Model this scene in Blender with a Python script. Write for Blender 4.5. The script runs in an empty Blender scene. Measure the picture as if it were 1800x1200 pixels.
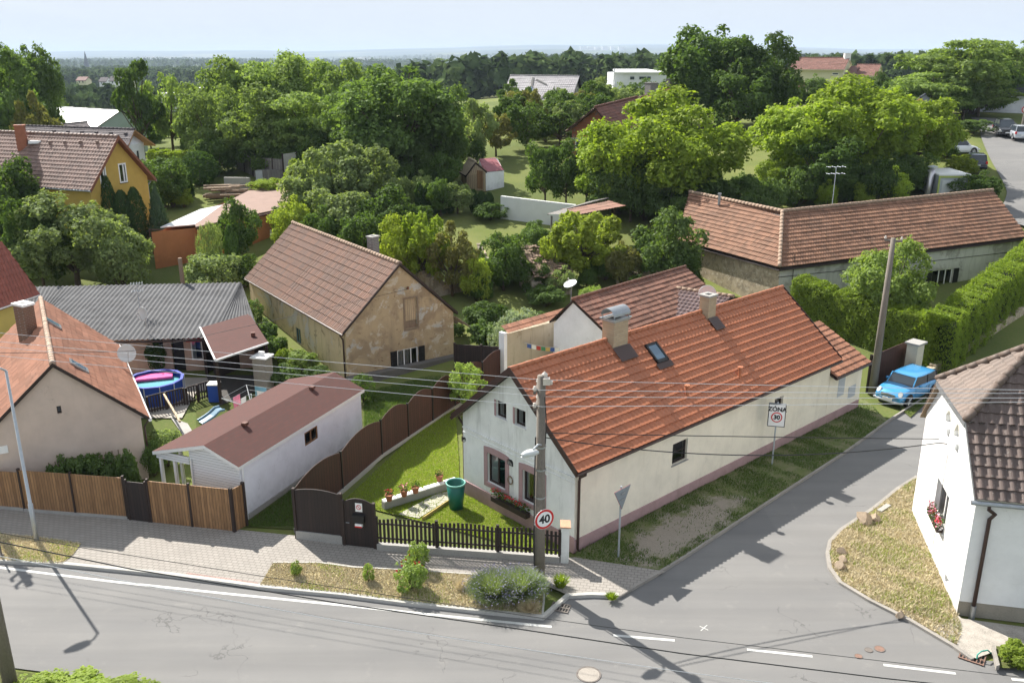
import bpy, math, random
import numpy as np
from mathutils import Vector, Matrix, noise as mnoise
R=math.radians
random.seed(7); RNG=np.random.default_rng(7)
SC=bpy.context.scene
COL=SC.collection
# ---------------------------------------------------------------- camera geometry (real camera, metres)
F_=1570.; HZ=99.; CAMH=17.
PITCH=math.atan((600-HZ)/F_); CP,SP=math.cos(PITCH),math.sin(PITCH)
def ray(x,y):
    u=(x-900.)/F_; v=-(y-600.)/F_
    return (u,CP+v*SP,-SP+v*CP)
def at(x,y,z=0.):
    d=ray(x,y); t=(z-CAMH)/d[2]; return Vector((d[0]*t,d[1]*t,z))
def atY(x,y,Y):
    d=ray(x,y); t=Y/d[1]; return Vector((d[0]*t,Y,CAMH+d[2]*t))
def proj(p):
    zc=p[1]*CP-(p[2]-CAMH)*SP; yc=p[1]*SP+(p[2]-CAMH)*CP
    return (900+F_*p[0]/zc,600-F_*yc/zc)
KY=[0,46,60,75,88,105,130,230,330,520,900,2500,6000,11000,14000,20000]
KR=[0,0,1.6,3.6,5.4,7.0,8.0,7.5,3,-4,-9,-16,-8,70,150,120]      # right / centre
KL=[0,0,1.6,3.6,5.4,7.0,7.0,3.0,-4,-11,-14,-20,-20,10,95,70]
def ss(t): t=np.clip(t,0,1); return t*t*(3-2*t)
def gv(X,Y):
    X=np.asarray(X,float);Y=np.asarray(Y,float)
    a=np.interp(Y,KY,KR); b=np.interp(Y,KY,KL)
    k=ss((X/np.maximum(Y,1)+.22)/.25)
    z=b*(1-k)+a*k
    near=1+.25*np.clip(X/50,-1,1)
    w=ss((Y-150)/80)
    z=z*(near*(1-w)+w)
    # low wooded hill in the middle distance, right of centre
    z=z+ 15*np.exp(-((Y-1250)/420)**2)*ss((X/np.maximum(Y,1)+.12)/.18)
    f=ss((Y-1800)/2500)
    z=z+f*(10*np.sin(X/900.+1.3)*np.cos(Y/1300.)+14*np.sin(X/2100.+.4)+ (5*np.sin(X/330.+Y/700.)))
    f2=ss((Y-7000)/3000)
    z=z+f2*(22*np.sin(X/2600.+2.2)+12*np.sin(X/1150.))
    return z
def g(X,Y): return float(gv(X,Y))
def ong(x,y):
    d=ray(x,y); t=12.
    while t<20000:
        X,Y,Z=d[0]*t,d[1]*t,CAMH+d[2]*t
        if Z<g(X,Y): return Vector((X,Y,g(X,Y)))
        t+=max(.2,t*.003)
    return Vector((X,Y,0))
# ---------------------------------------------------------------- materials
MATS={}
def nd(nt,t,**k):
    n=nt.nodes.new(t)
    for a,b in k.items():
        if a=='inp':
            for i,v in b.items(): n.inputs[i].default_value=v
        else: setattr(n,a,b)
    return n
def c4(c): return (c[0],c[1],c[2],1.)
def newmat(name):
    m=bpy.data.materials.new(name); m.use_nodes=True
    nt=m.node_tree; b=nt.nodes['Principled BSDF']; MATS[name]=m
    return m,nt,b
def mixc(nt,fac,a,b,blend='MIX'):
    n=nt.nodes.new('ShaderNodeMix'); n.data_type='RGBA'; n.blend_type=blend
    for s,v in ((0,fac),(6,a),(7,b)):
        if isinstance(v,bpy.types.NodeSocket): nt.links.new(v,n.inputs[s])
        elif s==0: n.inputs[0].default_value=v
        else: n.inputs[s].default_value=c4(v)
    return n.outputs[2]
def noi(nt,scale,detail=4,rough=.55,vec=None,dist=0,stretch=None):
    co=vec
    if co is None:
        co=nt.nodes.get('OC')
        if not co: co=nt.nodes.new('ShaderNodeTexCoord'); co.name='OC'
        co=co.outputs['Object']
    if stretch:
        mp=nt.nodes.new('ShaderNodeMapping'); mp.inputs['Scale'].default_value=stretch
        nt.links.new(co,mp.inputs['Vector']); co=mp.outputs[0]
    n=nt.nodes.new('ShaderNodeTexNoise'); n.inputs['Scale'].default_value=scale
    n.inputs['Detail'].default_value=detail; n.inputs['Roughness'].default_value=rough; n.inputs['Distortion'].default_value=dist
    nt.links.new(co,n.inputs['Vector']); return n.outputs['Fac']
def ramp(nt,fac,stops):
    n=nt.nodes.new('ShaderNodeValToRGB'); e=n.color_ramp.elements
    while len(e)<len(stops): e.new(.5)
    for i,(p,c) in enumerate(stops):
        e[i].position=p; e[i].color=c4(c) if hasattr(c,'__len__') else (c,c,c,1)
    nt.links.new(fac,n.inputs[0]); return n.outputs[0]
def bump(nt,b,h,st=.3,dist=.02):
    n=nt.nodes.new('ShaderNodeBump'); n.inputs['Strength'].default_value=st; n.inputs['Distance'].default_value=dist
    nt.links.new(h,n.inputs['Height']); nt.links.new(n.outputs[0],b.inputs['Normal'])
def math_(nt,op,a,b=None):
    n=nt.nodes.new('ShaderNodeMath'); n.operation=op
    for i,v in enumerate((a,b)):
        if v is None: continue
        if isinstance(v,bpy.types.NodeSocket): nt.links.new(v,n.inputs[i])
        else: n.inputs[i].default_value=v
    return n.outputs[0]
def pm(name,c,rough=.7,var=.15,scale=3,metal=0,bmp=.15,c2=None,fine=30,spec=.4,coat=0,stretch=None):
    """plain surface with two scales of mottling"""
    if name in MATS: return MATS[name]
    m,nt,b=newmat(name)
    c2=c2 or tuple(x*(1-var*2) for x in c)
    n1=noi(nt,scale,5,.6,stretch=stretch); n2=noi(nt,fine,3,.6,stretch=stretch)
    col=mixc(nt,ramp(nt,n1,[(.35,0.),(.68,1.)]),c,c2)
    col=mixc(nt,ramp(nt,n2,[(.3,0.),(.75,1.)]),col,tuple(min(1,x*(1+var)) for x in c)) if var>0 else col
    nt.links.new(col,b.inputs['Base Color'])
    b.inputs['Roughness'].default_value=rough; b.inputs['Metallic'].default_value=metal
    b.inputs['Specular IOR Level'].default_value=spec; b.inputs['Coat Weight'].default_value=coat; b.inputs['Coat Roughness'].default_value=.06
    if bmp: bump(nt,b,n2,bmp,.01)
    return m
def tilemat(name,c,var=.35,dirt=(.09,.075,.06),dirtamt=.4,rough=.75,hue=None,spec=.3,lich=None):
    if name in MATS: return MATS[name]
    m,nt,b=newmat(name)
    uv=nt.nodes.new('ShaderNodeUVMap')
    fl=nt.nodes.new('ShaderNodeVectorMath'); fl.operation='FLOOR'; nt.links.new(uv.outputs[0],fl.inputs[0])
    wn=nt.nodes.new('ShaderNodeTexWhiteNoise'); wn.noise_dimensions='2D'; nt.links.new(fl.outputs[0],wn.inputs['Vector'])
    c2=hue or tuple(x*(1-var) for x in c)
    col=mixc(nt,wn.outputs['Value'],tuple(min(1,x*(1+var*.5)) for x in c),c2)
    n1=noi(nt,.55,6,.65); col=mixc(nt,math_(nt,'MULTIPLY',ramp(nt,n1,[(.45,0.),(.75,1.)]),dirtamt),col,dirt)
    n3=noi(nt,9,5,.7); col=mixc(nt,math_(nt,'MULTIPLY',ramp(nt,n3,[(.5,0.),(.72,1.)]),dirtamt*.8),col,dirt)
    if lich:
        n4=noi(nt,22,2,.5); col=mixc(nt,ramp(nt,n4,[(.69,0.),(.72,1.)]),col,lich)
    nt.links.new(col,b.inputs['Base Color']); b.inputs['Roughness'].default_value=rough; b.inputs['Specular IOR Level'].default_value=spec
    bump(nt,b,noi(nt,40,3),.12,.01)
    return m
def plaster(name,c,stain=(.2,.18,.15),amt=.35,patch=None,patchc=None,splash=.5,rough=.9,pth=(.52,.56)):
    if name in MATS: return MATS[name]
    m,nt,b=newmat(name)
    col=mixc(nt,ramp(nt,noi(nt,1.2,6,.65),[(.35,0.),(.7,1.)]),c,tuple(x*.86 for x in c))
    if patchc:
        for k,(pc,sc,t0,t1) in enumerate(patchc):
            p=ramp(nt,noi(nt,sc,8,.68,dist=.6),[(t0,0.),(t1,1.)]); col=mixc(nt,p,col,pc)
    if amt>0:
        s=ramp(nt,noi(nt,1.,5,.6,stretch=(2.6,2.6,.35)),[(.52,0.),(.78,1.)])
        col=mixc(nt,math_(nt,'MULTIPLY',s,amt),col,stain)
    # rain splash and rising damp above the plinth, hairline cracks
    sp=nt.nodes.new('ShaderNodeSeparateXYZ'); nt.links.new(nt.nodes['OC'].outputs['Object'],sp.inputs[0])
    q=math_(nt,'ADD',math_(nt,'MULTIPLY',sp.outputs[2],-.55),math_(nt,'MULTIPLY',noi(nt,1.7,7,.75),1.5))
    col=mixc(nt,math_(nt,'MULTIPLY',ramp(nt,q,[(.42,0.),(.85,1.)]),splash),col,tuple(x*.55 for x in c))
    v=nt.nodes.new('ShaderNodeTexVoronoi'); v.feature='DISTANCE_TO_EDGE'; v.inputs['Scale'].default_value=.55; vv=nt.nodes.new('ShaderNodeVectorMath'); vv.operation='ADD'; nz=nt.nodes.new('ShaderNodeTexNoise'); nz.inputs['Scale'].default_value=2.; nz.inputs['Detail'].default_value=4; nt.links.new(nt.nodes['OC'].outputs['Object'],nz.inputs['Vector']); nt.links.new(nt.nodes['OC'].outputs['Object'],vv.inputs[0]); nt.links.new(nz.outputs['Color'],vv.inputs[1]); nt.links.new(vv.outputs[0],v.inputs['Vector'])
    col=mixc(nt,math_(nt,'MULTIPLY',math_(nt,'LESS_THAN',v.outputs['Distance'],.005),ramp(nt,noi(nt,.6,2,.5),[(.55,0.),(.62,.28)])),col,tuple(x*.5 for x in c))
    nt.links.new(col,b.inputs['Base Color']); b.inputs['Roughness'].default_value=rough; b.inputs['Specular IOR Level'].default_value=.2
    h=noi(nt,7,8,.7); bump(nt,b,h,.35 if patchc else .12,.02)
    return m
def leafmat(name,c,c2,trans=.5,tc=(1.15,1.2,.5)):
    if name in MATS: return MATS[name]
    m=bpy.data.materials.new(name); m.use_nodes=True; nt=m.node_tree; nt.nodes.clear(); MATS[name]=m
    geo=nt.nodes.new('ShaderNodeNewGeometry'); oi=nt.nodes.new('ShaderNodeObjectInfo')
    col=mixc(nt,geo.outputs['Random Per Island'],c,c2)
    col=mixc(nt,ramp(nt,noi(nt,2.2,3,.6),[(.35,0.),(.7,1.)]),col,tuple(x*.8 for x in c2))
    hs=nt.nodes.new('ShaderNodeHueSaturation'); nt.links.new(col,hs.inputs['Color'])
    nt.links.new(math_(nt,'ADD',math_(nt,'MULTIPLY',oi.outputs['Random'],.4),1.02),hs.inputs['Value'])
    d=nt.nodes.new('ShaderNodeBsdfDiffuse'); t=nt.nodes.new('ShaderNodeBsdfTranslucent'); gl=nt.nodes.new('ShaderNodeBsdfGlossy')
    gl.inputs['Roughness'].default_value=.55; gl.inputs['Color'].default_value=(.8,.85,.8,1)
    nt.links.new(hs.outputs[0],d.inputs[0])
    tcol=mixc(nt,1.,hs.outputs[0],tc,'MULTIPLY'); nt.links.new(tcol,t.inputs[0])
    m1=nt.nodes.new('ShaderNodeMixShader'); m1.inputs[0].default_value=trans
    nt.links.new(d.outputs[0],m1.inputs[1]); nt.links.new(t.outputs[0],m1.inputs[2])
    m2=nt.nodes.new('ShaderNodeMixShader'); m2.inputs[0].default_value=.014
    nt.links.new(m1.outputs[0],m2.inputs[1]); nt.links.new(gl.outputs[0],m2.inputs[2])
    o=nt.nodes.new('ShaderNodeOutputMaterial'); nt.links.new(m2.outputs[0],o.inputs[0])
    return m
# ---------------------------------------------------------------- mesh builder
ORG={}
class MB:
    def __init__(s): s.v=[];s.f=[];s.m=[];s.uv={}
    def add(s,vs,fs,m=0):
        o=len(s.v); s.v+= [tuple(p) for p in vs]; s.f+=[tuple(i+o for i in f) for f in fs]; s.m+=[m]*len(fs)
        return o
    def poly(s,vs,m=0): s.add(vs,[tuple(range(len(vs)))],m)
    def hexa(s,o,a,b,c,m=0):
        o,a,b,c=map(Vector,(o,a,b,c))
        v=[o,o+a,o+a+b,o+b,o+c,o+a+c,o+a+b+c,o+b+c]
        s.add(v,[(0,3,2,1),(4,5,6,7),(0,1,5,4),(1,2,6,5),(2,3,7,6),(3,0,4,7)],m)
    def box(s,c,d,rz=0,m=0):
        ca,sa=math.cos(rz),math.sin(rz)
        a=Vector((ca*d[0],sa*d[0],0));b=Vector((-sa*d[1],ca*d[1],0));e=Vector((0,0,d[2]))
        s.hexa(Vector(c)-a/2-b/2-e/2,a,b,e,m)
    def tube(s,pts,r,n=8,m=0,cap=True):
        pts=[Vector(p) for p in pts]
        if not hasattr(r,'__len__'): r=[r]*len(pts)
        vs=[];fs=[]
        for i,p in enumerate(pts):
            t=(pts[min(i+1,len(pts)-1)]-pts[max(i-1,0)])
            if t.length<1e-9:t=Vector((0,0,1))
            t.normalize()
            x=t.cross(Vector((0,0,1)) if abs(t.z)<.9 else Vector((0,1,0))).normalized(); y=t.cross(x)
            for k in range(n):
                a=2*math.pi*k/n; vs.append(p+(x*math.cos(a)+y*math.sin(a))*r[i])
        for i in range(len(pts)-1):
            for k in range(n):
                fs.append((i*n+k,i*n+(k+1)%n,(i+1)*n+(k+1)%n,(i+1)*n+k))
        if cap: fs.append(tuple(range(n))[::-1]); fs.append(tuple((len(pts)-1)*n+k for k in range(n)))
        s.add(vs,fs,m)
    def lathe(s,c,prof,n=20,m=0):
        vs=[];fs=[];c=Vector(c)
        for (r,z) in prof:
            for k in range(n):
                a=2*math.pi*k/n; vs.append(c+Vector((r*math.cos(a),r*math.sin(a),z)))
        for i in range(len(prof)-1):
            for k in range(n): fs.append((i*n+k,i*n+(k+1)%n,(i+1)*n+(k+1)%n,(i+1)*n+k))
        s.add(vs,fs,m)
    def prism(s,poly,d,m=0):
        d=Vector(d);poly=[Vector(p) for p in poly];n=len(poly)
        fs=[tuple(range(n))[::-1],tuple(range(n,2*n))]+[(i,(i+1)%n,(i+1)%n+n,i+n) for i in range(n)]
        s.add(poly+[p+d for p in poly],fs,m)
    def build(s,name,mat,parent=None,smooth=False,loc=None):
        me=bpy.data.meshes.new(name)
        if parent is not None: org=ORG[parent.name]
        else: org=Vector(loc) if loc is not None else Vector((0,0,0))
        me.from_pydata([(p[0]-org[0],p[1]-org[1],p[2]-org[2]) for p in s.v],[],s.f)
        for mm in (mat if isinstance(mat,(list,tuple)) else [mat]): me.materials.append(mm)
        if len(set(s.m))>1: me.polygons.foreach_set('material_index',s.m)
        if s.uv:
            uvl=me.uv_layers.new(name='UVMap'); idx=np.zeros(len(me.loops),np.int32); me.loops.foreach_get('vertex_index',idx)
            arr=np.zeros((len(s.v),2)); 
            for k,vv in s.uv.items(): arr[k:k+len(vv)]=vv
            uvl.data.foreach_set('uv',arr[idx].ravel())
        if smooth: me.polygons.foreach_set('use_smooth',[True]*len(me.polygons))
        me.update()
        o=bpy.data.objects.new(name,me); COL.objects.link(o)
        if parent is not None: o.parent=parent; ORG[o.name]=ORG[parent.name]
        else: o.location=org; ORG[o.name]=org
        return o
def tag(o,label,cat,group=None,kind=None):
    if label:o['label']=label
    if cat:o['category']=cat
    if group:o['group']=group
    if kind:o['kind']=kind
    return o
def thing(name,label,cat,loc=(0,0,0),rz=0,group=None,local=False):
    o=bpy.data.objects.new(name,None); COL.objects.link(o); o.location=loc; o.rotation_euler=(0,0,rz); o.empty_display_size=.3
    ORG[o.name]=Vector((0,0,0)) if (local or rz) else Vector(loc)
    return tag(o,label,cat,group)
def struct(o,cat=None): o['kind']='structure'; return o
def dup(root,loc,rz=0,label=None,sc=None):
    def cp(o,par):
        c=o.copy(); COL.objects.link(c)
        if par is not None: c.parent=par
        for ch in o.children: cp(ch,c)
        return c
    r=cp(root,None); r.location=loc; r.rotation_euler=(0,0,rz)
    if label:r['label']=label
    if sc:r.scale=sc
    return r
def npmesh(name,v,f,mat,smooth=False):
    me=bpy.data.meshes.new(name); n=len(v); k=f.shape[1]
    me.vertices.add(n); me.vertices.foreach_set('co',v.astype(np.float32).ravel())
    me.loops.add(f.size); me.loops.foreach_set('vertex_index',f.astype(np.int32).ravel())
    me.polygons.add(len(f)); me.polygons.foreach_set('loop_start',(np.arange(len(f))*k).astype(np.int32))
    me.polygons.foreach_set('loop_total',np.full(len(f),k,np.int32))
    if smooth: me.polygons.foreach_set('use_smooth',np.ones(len(f),bool))
    me.update(calc_edges=True)
    if mat: me.materials.append(mat)
    return me
# ---------------------------------------------------------------- roofs
def tiles(mb,TL,TR,BL,BR,pitch,row,amp,step,kind='wave',ns=4,m=0,lift=0.,sag=0.,seed=0):
    TL,TR,BL,BR=map(lambda p:np.array(p,float),(TL,TR,BL,BR))
    eu=BR-BL; eu/=np.linalg.norm(eu)
    dv=BL-TL; dv=dv-eu*np.dot(dv,eu); Lv=np.linalg.norm(dv); ev=dv/Lv
    n=np.cross(eu,ev); n=n if n[2]>0 else -n
    O=TL
    u=lambda p:np.dot(p-O,eu)
    rows=max(1,round(Lv/row)); row=Lv/rows
    u0=min(u(TL),u(BL));u1=max(u(TR),u(BR))
    ks=np.arange(math.floor(u0/(pitch/ns)),math.ceil(u1/(pitch/ns))+1)*(pitch/ns)
    rg=np.random.default_rng(seed+3)
    for i in range(rows):
        lines=[]
        for fr in (0.,1.):
            t=(i+fr)/rows
            a=u(TL)*(1-t)+u(BL)*t; b=u(TR)*(1-t)+u(BR)*t
            uu=np.clip(ks,a,b)
            ph=(ks/pitch)%1.0
            if kind=='wave': h=amp*(.5+.5*np.cos(2*np.pi*ph))
            elif kind=='rib': h=amp*((ph<.2)|(ph>.8))
            elif kind=='roman': h=amp*np.clip(1.6*np.cos(np.pi*(ph-.5))**2-.3,0,1)
            else: h=amp*(ph<.5)
            jit=(np.interp(uu,np.linspace(u0,u1,12),rg.normal(0,sag,12)) if sag else 0)
            hh=h+step*fr+lift+jit
            P=O[None]+uu[:,None]*eu+(t*Lv)*ev+hh[:,None]*n
            lines.append((P,uu))
        n_=len(ks)
        vs=np.concatenate([lines[0][0],lines[1][0],lines[1][0]-n[None]*(step*.98)])
        fs=[(k,k+1,n_+k+1,n_+k) for k in range(n_-1) if lines[1][1][k+1]>lines[1][1][k] or lines[0][1][k+1]>lines[0][1][k]]
        fs+=[(n_+k,n_+k+1,2*n_+k+1,2*n_+k) for k in range(n_-1) if lines[1][1][k+1]>lines[1][1][k]]
        o=mb.add(vs,fs,m)
        q=(ks/pitch)+.02
        mb.uv[o]=np.concatenate([np.stack([q,np.full(n_,i+.03)],1),np.stack([q,np.full(n_,i+.95)],1),np.stack([q,np.full(n_,i+.97)],1)])
def ridge(mb,a,b,r=.12,seg=.4,m=0,n=8,jit=.006):
    a=Vector(a);b=Vector(b);L=(b-a).length;k=max(1,round(L/seg));d=(b-a)/k
    for i in range(k):
        p=a+d*i; j=Vector((0,0,random.uniform(-jit,jit)))
        mb.tube([p+j,p+d*1.06+j+Vector((0,0,.012))],[r*1.0,r*.88],n,m)
# ---------------------------------------------------------------- buildings
class House:
    """rectangular gabled building: s runs along the ridge from the front gable, t leftwards from the right wall"""
    def __init__(s,root,o,az,W,L,ez,rz,g0,oe=.3,of=.2,tr=None,ezL=None,oeL=None):
        a=R(az); s.u=Vector((math.sin(a),math.cos(a),0)); s.w=Vector((-math.cos(a),math.sin(a),0)); s.o=Vector((o[0],o[1],0))
        s.root=root;s.W=W;s.L=L;s.ez=ez;s.rz=rz;s.g0=g0;s.oe=oe;s.of=of;s.tr=W/2 if tr is None else tr;s.ezL=ez if ezL is None else ezL;s.oeL=oe if oeL is None else oeL
    def pt(s,a,t,z): return s.o+s.u*a+s.w*t+Vector((0,0,z))
    def rh(s,t):
        if t<=s.tr: return s.ez+(s.rz-s.ez)*(t+s.oe)/(s.tr+s.oe)
        return s.ezL+(s.rz-s.ezL)*(s.W+s.oeL-t)/(s.W+s.oeL-s.tr)
    def face(s,side):
        # (a along, z, d inward) -> world ; a runs left->right seen from outside
        if side=='front': return lambda a,z,d=0: s.pt(d,s.W-a,z)
        if side=='right': return lambda a,z,d=0: s.pt(a,d,z)
        if side=='left': return lambda a,z,d=0: s.pt(s.L-a,s.W-d,z)
        if side=='back': return lambda a,z,d=0: s.pt(s.L-d,a,z)
    def walls(s,mat,holes={},name='wall',plinth=None,th=.12,skip=()):
        mb=MB(); pb=MB()
        for side in ('front','right','left','back'):
            if side in skip: continue
            mp=s.face(side); ln=s.W if side in('front','back') else s.L
            if side=='front': prof=[(0,s.rh(s.W)-th),(s.W-s.tr,s.rz-th),(s.W,s.rh(0)-th)]
            elif side=='back': prof=[(0,s.rh(0)-th),(s.tr,s.rz-th),(s.W,s.rh(s.W)-th)]
            elif side=='right': prof=[(0,s.rh(0)-th),(ln,s.rh(0)-th)]
            else: prof=[(0,s.rh(s.W)-th),(ln,s.rh(s.W)-th)]
            wallgrid(mb,mp,ln,s.g0,prof,holes.get(side,[]))
            if plinth:
                a0,a1=(-.03,ln+.03)
                pb.hexa(mp(a0,s.g0,-.03),mp(a1,s.g0,-.03)-mp(a0,s.g0,-.03),mp(0,s.g0,.02)-mp(0,s.g0,-.03),Vector((0,0,plinth[0])))
        w=mb.build(name,mat,s.root)
        if plinth: pb.build('plinth',plinth[1],s.root)
        return w
    def roof(s,mat,pitch=.24,row=.35,amp=.03,step=.03,kind='wave',ns=4,ridgemat=None,verge=None,sides=('right','left'),ridge_r=.12,ridge_seg=.4,sag=0,ridge_lift=.04,vergew=.16,seed=0,under=None,name='roof',boards=True):
        mb=MB();ub=MB()
        a0,a1=-s.of,s.L+s.of
        RF,RB=s.pt(a0,s.tr,s.rz),s.pt(a1,s.tr,s.rz)
        EF,EB=s.pt(a0,-s.oe,s.ez),s.pt(a1,-s.oe,s.ez)
        LF,LB=s.pt(a0,s.W+s.oeL,s.ezL),s.pt(a1,s.W+s.oeL,s.ezL)
        if 'right' in sides: tiles(mb,RF,RB,EF,EB,pitch,row,amp,step,kind,ns,0,.01,sag,seed)
        if 'left' in sides: tiles(mb,RB,RF,LB,LF,pitch,row,amp,step,kind,ns,0,.01,sag,seed+1)
        r=mb.build(name,mat,s.root)
        d=Vector((0,0,-.09))
        e=.004
        ub.prism([RF,EF,EB,RB],d); ub.prism([RB,LB,LF,RF],d)
        ub.build('eaves_boards',under or MATS['darkwood'],s.root)
        rm=MB(); ridge(rm,RF+Vector((0,0,ridge_lift)),RB+Vector((0,0,ridge_lift)),ridge_r,ridge_seg)
        rm.build('ridge_tiles',ridgemat or mat,s.root,smooth=True)
        if verge:
            for (P,Q) in ((RF,EF),(RF,LF),(RB,EB),(RB,LB)):
                if P is RB and not boards: continue
                vb=MB(); out=-s.u if P is RF else s.u
                vb.hexa(P+Vector((0,0,-vergew+.05)),Q-P,out*.03,Vector((0,0,vergew+amp+step-.02)))
                vb.build('bargeboard',verge,s.root)
        return r
    def gutter(s,side,mat,pipe=None,r=.06,drop=None,kick=True):
        mb=MB(); t=-s.oe-.03 if side=='right' else s.W+s.oeL+.03; z=(s.ez if side=='right' else s.ezL)-.05
        a,b=s.pt(-s.of-.02,t,z),s.pt(s.L+s.of,t,z)
        mb.tube([a,b],r,8); mb.build('gutter',mat,s.root)
        if pipe is not None:
            pb=MB(); t2=-.09 if side=='right' else s.W+.09; q=s.pt(pipe,t,z); w=s.pt(pipe,t2,z-.35)
            end=s.pt(pipe,t2,(s.g0 if drop is None else drop)+.15)
            out=s.w*(-.18 if side=='right' else .18)
            pts=[q,q+Vector((0,0,-.12)),w+(q-w).normalized()*.05,w+Vector((0,0,-.12)),end]
            if kick: pts.append(end+out+Vector((0,0,-.12)))
            pb.tube(pts,.05,8); pb.build('downpipe',mat,s.root,smooth=True)
def wallgrid(mb,mp,ln,z0,prof,holes,m=0,reveal=.16):
    def top(a):
        for (x0,h0),(x1,h1) in zip(prof,prof[1:]):
            if a<=x1+1e-6: return h0+(h1-h0)*(a-x0)/(x1-x0)
        return prof[-1][1]
    xs=sorted(set([p[0] for p in prof]+[h[0] for h in holes]+[h[1] for h in holes]+[0,ln]))
    for a,b in zip(xs,xs[1:]):
        mid=(a+b)/2; hs=sorted([h for h in holes if h[0]<mid<h[1]],key=lambda h:h[2]); lo=z0
        for h in hs:
            mb.poly([mp(a,lo),mp(b,lo),mp(b,h[2]),mp(a,h[2])],m); lo=h[3]
        mb.poly([mp(a,lo),mp(b,lo),mp(b,top(b)),mp(a,top(a))],m)
    for h in holes:
        a,b,c,d=h[:4]; q=reveal
        mb.poly([mp(a,c),mp(b,c),mp(b,c,q),mp(a,c,q)],m); mb.poly([mp(a,d,q),mp(b,d,q),mp(b,d),mp(a,d)],m)
        mb.poly([mp(a,c),mp(a,c,q),mp(a,d,q),mp(a,d)],m); mb.poly([mp(b,c,q),mp(b,c),mp(b,d),mp(b,d,q)],m)
def window(root,mp,a,b,c,d,frame,glass,mull=(),bars=(),fw=.06,dep=.12,sill=None,curtain=None,name='window'):
    mb=MB()
    def bar(a0,a1,z0,z1,e=0,th=.05): 
        o=mp(a0,z0,dep-.02+e); mb.hexa(o,mp(a1,z0,dep-.02+e)-o,mp(a0,z0,dep-.02+e+th)-o,Vector((0,0,z1-z0)))
    bar(a,a+fw,c,d); bar(b-fw,b,c,d); bar(a+fw,b-fw,c,c+fw); bar(a+fw,b-fw,d-fw,d)
    for q in mull: x=a+(b-a)*q; bar(x-fw*.5,x+fw*.5,c+fw,d-fw,.002)
    for q in bars: z=c+(d-c)*q; bar(a+fw,b-fw,z-fw*.35,z+fw*.35,.006,.03)
    w=mb.build(name,frame,root)
    pb=MB(); pb.poly([mp(a+fw*.5,c+fw*.5,dep+.012),mp(b-fw*.5,c+fw*.5,dep+.012),mp(b-fw*.5,d-fw*.5,dep+.012),mp(a+fw*.5,d-fw*.5,dep+.012)])
    pb.build('pane',glass,w)
    if curtain:
        cb=MB(); n=14
        for (x0,x1) in curtain:
            prev=None
            for k in range(n+1):
                x=a+(b-a)*(x0+(x1-x0)*k/n); dd=dep+.05+.02*(k%2)
                cur=(mp(x,c+.03,dd),mp(x,d-.03,dd))
                if prev: cb.poly([prev[0],cur[0],cur[1],prev[1]])
                prev=cur
        cb.build('curtain',MATS['curtain'],w)
    rb=MB(); rb.poly([mp(a,c,dep+.4),mp(b,c,dep+.4),mp(b,d,dep+.4),mp(a,d,dep+.4)])
    for (p,q) in (((a,c),(b,c)),((b,c),(b,d)),((b,d),(a,d)),((a,d),(a,c))):
        rb.poly([mp(p[0],p[1],dep+.05),mp(q[0],q[1],dep+.05),mp(q[0],q[1],dep+.4),mp(p[0],p[1],dep+.4)])
    rb.build('dark_room',MATS['roomdark'],w)
    if sill:
        sb=MB(); o=mp(a-.05,c-.04,-.06); sb.hexa(o,mp(b+.05,c-.04,-.06)-o,mp(a-.05,c-.04,dep-.02)-o,Vector((0,0,.035))); sb.build('sill',sill,w)
    return w
def trim(root,mp,a,b,c,d,w,mat,out=.03,arch=0,name='window_surround'):
    """flat band around an opening, slightly proud of the wall; its head may be a shallow arch"""
    mb=MB()
    def fr(x): return arch*(1-((x-(a+b)/2)/((b-a)/2+w))**2)
    def bar(a0,a1,z0,z1): o=mp(a0,z0,-out); mb.hexa(o,mp(a1,z0,-out)-o,mp(a0,z0,.0)-o,Vector((0,0,z1-z0)))
    bar(a-w,a,c-w,d); bar(b,b+w,c-w,d); bar(a,b,c-w,c)
    n=10 if arch else 1
    for k in range(n):
        x0=a-w+(b-a+2*w)*k/n; x1=a-w+(b-a+2*w)*(k+1)/n
        q=[mp(x0,d,-out),mp(x1,d,-out),mp(x1,d+w+fr(x1),-out),mp(x0,d+w+fr(x0),-out)]
        e=mp(0,0,0)-mp(0,0,-out); mb.prism(q,e)
    mb.build(name,mat,root)
def chimney(root,c,rz,dx,dy,z0,z1,mat,cap=None,capz=.08,flash=None):
    mb=MB(); mb.box((c[0],c[1],(z0+z1)/2),(dx,dy,z1-z0),rz); ch=mb.build('chimney',mat,root)
    kb=MB(); kb.box((c[0],c[1],z1+capz/2),(dx+.1,dy+.1,capz),rz); kb.build('chimney_cap',cap or MATS['concrete'],ch)
    fb=MB(); fb.box((c[0],c[1],z1+capz+.002),(dx*.45,dy*.45,.01),rz); fb.build('flue',MATS['black'],ch)
    return ch
def text_mesh(name,body,size,mat,parent,M,ext=.003,bold=0):
    cu=bpy.data.curves.new(name,'FONT'); cu.body=body; cu.size=size; cu.align_x='CENTER'; cu.align_y='CENTER'; cu.extrude=ext; cu.offset=bold
    to=bpy.data.objects.new(name+'_tmp',cu); COL.objects.link(to)
    bpy.context.view_layer.update()
    me=bpy.data.meshes.new_from_object(to.evaluated_get(bpy.context.evaluated_depsgraph_get()))
    bpy.data.objects.remove(to); me.transform(M); me.materials.clear(); me.materials.append(mat)
    o=bpy.data.objects.new(name,me); COL.objects.link(o)
    if parent is not None: o.parent=parent; ORG[o.name]=ORG[parent.name]
    return o
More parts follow.
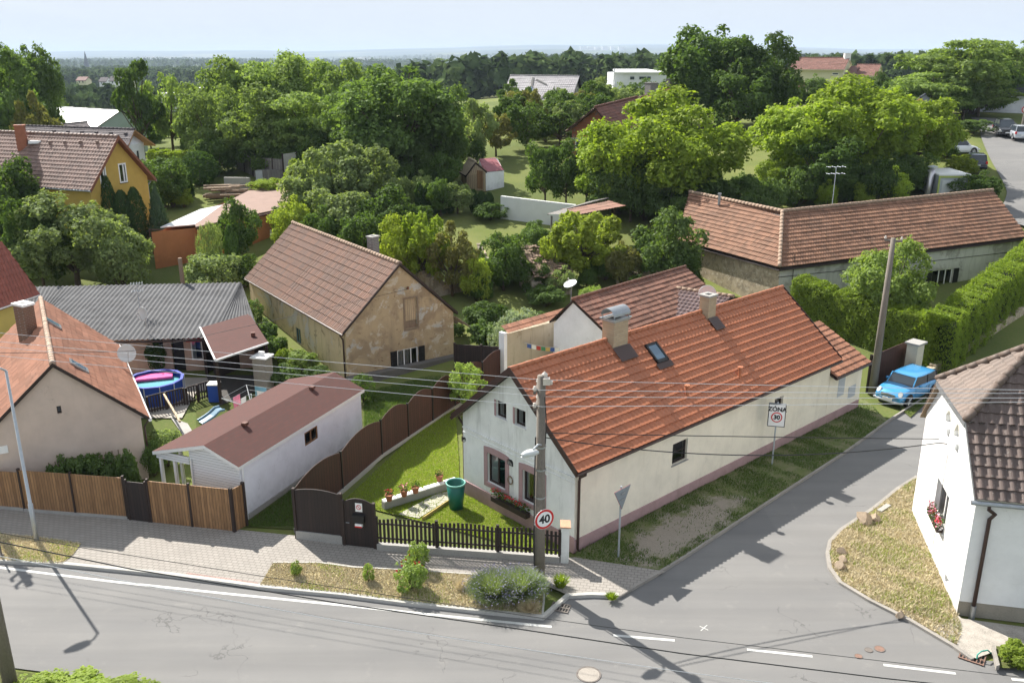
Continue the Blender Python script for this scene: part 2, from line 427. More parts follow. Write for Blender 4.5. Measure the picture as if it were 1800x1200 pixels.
# ---------------------------------------------------------------- shared materials
pm('darkwood',(.035,.022,.018),.7,.2,2,bmp=.2)
pm('concrete',(.33,.32,.30),.9,.12,1.5,bmp=.25)
pm('black',(.012,.012,.013),.5,0,bmp=0)
pm('roomdark',(.02,.02,.022),.9,0,bmp=0)
pm('curtain',(.55,.55,.52),.9,.05,2,bmp=0)
pm('white_paint',(.76,.76,.75),.5,.04,2,bmp=.04)
pm('brown_metal',(.055,.03,.024),.4,.15,3,bmp=.05)
pm('zinc',(.34,.36,.38),.42,.15,2,metal=.7,bmp=.05)
pm('galv',(.42,.45,.48),.5,.1,4,metal=.4,bmp=.04)
pm('redbrown',(.11,.04,.026),.65,.15,2,bmp=.1)
pm('bark',(.10,.075,.05),.95,.3,5,bmp=.6,c2=(.045,.035,.026),fine=18)
pm('oldwood',(.22,.16,.11),.85,.25,3,bmp=.3,c2=(.12,.09,.065),stretch=(1,1,.2))
pm('pinktrim',(.36,.235,.235),.85,.12,2.5,bmp=.15)
pm('terracotta',(.34,.13,.07),.8,.1,6)
pm('red',(.55,.02,.02),.5,.05,6,bmp=0)
pm('signwhite',(.8,.8,.8),.35,0,bmp=0)
pm('signblack',(.01,.012,.016),.5,0,bmp=0)
pm('rubber',(.02,.02,.021),.8,.1,8)
pm('cable_dark',(.02,.02,.022),.6,0,bmp=0)
pm('cable_light',(.62,.63,.65),.35,0,metal=.5,bmp=0)
def glassm(name,c=(.03,.04,.05),rough=.06,alpha=None):
    m,nt,b=newmat(name); b.inputs['Base Color'].default_value=c4(c); b.inputs['Roughness'].default_value=rough; b.inputs['Specular IOR Level'].default_value=.7
    return m
m,nt,b=newmat('glass'); nt.nodes.clear()
gl=nt.nodes.new('ShaderNodeBsdfGlossy'); gl.inputs['Roughness'].default_value=.03; tr=nt.nodes.new('ShaderNodeBsdfTransparent'); tr.inputs[0].default_value=(.7,.74,.76,1)
fr=nt.nodes.new('ShaderNodeFresnel'); fr.inputs[0].default_value=1.55; mx=nt.nodes.new('ShaderNodeMixShader'); ou=nt.nodes.new('ShaderNodeOutputMaterial')
nt.links.new(math_(nt,'ADD',fr.outputs[0],.06),mx.inputs[0]); nt.links.new(tr.outputs[0],mx.inputs[1]); nt.links.new(gl.outputs[0],mx.inputs[2]); nt.links.new(mx.outputs[0],ou.inputs[0])
GL=MATS['glass']; glassm('glassdark'); glassm('sky_glass',(.10,.16,.22),.05)
def brickm(name,c1,c2,mortar,scale,bw=.5,bh=.25,ms=.02,rough=.85,vec='Object'):
    m,nt,b=newmat(name); tc=nt.nodes.new('ShaderNodeTexCoord')
    # project so that rows run horizontally on any vertical face: u = x+y , v = z
    sp=nt.nodes.new('ShaderNodeSeparateXYZ'); nt.links.new(tc.outputs['Object'],sp.inputs[0])
    cb=nt.nodes.new('ShaderNodeCombineXYZ'); nt.links.new(math_(nt,'ADD',sp.outputs[0],sp.outputs[1]),cb.inputs[0]); nt.links.new(sp.outputs[2],cb.inputs[1])
    br=nt.nodes.new('ShaderNodeTexBrick'); nt.links.new(cb.outputs[0],br.inputs[0]); br.inputs['Color1'].default_value=c4(c1);br.inputs['Color2'].default_value=c4(c2);br.inputs['Mortar'].default_value=c4(mortar)
    br.inputs['Scale'].default_value=scale; br.inputs['Mortar Size'].default_value=ms; br.inputs['Brick Width'].default_value=bw; br.inputs['Row Height'].default_value=bh
    col=mixc(nt,math_(nt,'MULTIPLY',noi(nt,6,5),.5),br.outputs[0],tuple(x*.55 for x in c1)); nt.links.new(col,b.inputs['Base Color']); b.inputs['Roughness'].default_value=rough
    bump(nt,b,br.outputs['Fac'],-.3,.01); return m
brickm('stonebrick',(.50,.38,.24),(.42,.30,.18),(.30,.27,.23),1.,.34,.09,.012)
brickm('oldbrick',(.20,.09,.05),(.14,.07,.04),(.25,.22,.19),1.,.25,.08,.012)
brickm('redbrick',(.33,.11,.06),(.28,.09,.05),(.20,.16,.14),1.,.4,.25,.015)
brickm('greybrick',(.22,.21,.20),(.16,.15,.14),(.33,.32,.3),1.,.3,.1,.012)
def boards(name,c,c2,w=.1,rough=.7,axis='xy',gap=.12):
    """vertical planks: value steps along x+y with dark joints"""
    m,nt,b=newmat(name); tc=nt.nodes.new('ShaderNodeTexCoord'); sp=nt.nodes.new('ShaderNodeSeparateXYZ'); nt.links.new(tc.outputs['Object'],sp.inputs[0])
    s=sp.outputs[2] if axis=='z' else math_(nt,'ADD',sp.outputs[0],math_(nt,'MULTIPLY',sp.outputs[1],.35))
    q=math_(nt,'DIVIDE',s,w); fl=math_(nt,'FLOOR',q); fr_=math_(nt,'FRACT',q)
    wn=nt.nodes.new('ShaderNodeTexWhiteNoise'); wn.noise_dimensions='1D'; nt.links.new(fl,wn.inputs['W'])
    col=mixc(nt,wn.outputs['Value'],c,c2)
    if axis!='z': col=mixc(nt,ramp(nt,noi(nt,6,5,.6,stretch=(3,3,.4)),[(.4,0.),(.75,.6)]),col,tuple(x*.45 for x in c2))
    j=math_(nt,'LESS_THAN',fr_,gap); col=mixc(nt,j,col,tuple(x*.25 for x in c2))
    nt.links.new(col,b.inputs['Base Color']); b.inputs['Roughness'].default_value=rough
    h=math_(nt,'SUBTRACT',1.,j); bump(nt,b,h,.6,.012); return m
boards('fence_wood',(.36,.20,.09),(.22,.115,.05),.11)
boards('fence_dark',(.034,.02,.017),(.022,.014,.012),.12)
boards('fence_red',(.075,.026,.018),(.055,.02,.014),.13)
boards('siding',(.74,.76,.78),(.70,.72,.74),.11,.5,'z',.1)
boards('greyboards',(.25,.23,.21),(.16,.15,.14),.14)
boards('shedboards',(.50,.38,.24),(.42,.32,.2),.12)
# text on a plane: local x right, y up, at origin o
def plane_M(o,x,up=Vector((0,0,1))):
    x=Vector(x).normalized(); n=x.cross(up).normalized(); up=n.cross(x)
    M=Matrix.Identity(4)
    for i in range(3): M[i][0]=x[i];M[i][1]=up[i];M[i][2]=n[i];M[i][3]=o[i]
    return M
# ---------------------------------------------------------------- ground materials
def groundmat():
    m,nt,b=newmat('ground')
    a=noi(nt,.35,6,.6); f=noi(nt,9,4,.7); big=noi(nt,.006,3,.5); med=noi(nt,.06,4,.6)
    col=mixc(nt,ramp(nt,a,[(.35,0.),(.65,1.)]),(.115,.155,.035),(.165,.185,.06))
    col=mixc(nt,ramp(nt,med,[(.42,0.),(.6,1.)]),col,(.085,.12,.033))
    col=mixc(nt,math_(nt,'MULTIPLY',ramp(nt,f,[(.4,0.),(.7,1.)]),.5),col,(.18,.15,.07))
    # far off the fields change from crop to crop
    vor=nt.nodes.new('ShaderNodeTexVoronoi'); vor.inputs['Scale'].default_value=.0022
    mp=nt.nodes.new('ShaderNodeMapping'); mp.inputs['Scale'].default_value=(1,.45,1); nt.links.new(nt.nodes['OC'].outputs['Object'],mp.inputs[0]); nt.links.new(mp.outputs[0],vor.inputs[0])
    sp=nt.nodes.new('ShaderNodeSeparateXYZ'); nt.links.new(nt.nodes['OC'].outputs['Object'],sp.inputs[0])
    sc=nt.nodes.new('ShaderNodeSeparateColor'); nt.links.new(vor.outputs['Color'],sc.inputs[0])
    crop=ramp(nt,sc.outputs[0],[(0.,(.05,.075,.025)),(.35,(.09,.11,.03)),(.5,(.15,.16,.06)),(.62,(.06,.09,.03)),(.8,(.22,.21,.10)),(1.,(.05,.08,.03))])
    far=math_(nt,'MINIMUM',math_(nt,'MAXIMUM',math_(nt,'DIVIDE',math_(nt,'SUBTRACT',sp.outputs[1],260.),150.),0.),1.)
    col=mixc(nt,far,col,crop)
    wood=math_(nt,'MINIMUM',math_(nt,'MAXIMUM',math_(nt,'DIVIDE',math_(nt,'SUBTRACT',sp.outputs[1],5200.),1500.),0.),1.)
    wn=ramp(nt,noi(nt,.0012,6,.65),[(.44,0.),(.5,1.)])
    col=mixc(nt,math_(nt,'MULTIPLY',wood,wn),col,(.03,.05,.02))
    nt.links.new(col,b.inputs['Base Color']); b.inputs['Roughness'].default_value=1.; b.inputs['Specular IOR Level'].default_value=.1
    bump(nt,b,f,.5,.05); return m
groundmat()
def grassmat(name,c1,c2,dry,dryamt,sc=.8):
    m,nt,b=newmat(name)
    col=mixc(nt,ramp(nt,noi(nt,sc,5,.65),[(.35,0.),(.65,1.)]),c1,c2)
    col=mixc(nt,math_(nt,'MULTIPLY',ramp(nt,noi(nt,2.3,6,.7),[(.42,0.),(.6,1.)]),dryamt),col,dry)
    col=mixc(nt,ramp(nt,noi(nt,26,4,.7),[(.35,0.),(.7,.55)]),col,tuple(x*.5 for x in c1))
    nt.links.new(col,b.inputs['Base Color']); b.inputs['Roughness'].default_value=1.; b.inputs['Specular IOR Level'].default_value=.1
    bump(nt,b,noi(nt,30,4,.7),.8,.04); return m
grassmat('lawn',(.15,.19,.035),(.20,.22,.05),(.26,.22,.09),.35)
grassmat('verge_green',(.075,.105,.025),(.115,.135,.04),(.19,.165,.10),.5)
grassmat('verge_dry',(.36,.31,.15),(.46,.39,.22),(.50,.42,.27),.8)
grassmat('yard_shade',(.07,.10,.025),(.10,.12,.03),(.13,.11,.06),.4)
def dirtverge():
    m,nt,b=newmat('verge_worn'); src=MATS['verge_green']
    col=mixc(nt,ramp(nt,noi(nt,.8,5,.65),[(.35,0.),(.65,1.)]),(.085,.115,.028),(.125,.145,.045)); col=mixc(nt,math_(nt,'MULTIPLY',ramp(nt,noi(nt,2.3,6,.7),[(.42,0.),(.6,1.)]),.5),col,(.20,.175,.11))
    mp=nt.nodes.new('ShaderNodeMapping'); c=at(1205,932,0); mp.vector_type='TEXTURE'; mp.inputs['Location'].default_value=(c.x,c.y,0); mp.inputs['Rotation'].default_value=(0,0,math.atan2(.72,.69)); mp.inputs['Scale'].default_value=(4.2,1.25,1)
    nt.links.new(nt.nodes['OC'].outputs['Object'],mp.inputs[0]); ln=nt.nodes.new('ShaderNodeVectorMath'); ln.operation='LENGTH'; nt.links.new(mp.outputs[0],ln.inputs[0])
    d=math_(nt,'ADD',ln.outputs['Value'],math_(nt,'MULTIPLY',math_(nt,'SUBTRACT',noi(nt,1.6,7,.75),.5),2.4)); k=ramp(nt,d,[(.62,1.),(.95,0.)])
    col=mixc(nt,k,col,mixc(nt,noi(nt,7,5,.7),(.33,.285,.235),(.22,.19,.15))); nt.links.new(col,b.inputs['Base Color']); b.inputs['Roughness'].default_value=1.; bump(nt,b,noi(nt,25,4,.7),.7,.03)
dirtverge()
pm('dirt',(.30,.255,.20),1.,.15,1.1,bmp=.5,fine=22,spec=.1)
pm('gravel',(.36,.33,.29),1.,.25,3,bmp=.8,fine=45,spec=.1)
pm('kerb',(.40,.39,.36),.9,.12,2,bmp=.3)
pm('kerb_dark',(.27,.25,.225),.9,.2,1.5,bmp=.4)
pm('roadpaint',(.50,.50,.48),.7,.1,4,bmp=.1)
def asphalt():
    m,nt,b=newmat('asphalt')
    base=mixc(nt,ramp(nt,noi(nt,.22,5,.6),[(.35,0.),(.65,1.)]),(.170,.166,.160),(.135,.133,.131))
    base=mixc(nt,math_(nt,'MULTIPLY',ramp(nt,noi(nt,.5,5,.6,stretch=(.35,2.2,1)),[(.42,0.),(.66,1.)]),.55),base,(.12,.12,.122))
    base=mixc(nt,math_(nt,'MULTIPLY',ramp(nt,noi(nt,60,3,.8),[(.35,0.),(.7,1.)]),.5),base,(.27,.265,.255))
    base=mixc(nt,math_(nt,'MULTIPLY',ramp(nt,noi(nt,1.1,5,.7),[(.6,0.),(.75,1.)]),.3),base,(.30,.285,.26))
    # hairline cracks
    v=nt.nodes.new('ShaderNodeTexVoronoi'); v.feature='DISTANCE_TO_EDGE'; v.inputs['Scale'].default_value=.33
    vm=nt.nodes.new('ShaderNodeMapping'); nt.links.new(nt.nodes['OC'].outputs['Object'],vm.inputs[0])
    nn=nt.nodes.new('ShaderNodeTexNoise'); nn.inputs['Scale'].default_value=1.4; nn.inputs['Detail'].default_value=5
    add=nt.nodes.new('ShaderNodeVectorMath'); add.operation='ADD'; sc=nt.nodes.new('ShaderNodeVectorMath'); sc.operation='SCALE'; sc.inputs['Scale'].default_value=1.6
    nt.links.new(nt.nodes['OC'].outputs['Object'],nn.inputs['Vector']); nt.links.new(nn.outputs['Color'],sc.inputs[0]); nt.links.new(nt.nodes['OC'].outputs['Object'],add.inputs[0]); nt.links.new(sc.outputs[0],add.inputs[1]); nt.links.new(add.outputs[0],v.inputs['Vector'])
    ck=math_(nt,'LESS_THAN',v.outputs['Distance'],.006)
    ck=math_(nt,'MULTIPLY',ck,ramp(nt,noi(nt,.3,2,.5),[(.54,0.),(.60,.55)]))
    base=mixc(nt,ck,base,(.07,.068,.066))
    rt=nt.nodes.new('ShaderNodeMapping'); rt.inputs['Rotation'].default_value=(0,0,.177); rt.inputs['Scale'].default_value=(.04,1.1,1); nt.links.new(nt.nodes['OC'].outputs['Object'],rt.inputs[0])
    base=mixc(nt,ramp(nt,noi(nt,1.,4,.6,vec=rt.outputs[0]),[(.42,0.),(.66,.28)]),base,(.105,.103,.102))
    pt=nt.nodes.new('ShaderNodeTexVoronoi'); pt.inputs['Scale'].default_value=.16; pt.distance='CHEBYCHEV'; nt.links.new(nt.nodes['OC'].outputs['Object'],pt.inputs['Vector']); pc2=nt.nodes.new('ShaderNodeSeparateColor'); nt.links.new(pt.outputs['Color'],pc2.inputs[0]); base=mixc(nt,ramp(nt,pc2.outputs[0],[(.78,0.),(.80,.22)]),base,(.11,.11,.112))
    nt.links.new(base,b.inputs['Base Color']); b.inputs['Roughness'].default_value=.88; b.inputs['Specular IOR Level'].default_value=.3
    bump(nt,b,noi(nt,70,3,.7),.35,.01); return m
asphalt()
def pavers(name,c1,c2,mort,rz,bw=.2,bh=.12,ms=.012,amt=.35):
    m,nt,b=newmat(name); tc=nt.nodes.new('ShaderNodeTexCoord'); mp=nt.nodes.new('ShaderNodeMapping'); mp.inputs['Rotation'].default_value=(0,0,rz)
    nt.links.new(tc.outputs['Object'],mp.inputs[0]); br=nt.nodes.new('ShaderNodeTexBrick'); nt.links.new(mp.outputs[0],br.inputs[0])
    br.inputs['Color1'].default_value=c4(c1);br.inputs['Color2'].default_value=c4(c2);br.inputs['Mortar'].default_value=c4(mort);br.inputs['Scale'].default_value=1.
    br.inputs['Brick Width'].default_value=bw;br.inputs['Row Height'].default_value=bh;br.inputs['Mortar Size'].default_value=ms
    col=mixc(nt,math_(nt,'MULTIPLY',ramp(nt,noi(nt,1.5,5),[(.4,0.),(.7,1.)]),amt),br.outputs[0],tuple(x*.65 for x in c1)); nt.links.new(col,b.inputs['Base Color']); b.inputs['Roughness'].default_value=.92
    bump(nt,b,br.outputs['Fac'],-.5,.015); return m
pavers('pavers',(.305,.282,.253),(.275,.252,.226),(.19,.172,.152),.18,.22,.16,.016)
pavers('pavers_red',(.36,.24,.21),(.31,.20,.175),(.16,.13,.11),.18)
# ---------------------------------------------------------------- terrain: one sheet to the horizon
def ground_mesh():
    ys=list(np.arange(-45,132,1.15)); y=ys[-1]; st=1.3
    while y<19000: st*=1.035; y+=st; ys.append(y)
    ys=np.array(ys); s=np.linspace(-1,1,261)
    X=s[None,:]*(95+1.15*np.maximum(ys,0)[:,None]); Y=np.repeat(ys[:,None],261,1)
    Z=gv(X,Y)-.04
    # middle-distance woodland floor stays rough, near ground gentle
    v=np.stack([X,Y,Z],-1).reshape(-1,3); ny=len(ys)
    i=np.arange(ny-1)[:,None]*261+np.arange(260)[None,:]; i=i.ravel()
    f=np.stack([i,i+1,i+262,i+261],1)
    me=npmesh('ground',v,f,MATS['ground'],True); o=bpy.data.objects.new('ground',me); COL.objects.link(o); struct(o); return o
ground_mesh()
def px(l,z=0): return [at(x,y,z) for x,y in l]
def sheet(name,pts,z,mat,kind='structure',label=None,sub=False):
    """flat sheet; vertices may be (x,y) or px-points already"""
    mb=MB(); mb.poly([(p[0],p[1],z) for p in pts]); o=mb.build(name,mat,None)
    o['kind']=kind
    return o
# road surface (main road + side street + junction)
KL_=px([(1088,1052),(1150,1016),(1200,985),(1300,919),(1400,854),(1483,800),(1570,737),(1700,653),(1800,590)])
KRt=px([(1800,640),(1615,840),(1580,862),(1540,895),(1480,935),(1462,955),(1458,975),(1462,1000),(1480,1025),(1530,1055),(1600,1090),(1680,1137),(1712,1160)])
mk=px([(0,990),(110,996),(300,1015),(455,1036),(600,1050),(700,1063),(835,1078),(955,1090),(1000,1052),(1040,1050),(1088,1052)])
ext=[Vector((-75,38,0)),Vector((-40,31.9,0))]
road=ext+mk+KL_[1:]+[Vector((36.2,58,0)),Vector((39.7,54.2,0)),Vector((33.5,48,0))]+KRt[1:]+[Vector((16.5,22.2,0)),Vector((30,19.8,0)),Vector((70,12.6,0)),Vector((70,6,0))]+[Vector((30,14.,0)),Vector((12,17.2,0)),Vector((-12,21.5,0)),Vector((-40,26.5,0)),Vector((-75,32,0))]
def tri_sheet(name,pts,z,mat,kind='structure'):
    from mathutils.geometry import tessellate_polygon
    tr=tessellate_polygon([[Vector((p[0],p[1],0)) for p in pts]])
    mb=MB(); mb.add([(p[0],p[1],z) for p in pts],[t for t in tr]); o=mb.build(name,mat,None)
    me=o.data
    import bmesh
    bm=bmesh.new(); bm.from_mesh(me); bmesh.ops.recalc_face_normals(bm,faces=bm.faces)
    if sum(f.normal.z for f in bm.faces)<0: bmesh.ops.reverse_faces(bm,faces=bm.faces)
    bm.to_mesh(me); bm.free(); o['kind']=kind; return o
tri_sheet('road',road,0.0,MATS['asphalt'])
# upper part of the street, climbing away on the right
def strip(name,cl,w,mat,dz=.03,n=14):
    mb=MB(); pts=[]
    for i in range(len(cl)-1):
        for k in range(n):
            t=k/n; p0=cl[max(i-1,0)];p1=cl[i];p2=cl[i+1];p3=cl[min(i+2,len(cl)-1)]
            q=[.5*((2*p1[j])+(-p0[j]+p2[j])*t+(2*p0[j]-5*p1[j]+4*p2[j]-p3[j])*t*t+(-p0[j]+3*p1[j]-3*p2[j]+p3[j])*t**3) for j in (0,1)]
            pts.append(Vector((q[0],q[1],0)))
    pts.append(Vector((cl[-1][0],cl[-1][1],0)))
    rows=[]
    for i,p in enumerate(pts):
        d=(pts[min(i+1,len(pts)-1)]-pts[max(i-1,0)]).normalized(); nrm=Vector((-d.y,d.x,0))
        zz=[g(*(p+nrm*w*.5*s)[:2]) for s in (-1,0,1)]; z=max(zz)+dz
        rows.append([(p+nrm*w*.5*s)[:2]+(max(z-.06,zz[j]+dz),) for j,s in enumerate((-1,0,1))])
    for a,b in zip(rows,rows[1:]):
        mb.poly([a[0],a[1],b[1],b[0]]); mb.poly([a[1],a[2],b[2],b[1]])
    return struct(mb.build(name,mat,None))
farc=[ong(1800,390),ong(1796,340),ong(1768,290),ong(1748,250),ong(1737,222),ong(1725,208)]
strip('upper_road',[(35.5,54.2),(41,60),(46,66)]+[(p.x+1.2,p.y) for p in farc],4.6,MATS['asphalt'])
# kerbs
def kerb(name,pts,w,h,mat,z=0):
    mb=MB(); P=[Vector((p[0],p[1],0)) for p in pts]
    off=[]
    for i,p in enumerate(P):
        d=(P[min(i+1,len(P)-1)]-P[max(i-1,0)]).normalized(); off.append(Vector((-d.y,d.x,0))*w)
    for i in range(len(P)-1):
        a,b,c,d=P[i],P[i+1],P[i+1]+off[i+1],P[i]+off[i]
        mb.prism([q+Vector((0,0,z-.05)) for q in (a,b,c,d)],(0,0,h+.05))
    return struct(mb.build(name,mat,None))
kerb('kerb',[Vector((-75,37.2,0)),Vector((-40,31.7,0))]+mk,.16,.12,MATS['kerb'])
kerb('kerb',[mk[-1]]+KL_[1:]+[Vector((36.2,58,0))],.09,.11,MATS['kerb_dark'])
kerb('kerb',KRt[1:],-.14,.09,MATS['kerb_dark'])
# pavement of grey blocks, raised to the kerb
pv=[Vector((-75,41,0)),Vector((-40,35.3,0))]+px([(0,893),(228,911),(425,935),(520,945),(663,965),(985,985),(1010,983),(1170,1008),(1150,1016),(1090,1052),(1040,1049),(1000,1050),(962,1034),(950,1045),(955,1088),(835,1076),(700,1061),(600,1048),(455,1034),(300,1013),(110,994),(0,988)])+[Vector((-40,31.75,0)),Vector((-75,37.3,0))]
o=tri_sheet('pavement',pv,.10,MATS['pavers'])
tri_sheet('driveway_edge',px([(330,1010),(455,1028),(450,1033),(320,1016)]),.104,MATS['pavers_red'])
# grass verges and yards
VD1=px([(-300,925),(0,938),(60,943),(143,955),(128,975),(108,991),(0,984),(-300,960)],.1)
VD2=px([(480,990),(560,990),(620,998),(720,1003),(850,1012),(940,1022),(955,1045),(952,1080),(835,1070),(700,1055),(600,1042),(457,1028)],.1)
tri_sheet('verge',VD1,.115,MATS['verge_dry']); tri_sheet('verge',VD2,.115,MATS['verge_dry'])
kerb('verge_edging',VD2[:8],.06,.14,MATS['kerb'])
VG=px([(1012,985),(1165,1006),(1200,982),(1300,916),(1400,851),(1483,797),(1560,742),(1520,705),(1497,700),(1200,873),(1012,975)])
tri_sheet('roadside_grass',VG,.09,MATS['verge_worn'])
VG2=px([(1640,700),(1700,655),(1800,592)])+[Vector((36.1,58.1,0)),Vector((34.,60.5,0))]+px([(1800,563),(1700,612),(1625,655),(1560,700),(1600,735)])
tri_sheet('roadside_grass',VG2,.06,MATS['verge_green'])
DPc=at(1205,930,0); DP=[DPc+Vector((.69,.72,0))*(2.7*math.cos(a)*(1+.14*math.sin(5*a+1)+.09*math.sin(11*a)))+Vector((.72,-.69,0))*(.85*math.sin(a)*(1+.2*math.sin(3*a)+.12*math.sin(8*a+2))) for a in [k*math.pi/24 for k in range(48)]]

CD=KRt[1:12]+px([(1690,1110),(1684,1085),(1608,905)])
tri_sheet('corner_verge',[Vector((p[0]*.999+.02,p[1],0)) for p in CD],.075,MATS['verge_dry'])
tri_sheet('gravel_strip',px([(1655,1118),(1640,1105),(1684,1085),(1690,1090),(1800,1105),(1800,1150),(1755,1145),(1715,1160),(1690,1150)]),.08,MATS['gravel'])
tri_sheet('corner_grass',px([(1750,1140),(1900,1145),(1900,1185),(1752,1178)]),.11,MATS['verge_green'])
LW=px([(605,880),(667,898),(985,980),(1000,960),(808,860),(806,800),(800,716),(760,735)],0)
tri_sheet('garden_lawn',LW,.02,MATS['lawn'])
# near verge on the camera's side of the road
NV=[Vector((-75,31.8,0)),Vector((-40,26.3,0)),Vector((-12,21.35,0)),Vector((12,17.0,0)),Vector((12,10,0)),Vector((-75,10,0))]
tri_sheet('near_verge',NV,.03,MATS['verge_green'])
# yard surfaces at the left
tri_sheet('yard_paving',px([(236,650),(240,735),(320,735),(345,690),(480,660),(470,600),(330,600),(190,612)]),.03,pm('yardstone',(.36,.33,.29),.9,.15,1.5))
tri_sheet('garden_path',px([(300,735),(330,745),(345,770),(340,800),(318,760),(290,720)]),.04,MATS['concrete'])
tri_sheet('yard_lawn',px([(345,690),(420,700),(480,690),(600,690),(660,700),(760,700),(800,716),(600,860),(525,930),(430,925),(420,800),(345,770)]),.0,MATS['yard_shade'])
tri_sheet('backyard_lawn',[Vector((p.x,p.y,0)) for p in px([(240,505),(440,505),(440,460),(400,440),(250,440)],0)],.0,MATS['lawn']) if False else None
tri_sheet('yard_dark_sheet',px([(436,560),(445,545),(470,560),(612,674),(640,692),(480,692),(440,640)]),.012,pm('yard_dark_mat',(.17,.155,.115),1.,.3,1.2,bmp=.5,c2=(.08,.095,.045)))  # dirt-coloured sheet laid to darken grass that caught too much light
# road markings
def line(pts,w,z=.006):
    mb=MB(); P=[at(x,y) for x,y in pts]
    for a,b in zip(P,P[1:]):
        d=(b-a).normalized(); n=Vector((-d.y,d.x,0))*w/2
        mb.poly([(a-n)[:2]+(z,),(b-n)[:2]+(z,),(b+n)[:2]+(z,),(a+n)[:2]+(z,)])
    return mb
mb=line([(-600,905),(-300,955),(0,997),(200,1022),(400,1043),(600,1063),(800,1084),(970,1101)],.12); struct(mb.build('edge_line',MATS['roadpaint'],None))
for q in ([(1078,1116),(1186,1125)],[(1313,1141),(1428,1153)],[(1553,1168),(1680,1183)],[(1778,1193),(1900,1205)]):
    mb=line(q,.11); tag(mb.build('lane_dash',MATS['roadpaint'],None),None,None,None,'structure')
mb=line([(1230,1100),(1245,1107)],.03); mb2=line([(1243,1098),(1232,1108)],.03); struct(mb.build('paint_mark',MATS['roadpaint'],None)); struct(mb2.build('paint_mark',MATS['roadpaint'],None))
# ---------------------------------------------------------------- manholes and grates
pm('iron',(.15,.13,.115),.75,.2,8,bmp=.4); pm('mh_conc',(.30,.27,.235),.9,.12,6,bmp=.3); pm('rust',(.20,.12,.09),.8,.25,6,bmp=.3)
def manhole(pxy,r,label,inner,rim):
    c=at(*pxy); t=thing('manhole_cover',label,'manhole',(c.x,c.y,0))
    mb=MB(); mb.lathe((c.x,c.y,0),[(0,.014),(r*.86,.014),(r*.86,.008)],28); mb.build('cover',inner,t)
    mb=MB(); mb.lathe((c.x,c.y,0),[(r*.86,.004),(r*.87,.017),(r,.017),(r*1.01,.004)],28); mb.build('rim',rim,t)
manhole((1035,1185),.36,'large pale round manhole cover in the middle of the main road','mh_conc' and MATS['mh_conc'],MATS['iron'])
manhole((1546,1140),.16,'small rusty round cover, right one of the three in the junction',MATS['rust'],MATS['iron'])
manhole((1527,1142),.12,'small dark round cover, middle one of the three in the junction',MATS['iron'],MATS['iron'])
manhole((1509,1153),.12,'small brownish round cover nearest the lane dashes, lowest of three',MATS['rust'],MATS['iron'])
def grate(c1,c2,w,label,mat,n=6,z=.014):
    a=at(*c1);b=at(*c2);L=(b-a).length;rz=math.atan2(b.y-a.y,b.x-a.x);c=(a+b)/2
    t=thing('storm_drain',label,'drain',(c.x,c.y,0))
    mb=MB(); mb.box((c.x,c.y,z-.004),(L,w,.008),rz); mb.build('pit',MATS['black'],t)
    mb=MB(); u=Vector((math.cos(rz),math.sin(rz),0)); v=Vector((-u.y,u.x,0))
    for k in range(n+1):
        q=Vector(c)+u*(L*(k/n-.5)); mb.box((q.x,q.y,z+.008),(L/n*.35,w,.02),rz)
    for s in (-.5,0,.5):
        q=Vector(c)+v*(w*s); mb.box((q.x,q.y,z+.012),(L+.05,.05,.02),rz)
    mb.build('grating',mat,t)
grate((970,1065),(1000,1071),.42,'iron storm drain grate by the kerb beneath the lavender',MATS['iron'])
grate((1688,1148),(1730,1162),.5,'rusty storm drain grate by the corner of the white house',MATS['rust'],7,.02)
def rayplane(x,y,o,n):
    d=Vector(ray(x,y)); C=Vector((0,0,CAMH)); t=(o-C).dot(n)/d.dot(n); return C+d*t
def onface(H,side,x,y):
    mp=H.face(side); o=mp(0,0); u=(mp(1,0)-o); n=mp(0,0,1)-o; p=rayplane(x,y,o,n); return ((p-o).dot(u),p.z)
def hole(H,side,x0,y0,x1,y1):
    a,z=onface(H,side,x0,y0); b,w=onface(H,side,x1,y1)
    return (min(a,b),max(a,b),min(z,w),max(z,w))
def onroof(H,x,y,side='right'):
    t=-H.oe if side=='right' else H.W+H.oeL; ez=H.ez if side=='right' else H.ezL
    A=H.pt(0,H.tr,H.rz); B=H.pt(1,H.tr,H.rz); C=H.pt(0,t,ez); n=(B-A).cross(C-A).normalized()
    p=rayplane(x,y,A,n); q=p-H.o; return p,q.dot(H.u),q.dot(H.w)
# ============================================================ main cottage
T=thing('cottage','long cream cottage with bright orange tiled roof at the road junction','house',(2.21,28.3,0))
M=House(T,(2.21,28.3),47.91,6.21,17.37,3.35,6.21,0,.35,.3)
plaster('gable_white',(.78,.79,.76),(.24,.245,.22),.62)
plaster('cream',(.86,.79,.66),(.50,.44,.34),.28)
plaster('pinkbase',(.42,.28,.28),(.25,.18,.16),.4)
tilemat('orange_tiles',(.43,.16,.082),.11,(.25,.11,.07),.36,.6,spec=.3)
w1=hole(M,'front',857,794,889,862); w2=hole(M,'front',919,822,946,891)
w3=hole(M,'front',872,702,890,738); w4=hole(M,'front',905,717,925,755)
w2=(w2[0],w2[0]+(w1[1]-w1[0]),w1[2],w1[3]); w4=(w4[0],w4[0]+w3[1]-w3[0],w3[2],w3[3])
r1=hole(M,'right',1183,781,1207,806); r2=hole(M,'right',1362,703,1380,716)
r2=(r2[0],r2[0]+.7,r1[2]+.1,r1[3])
holes={'front':[w1,w2,w3,w4],'right':[r1,r2]}
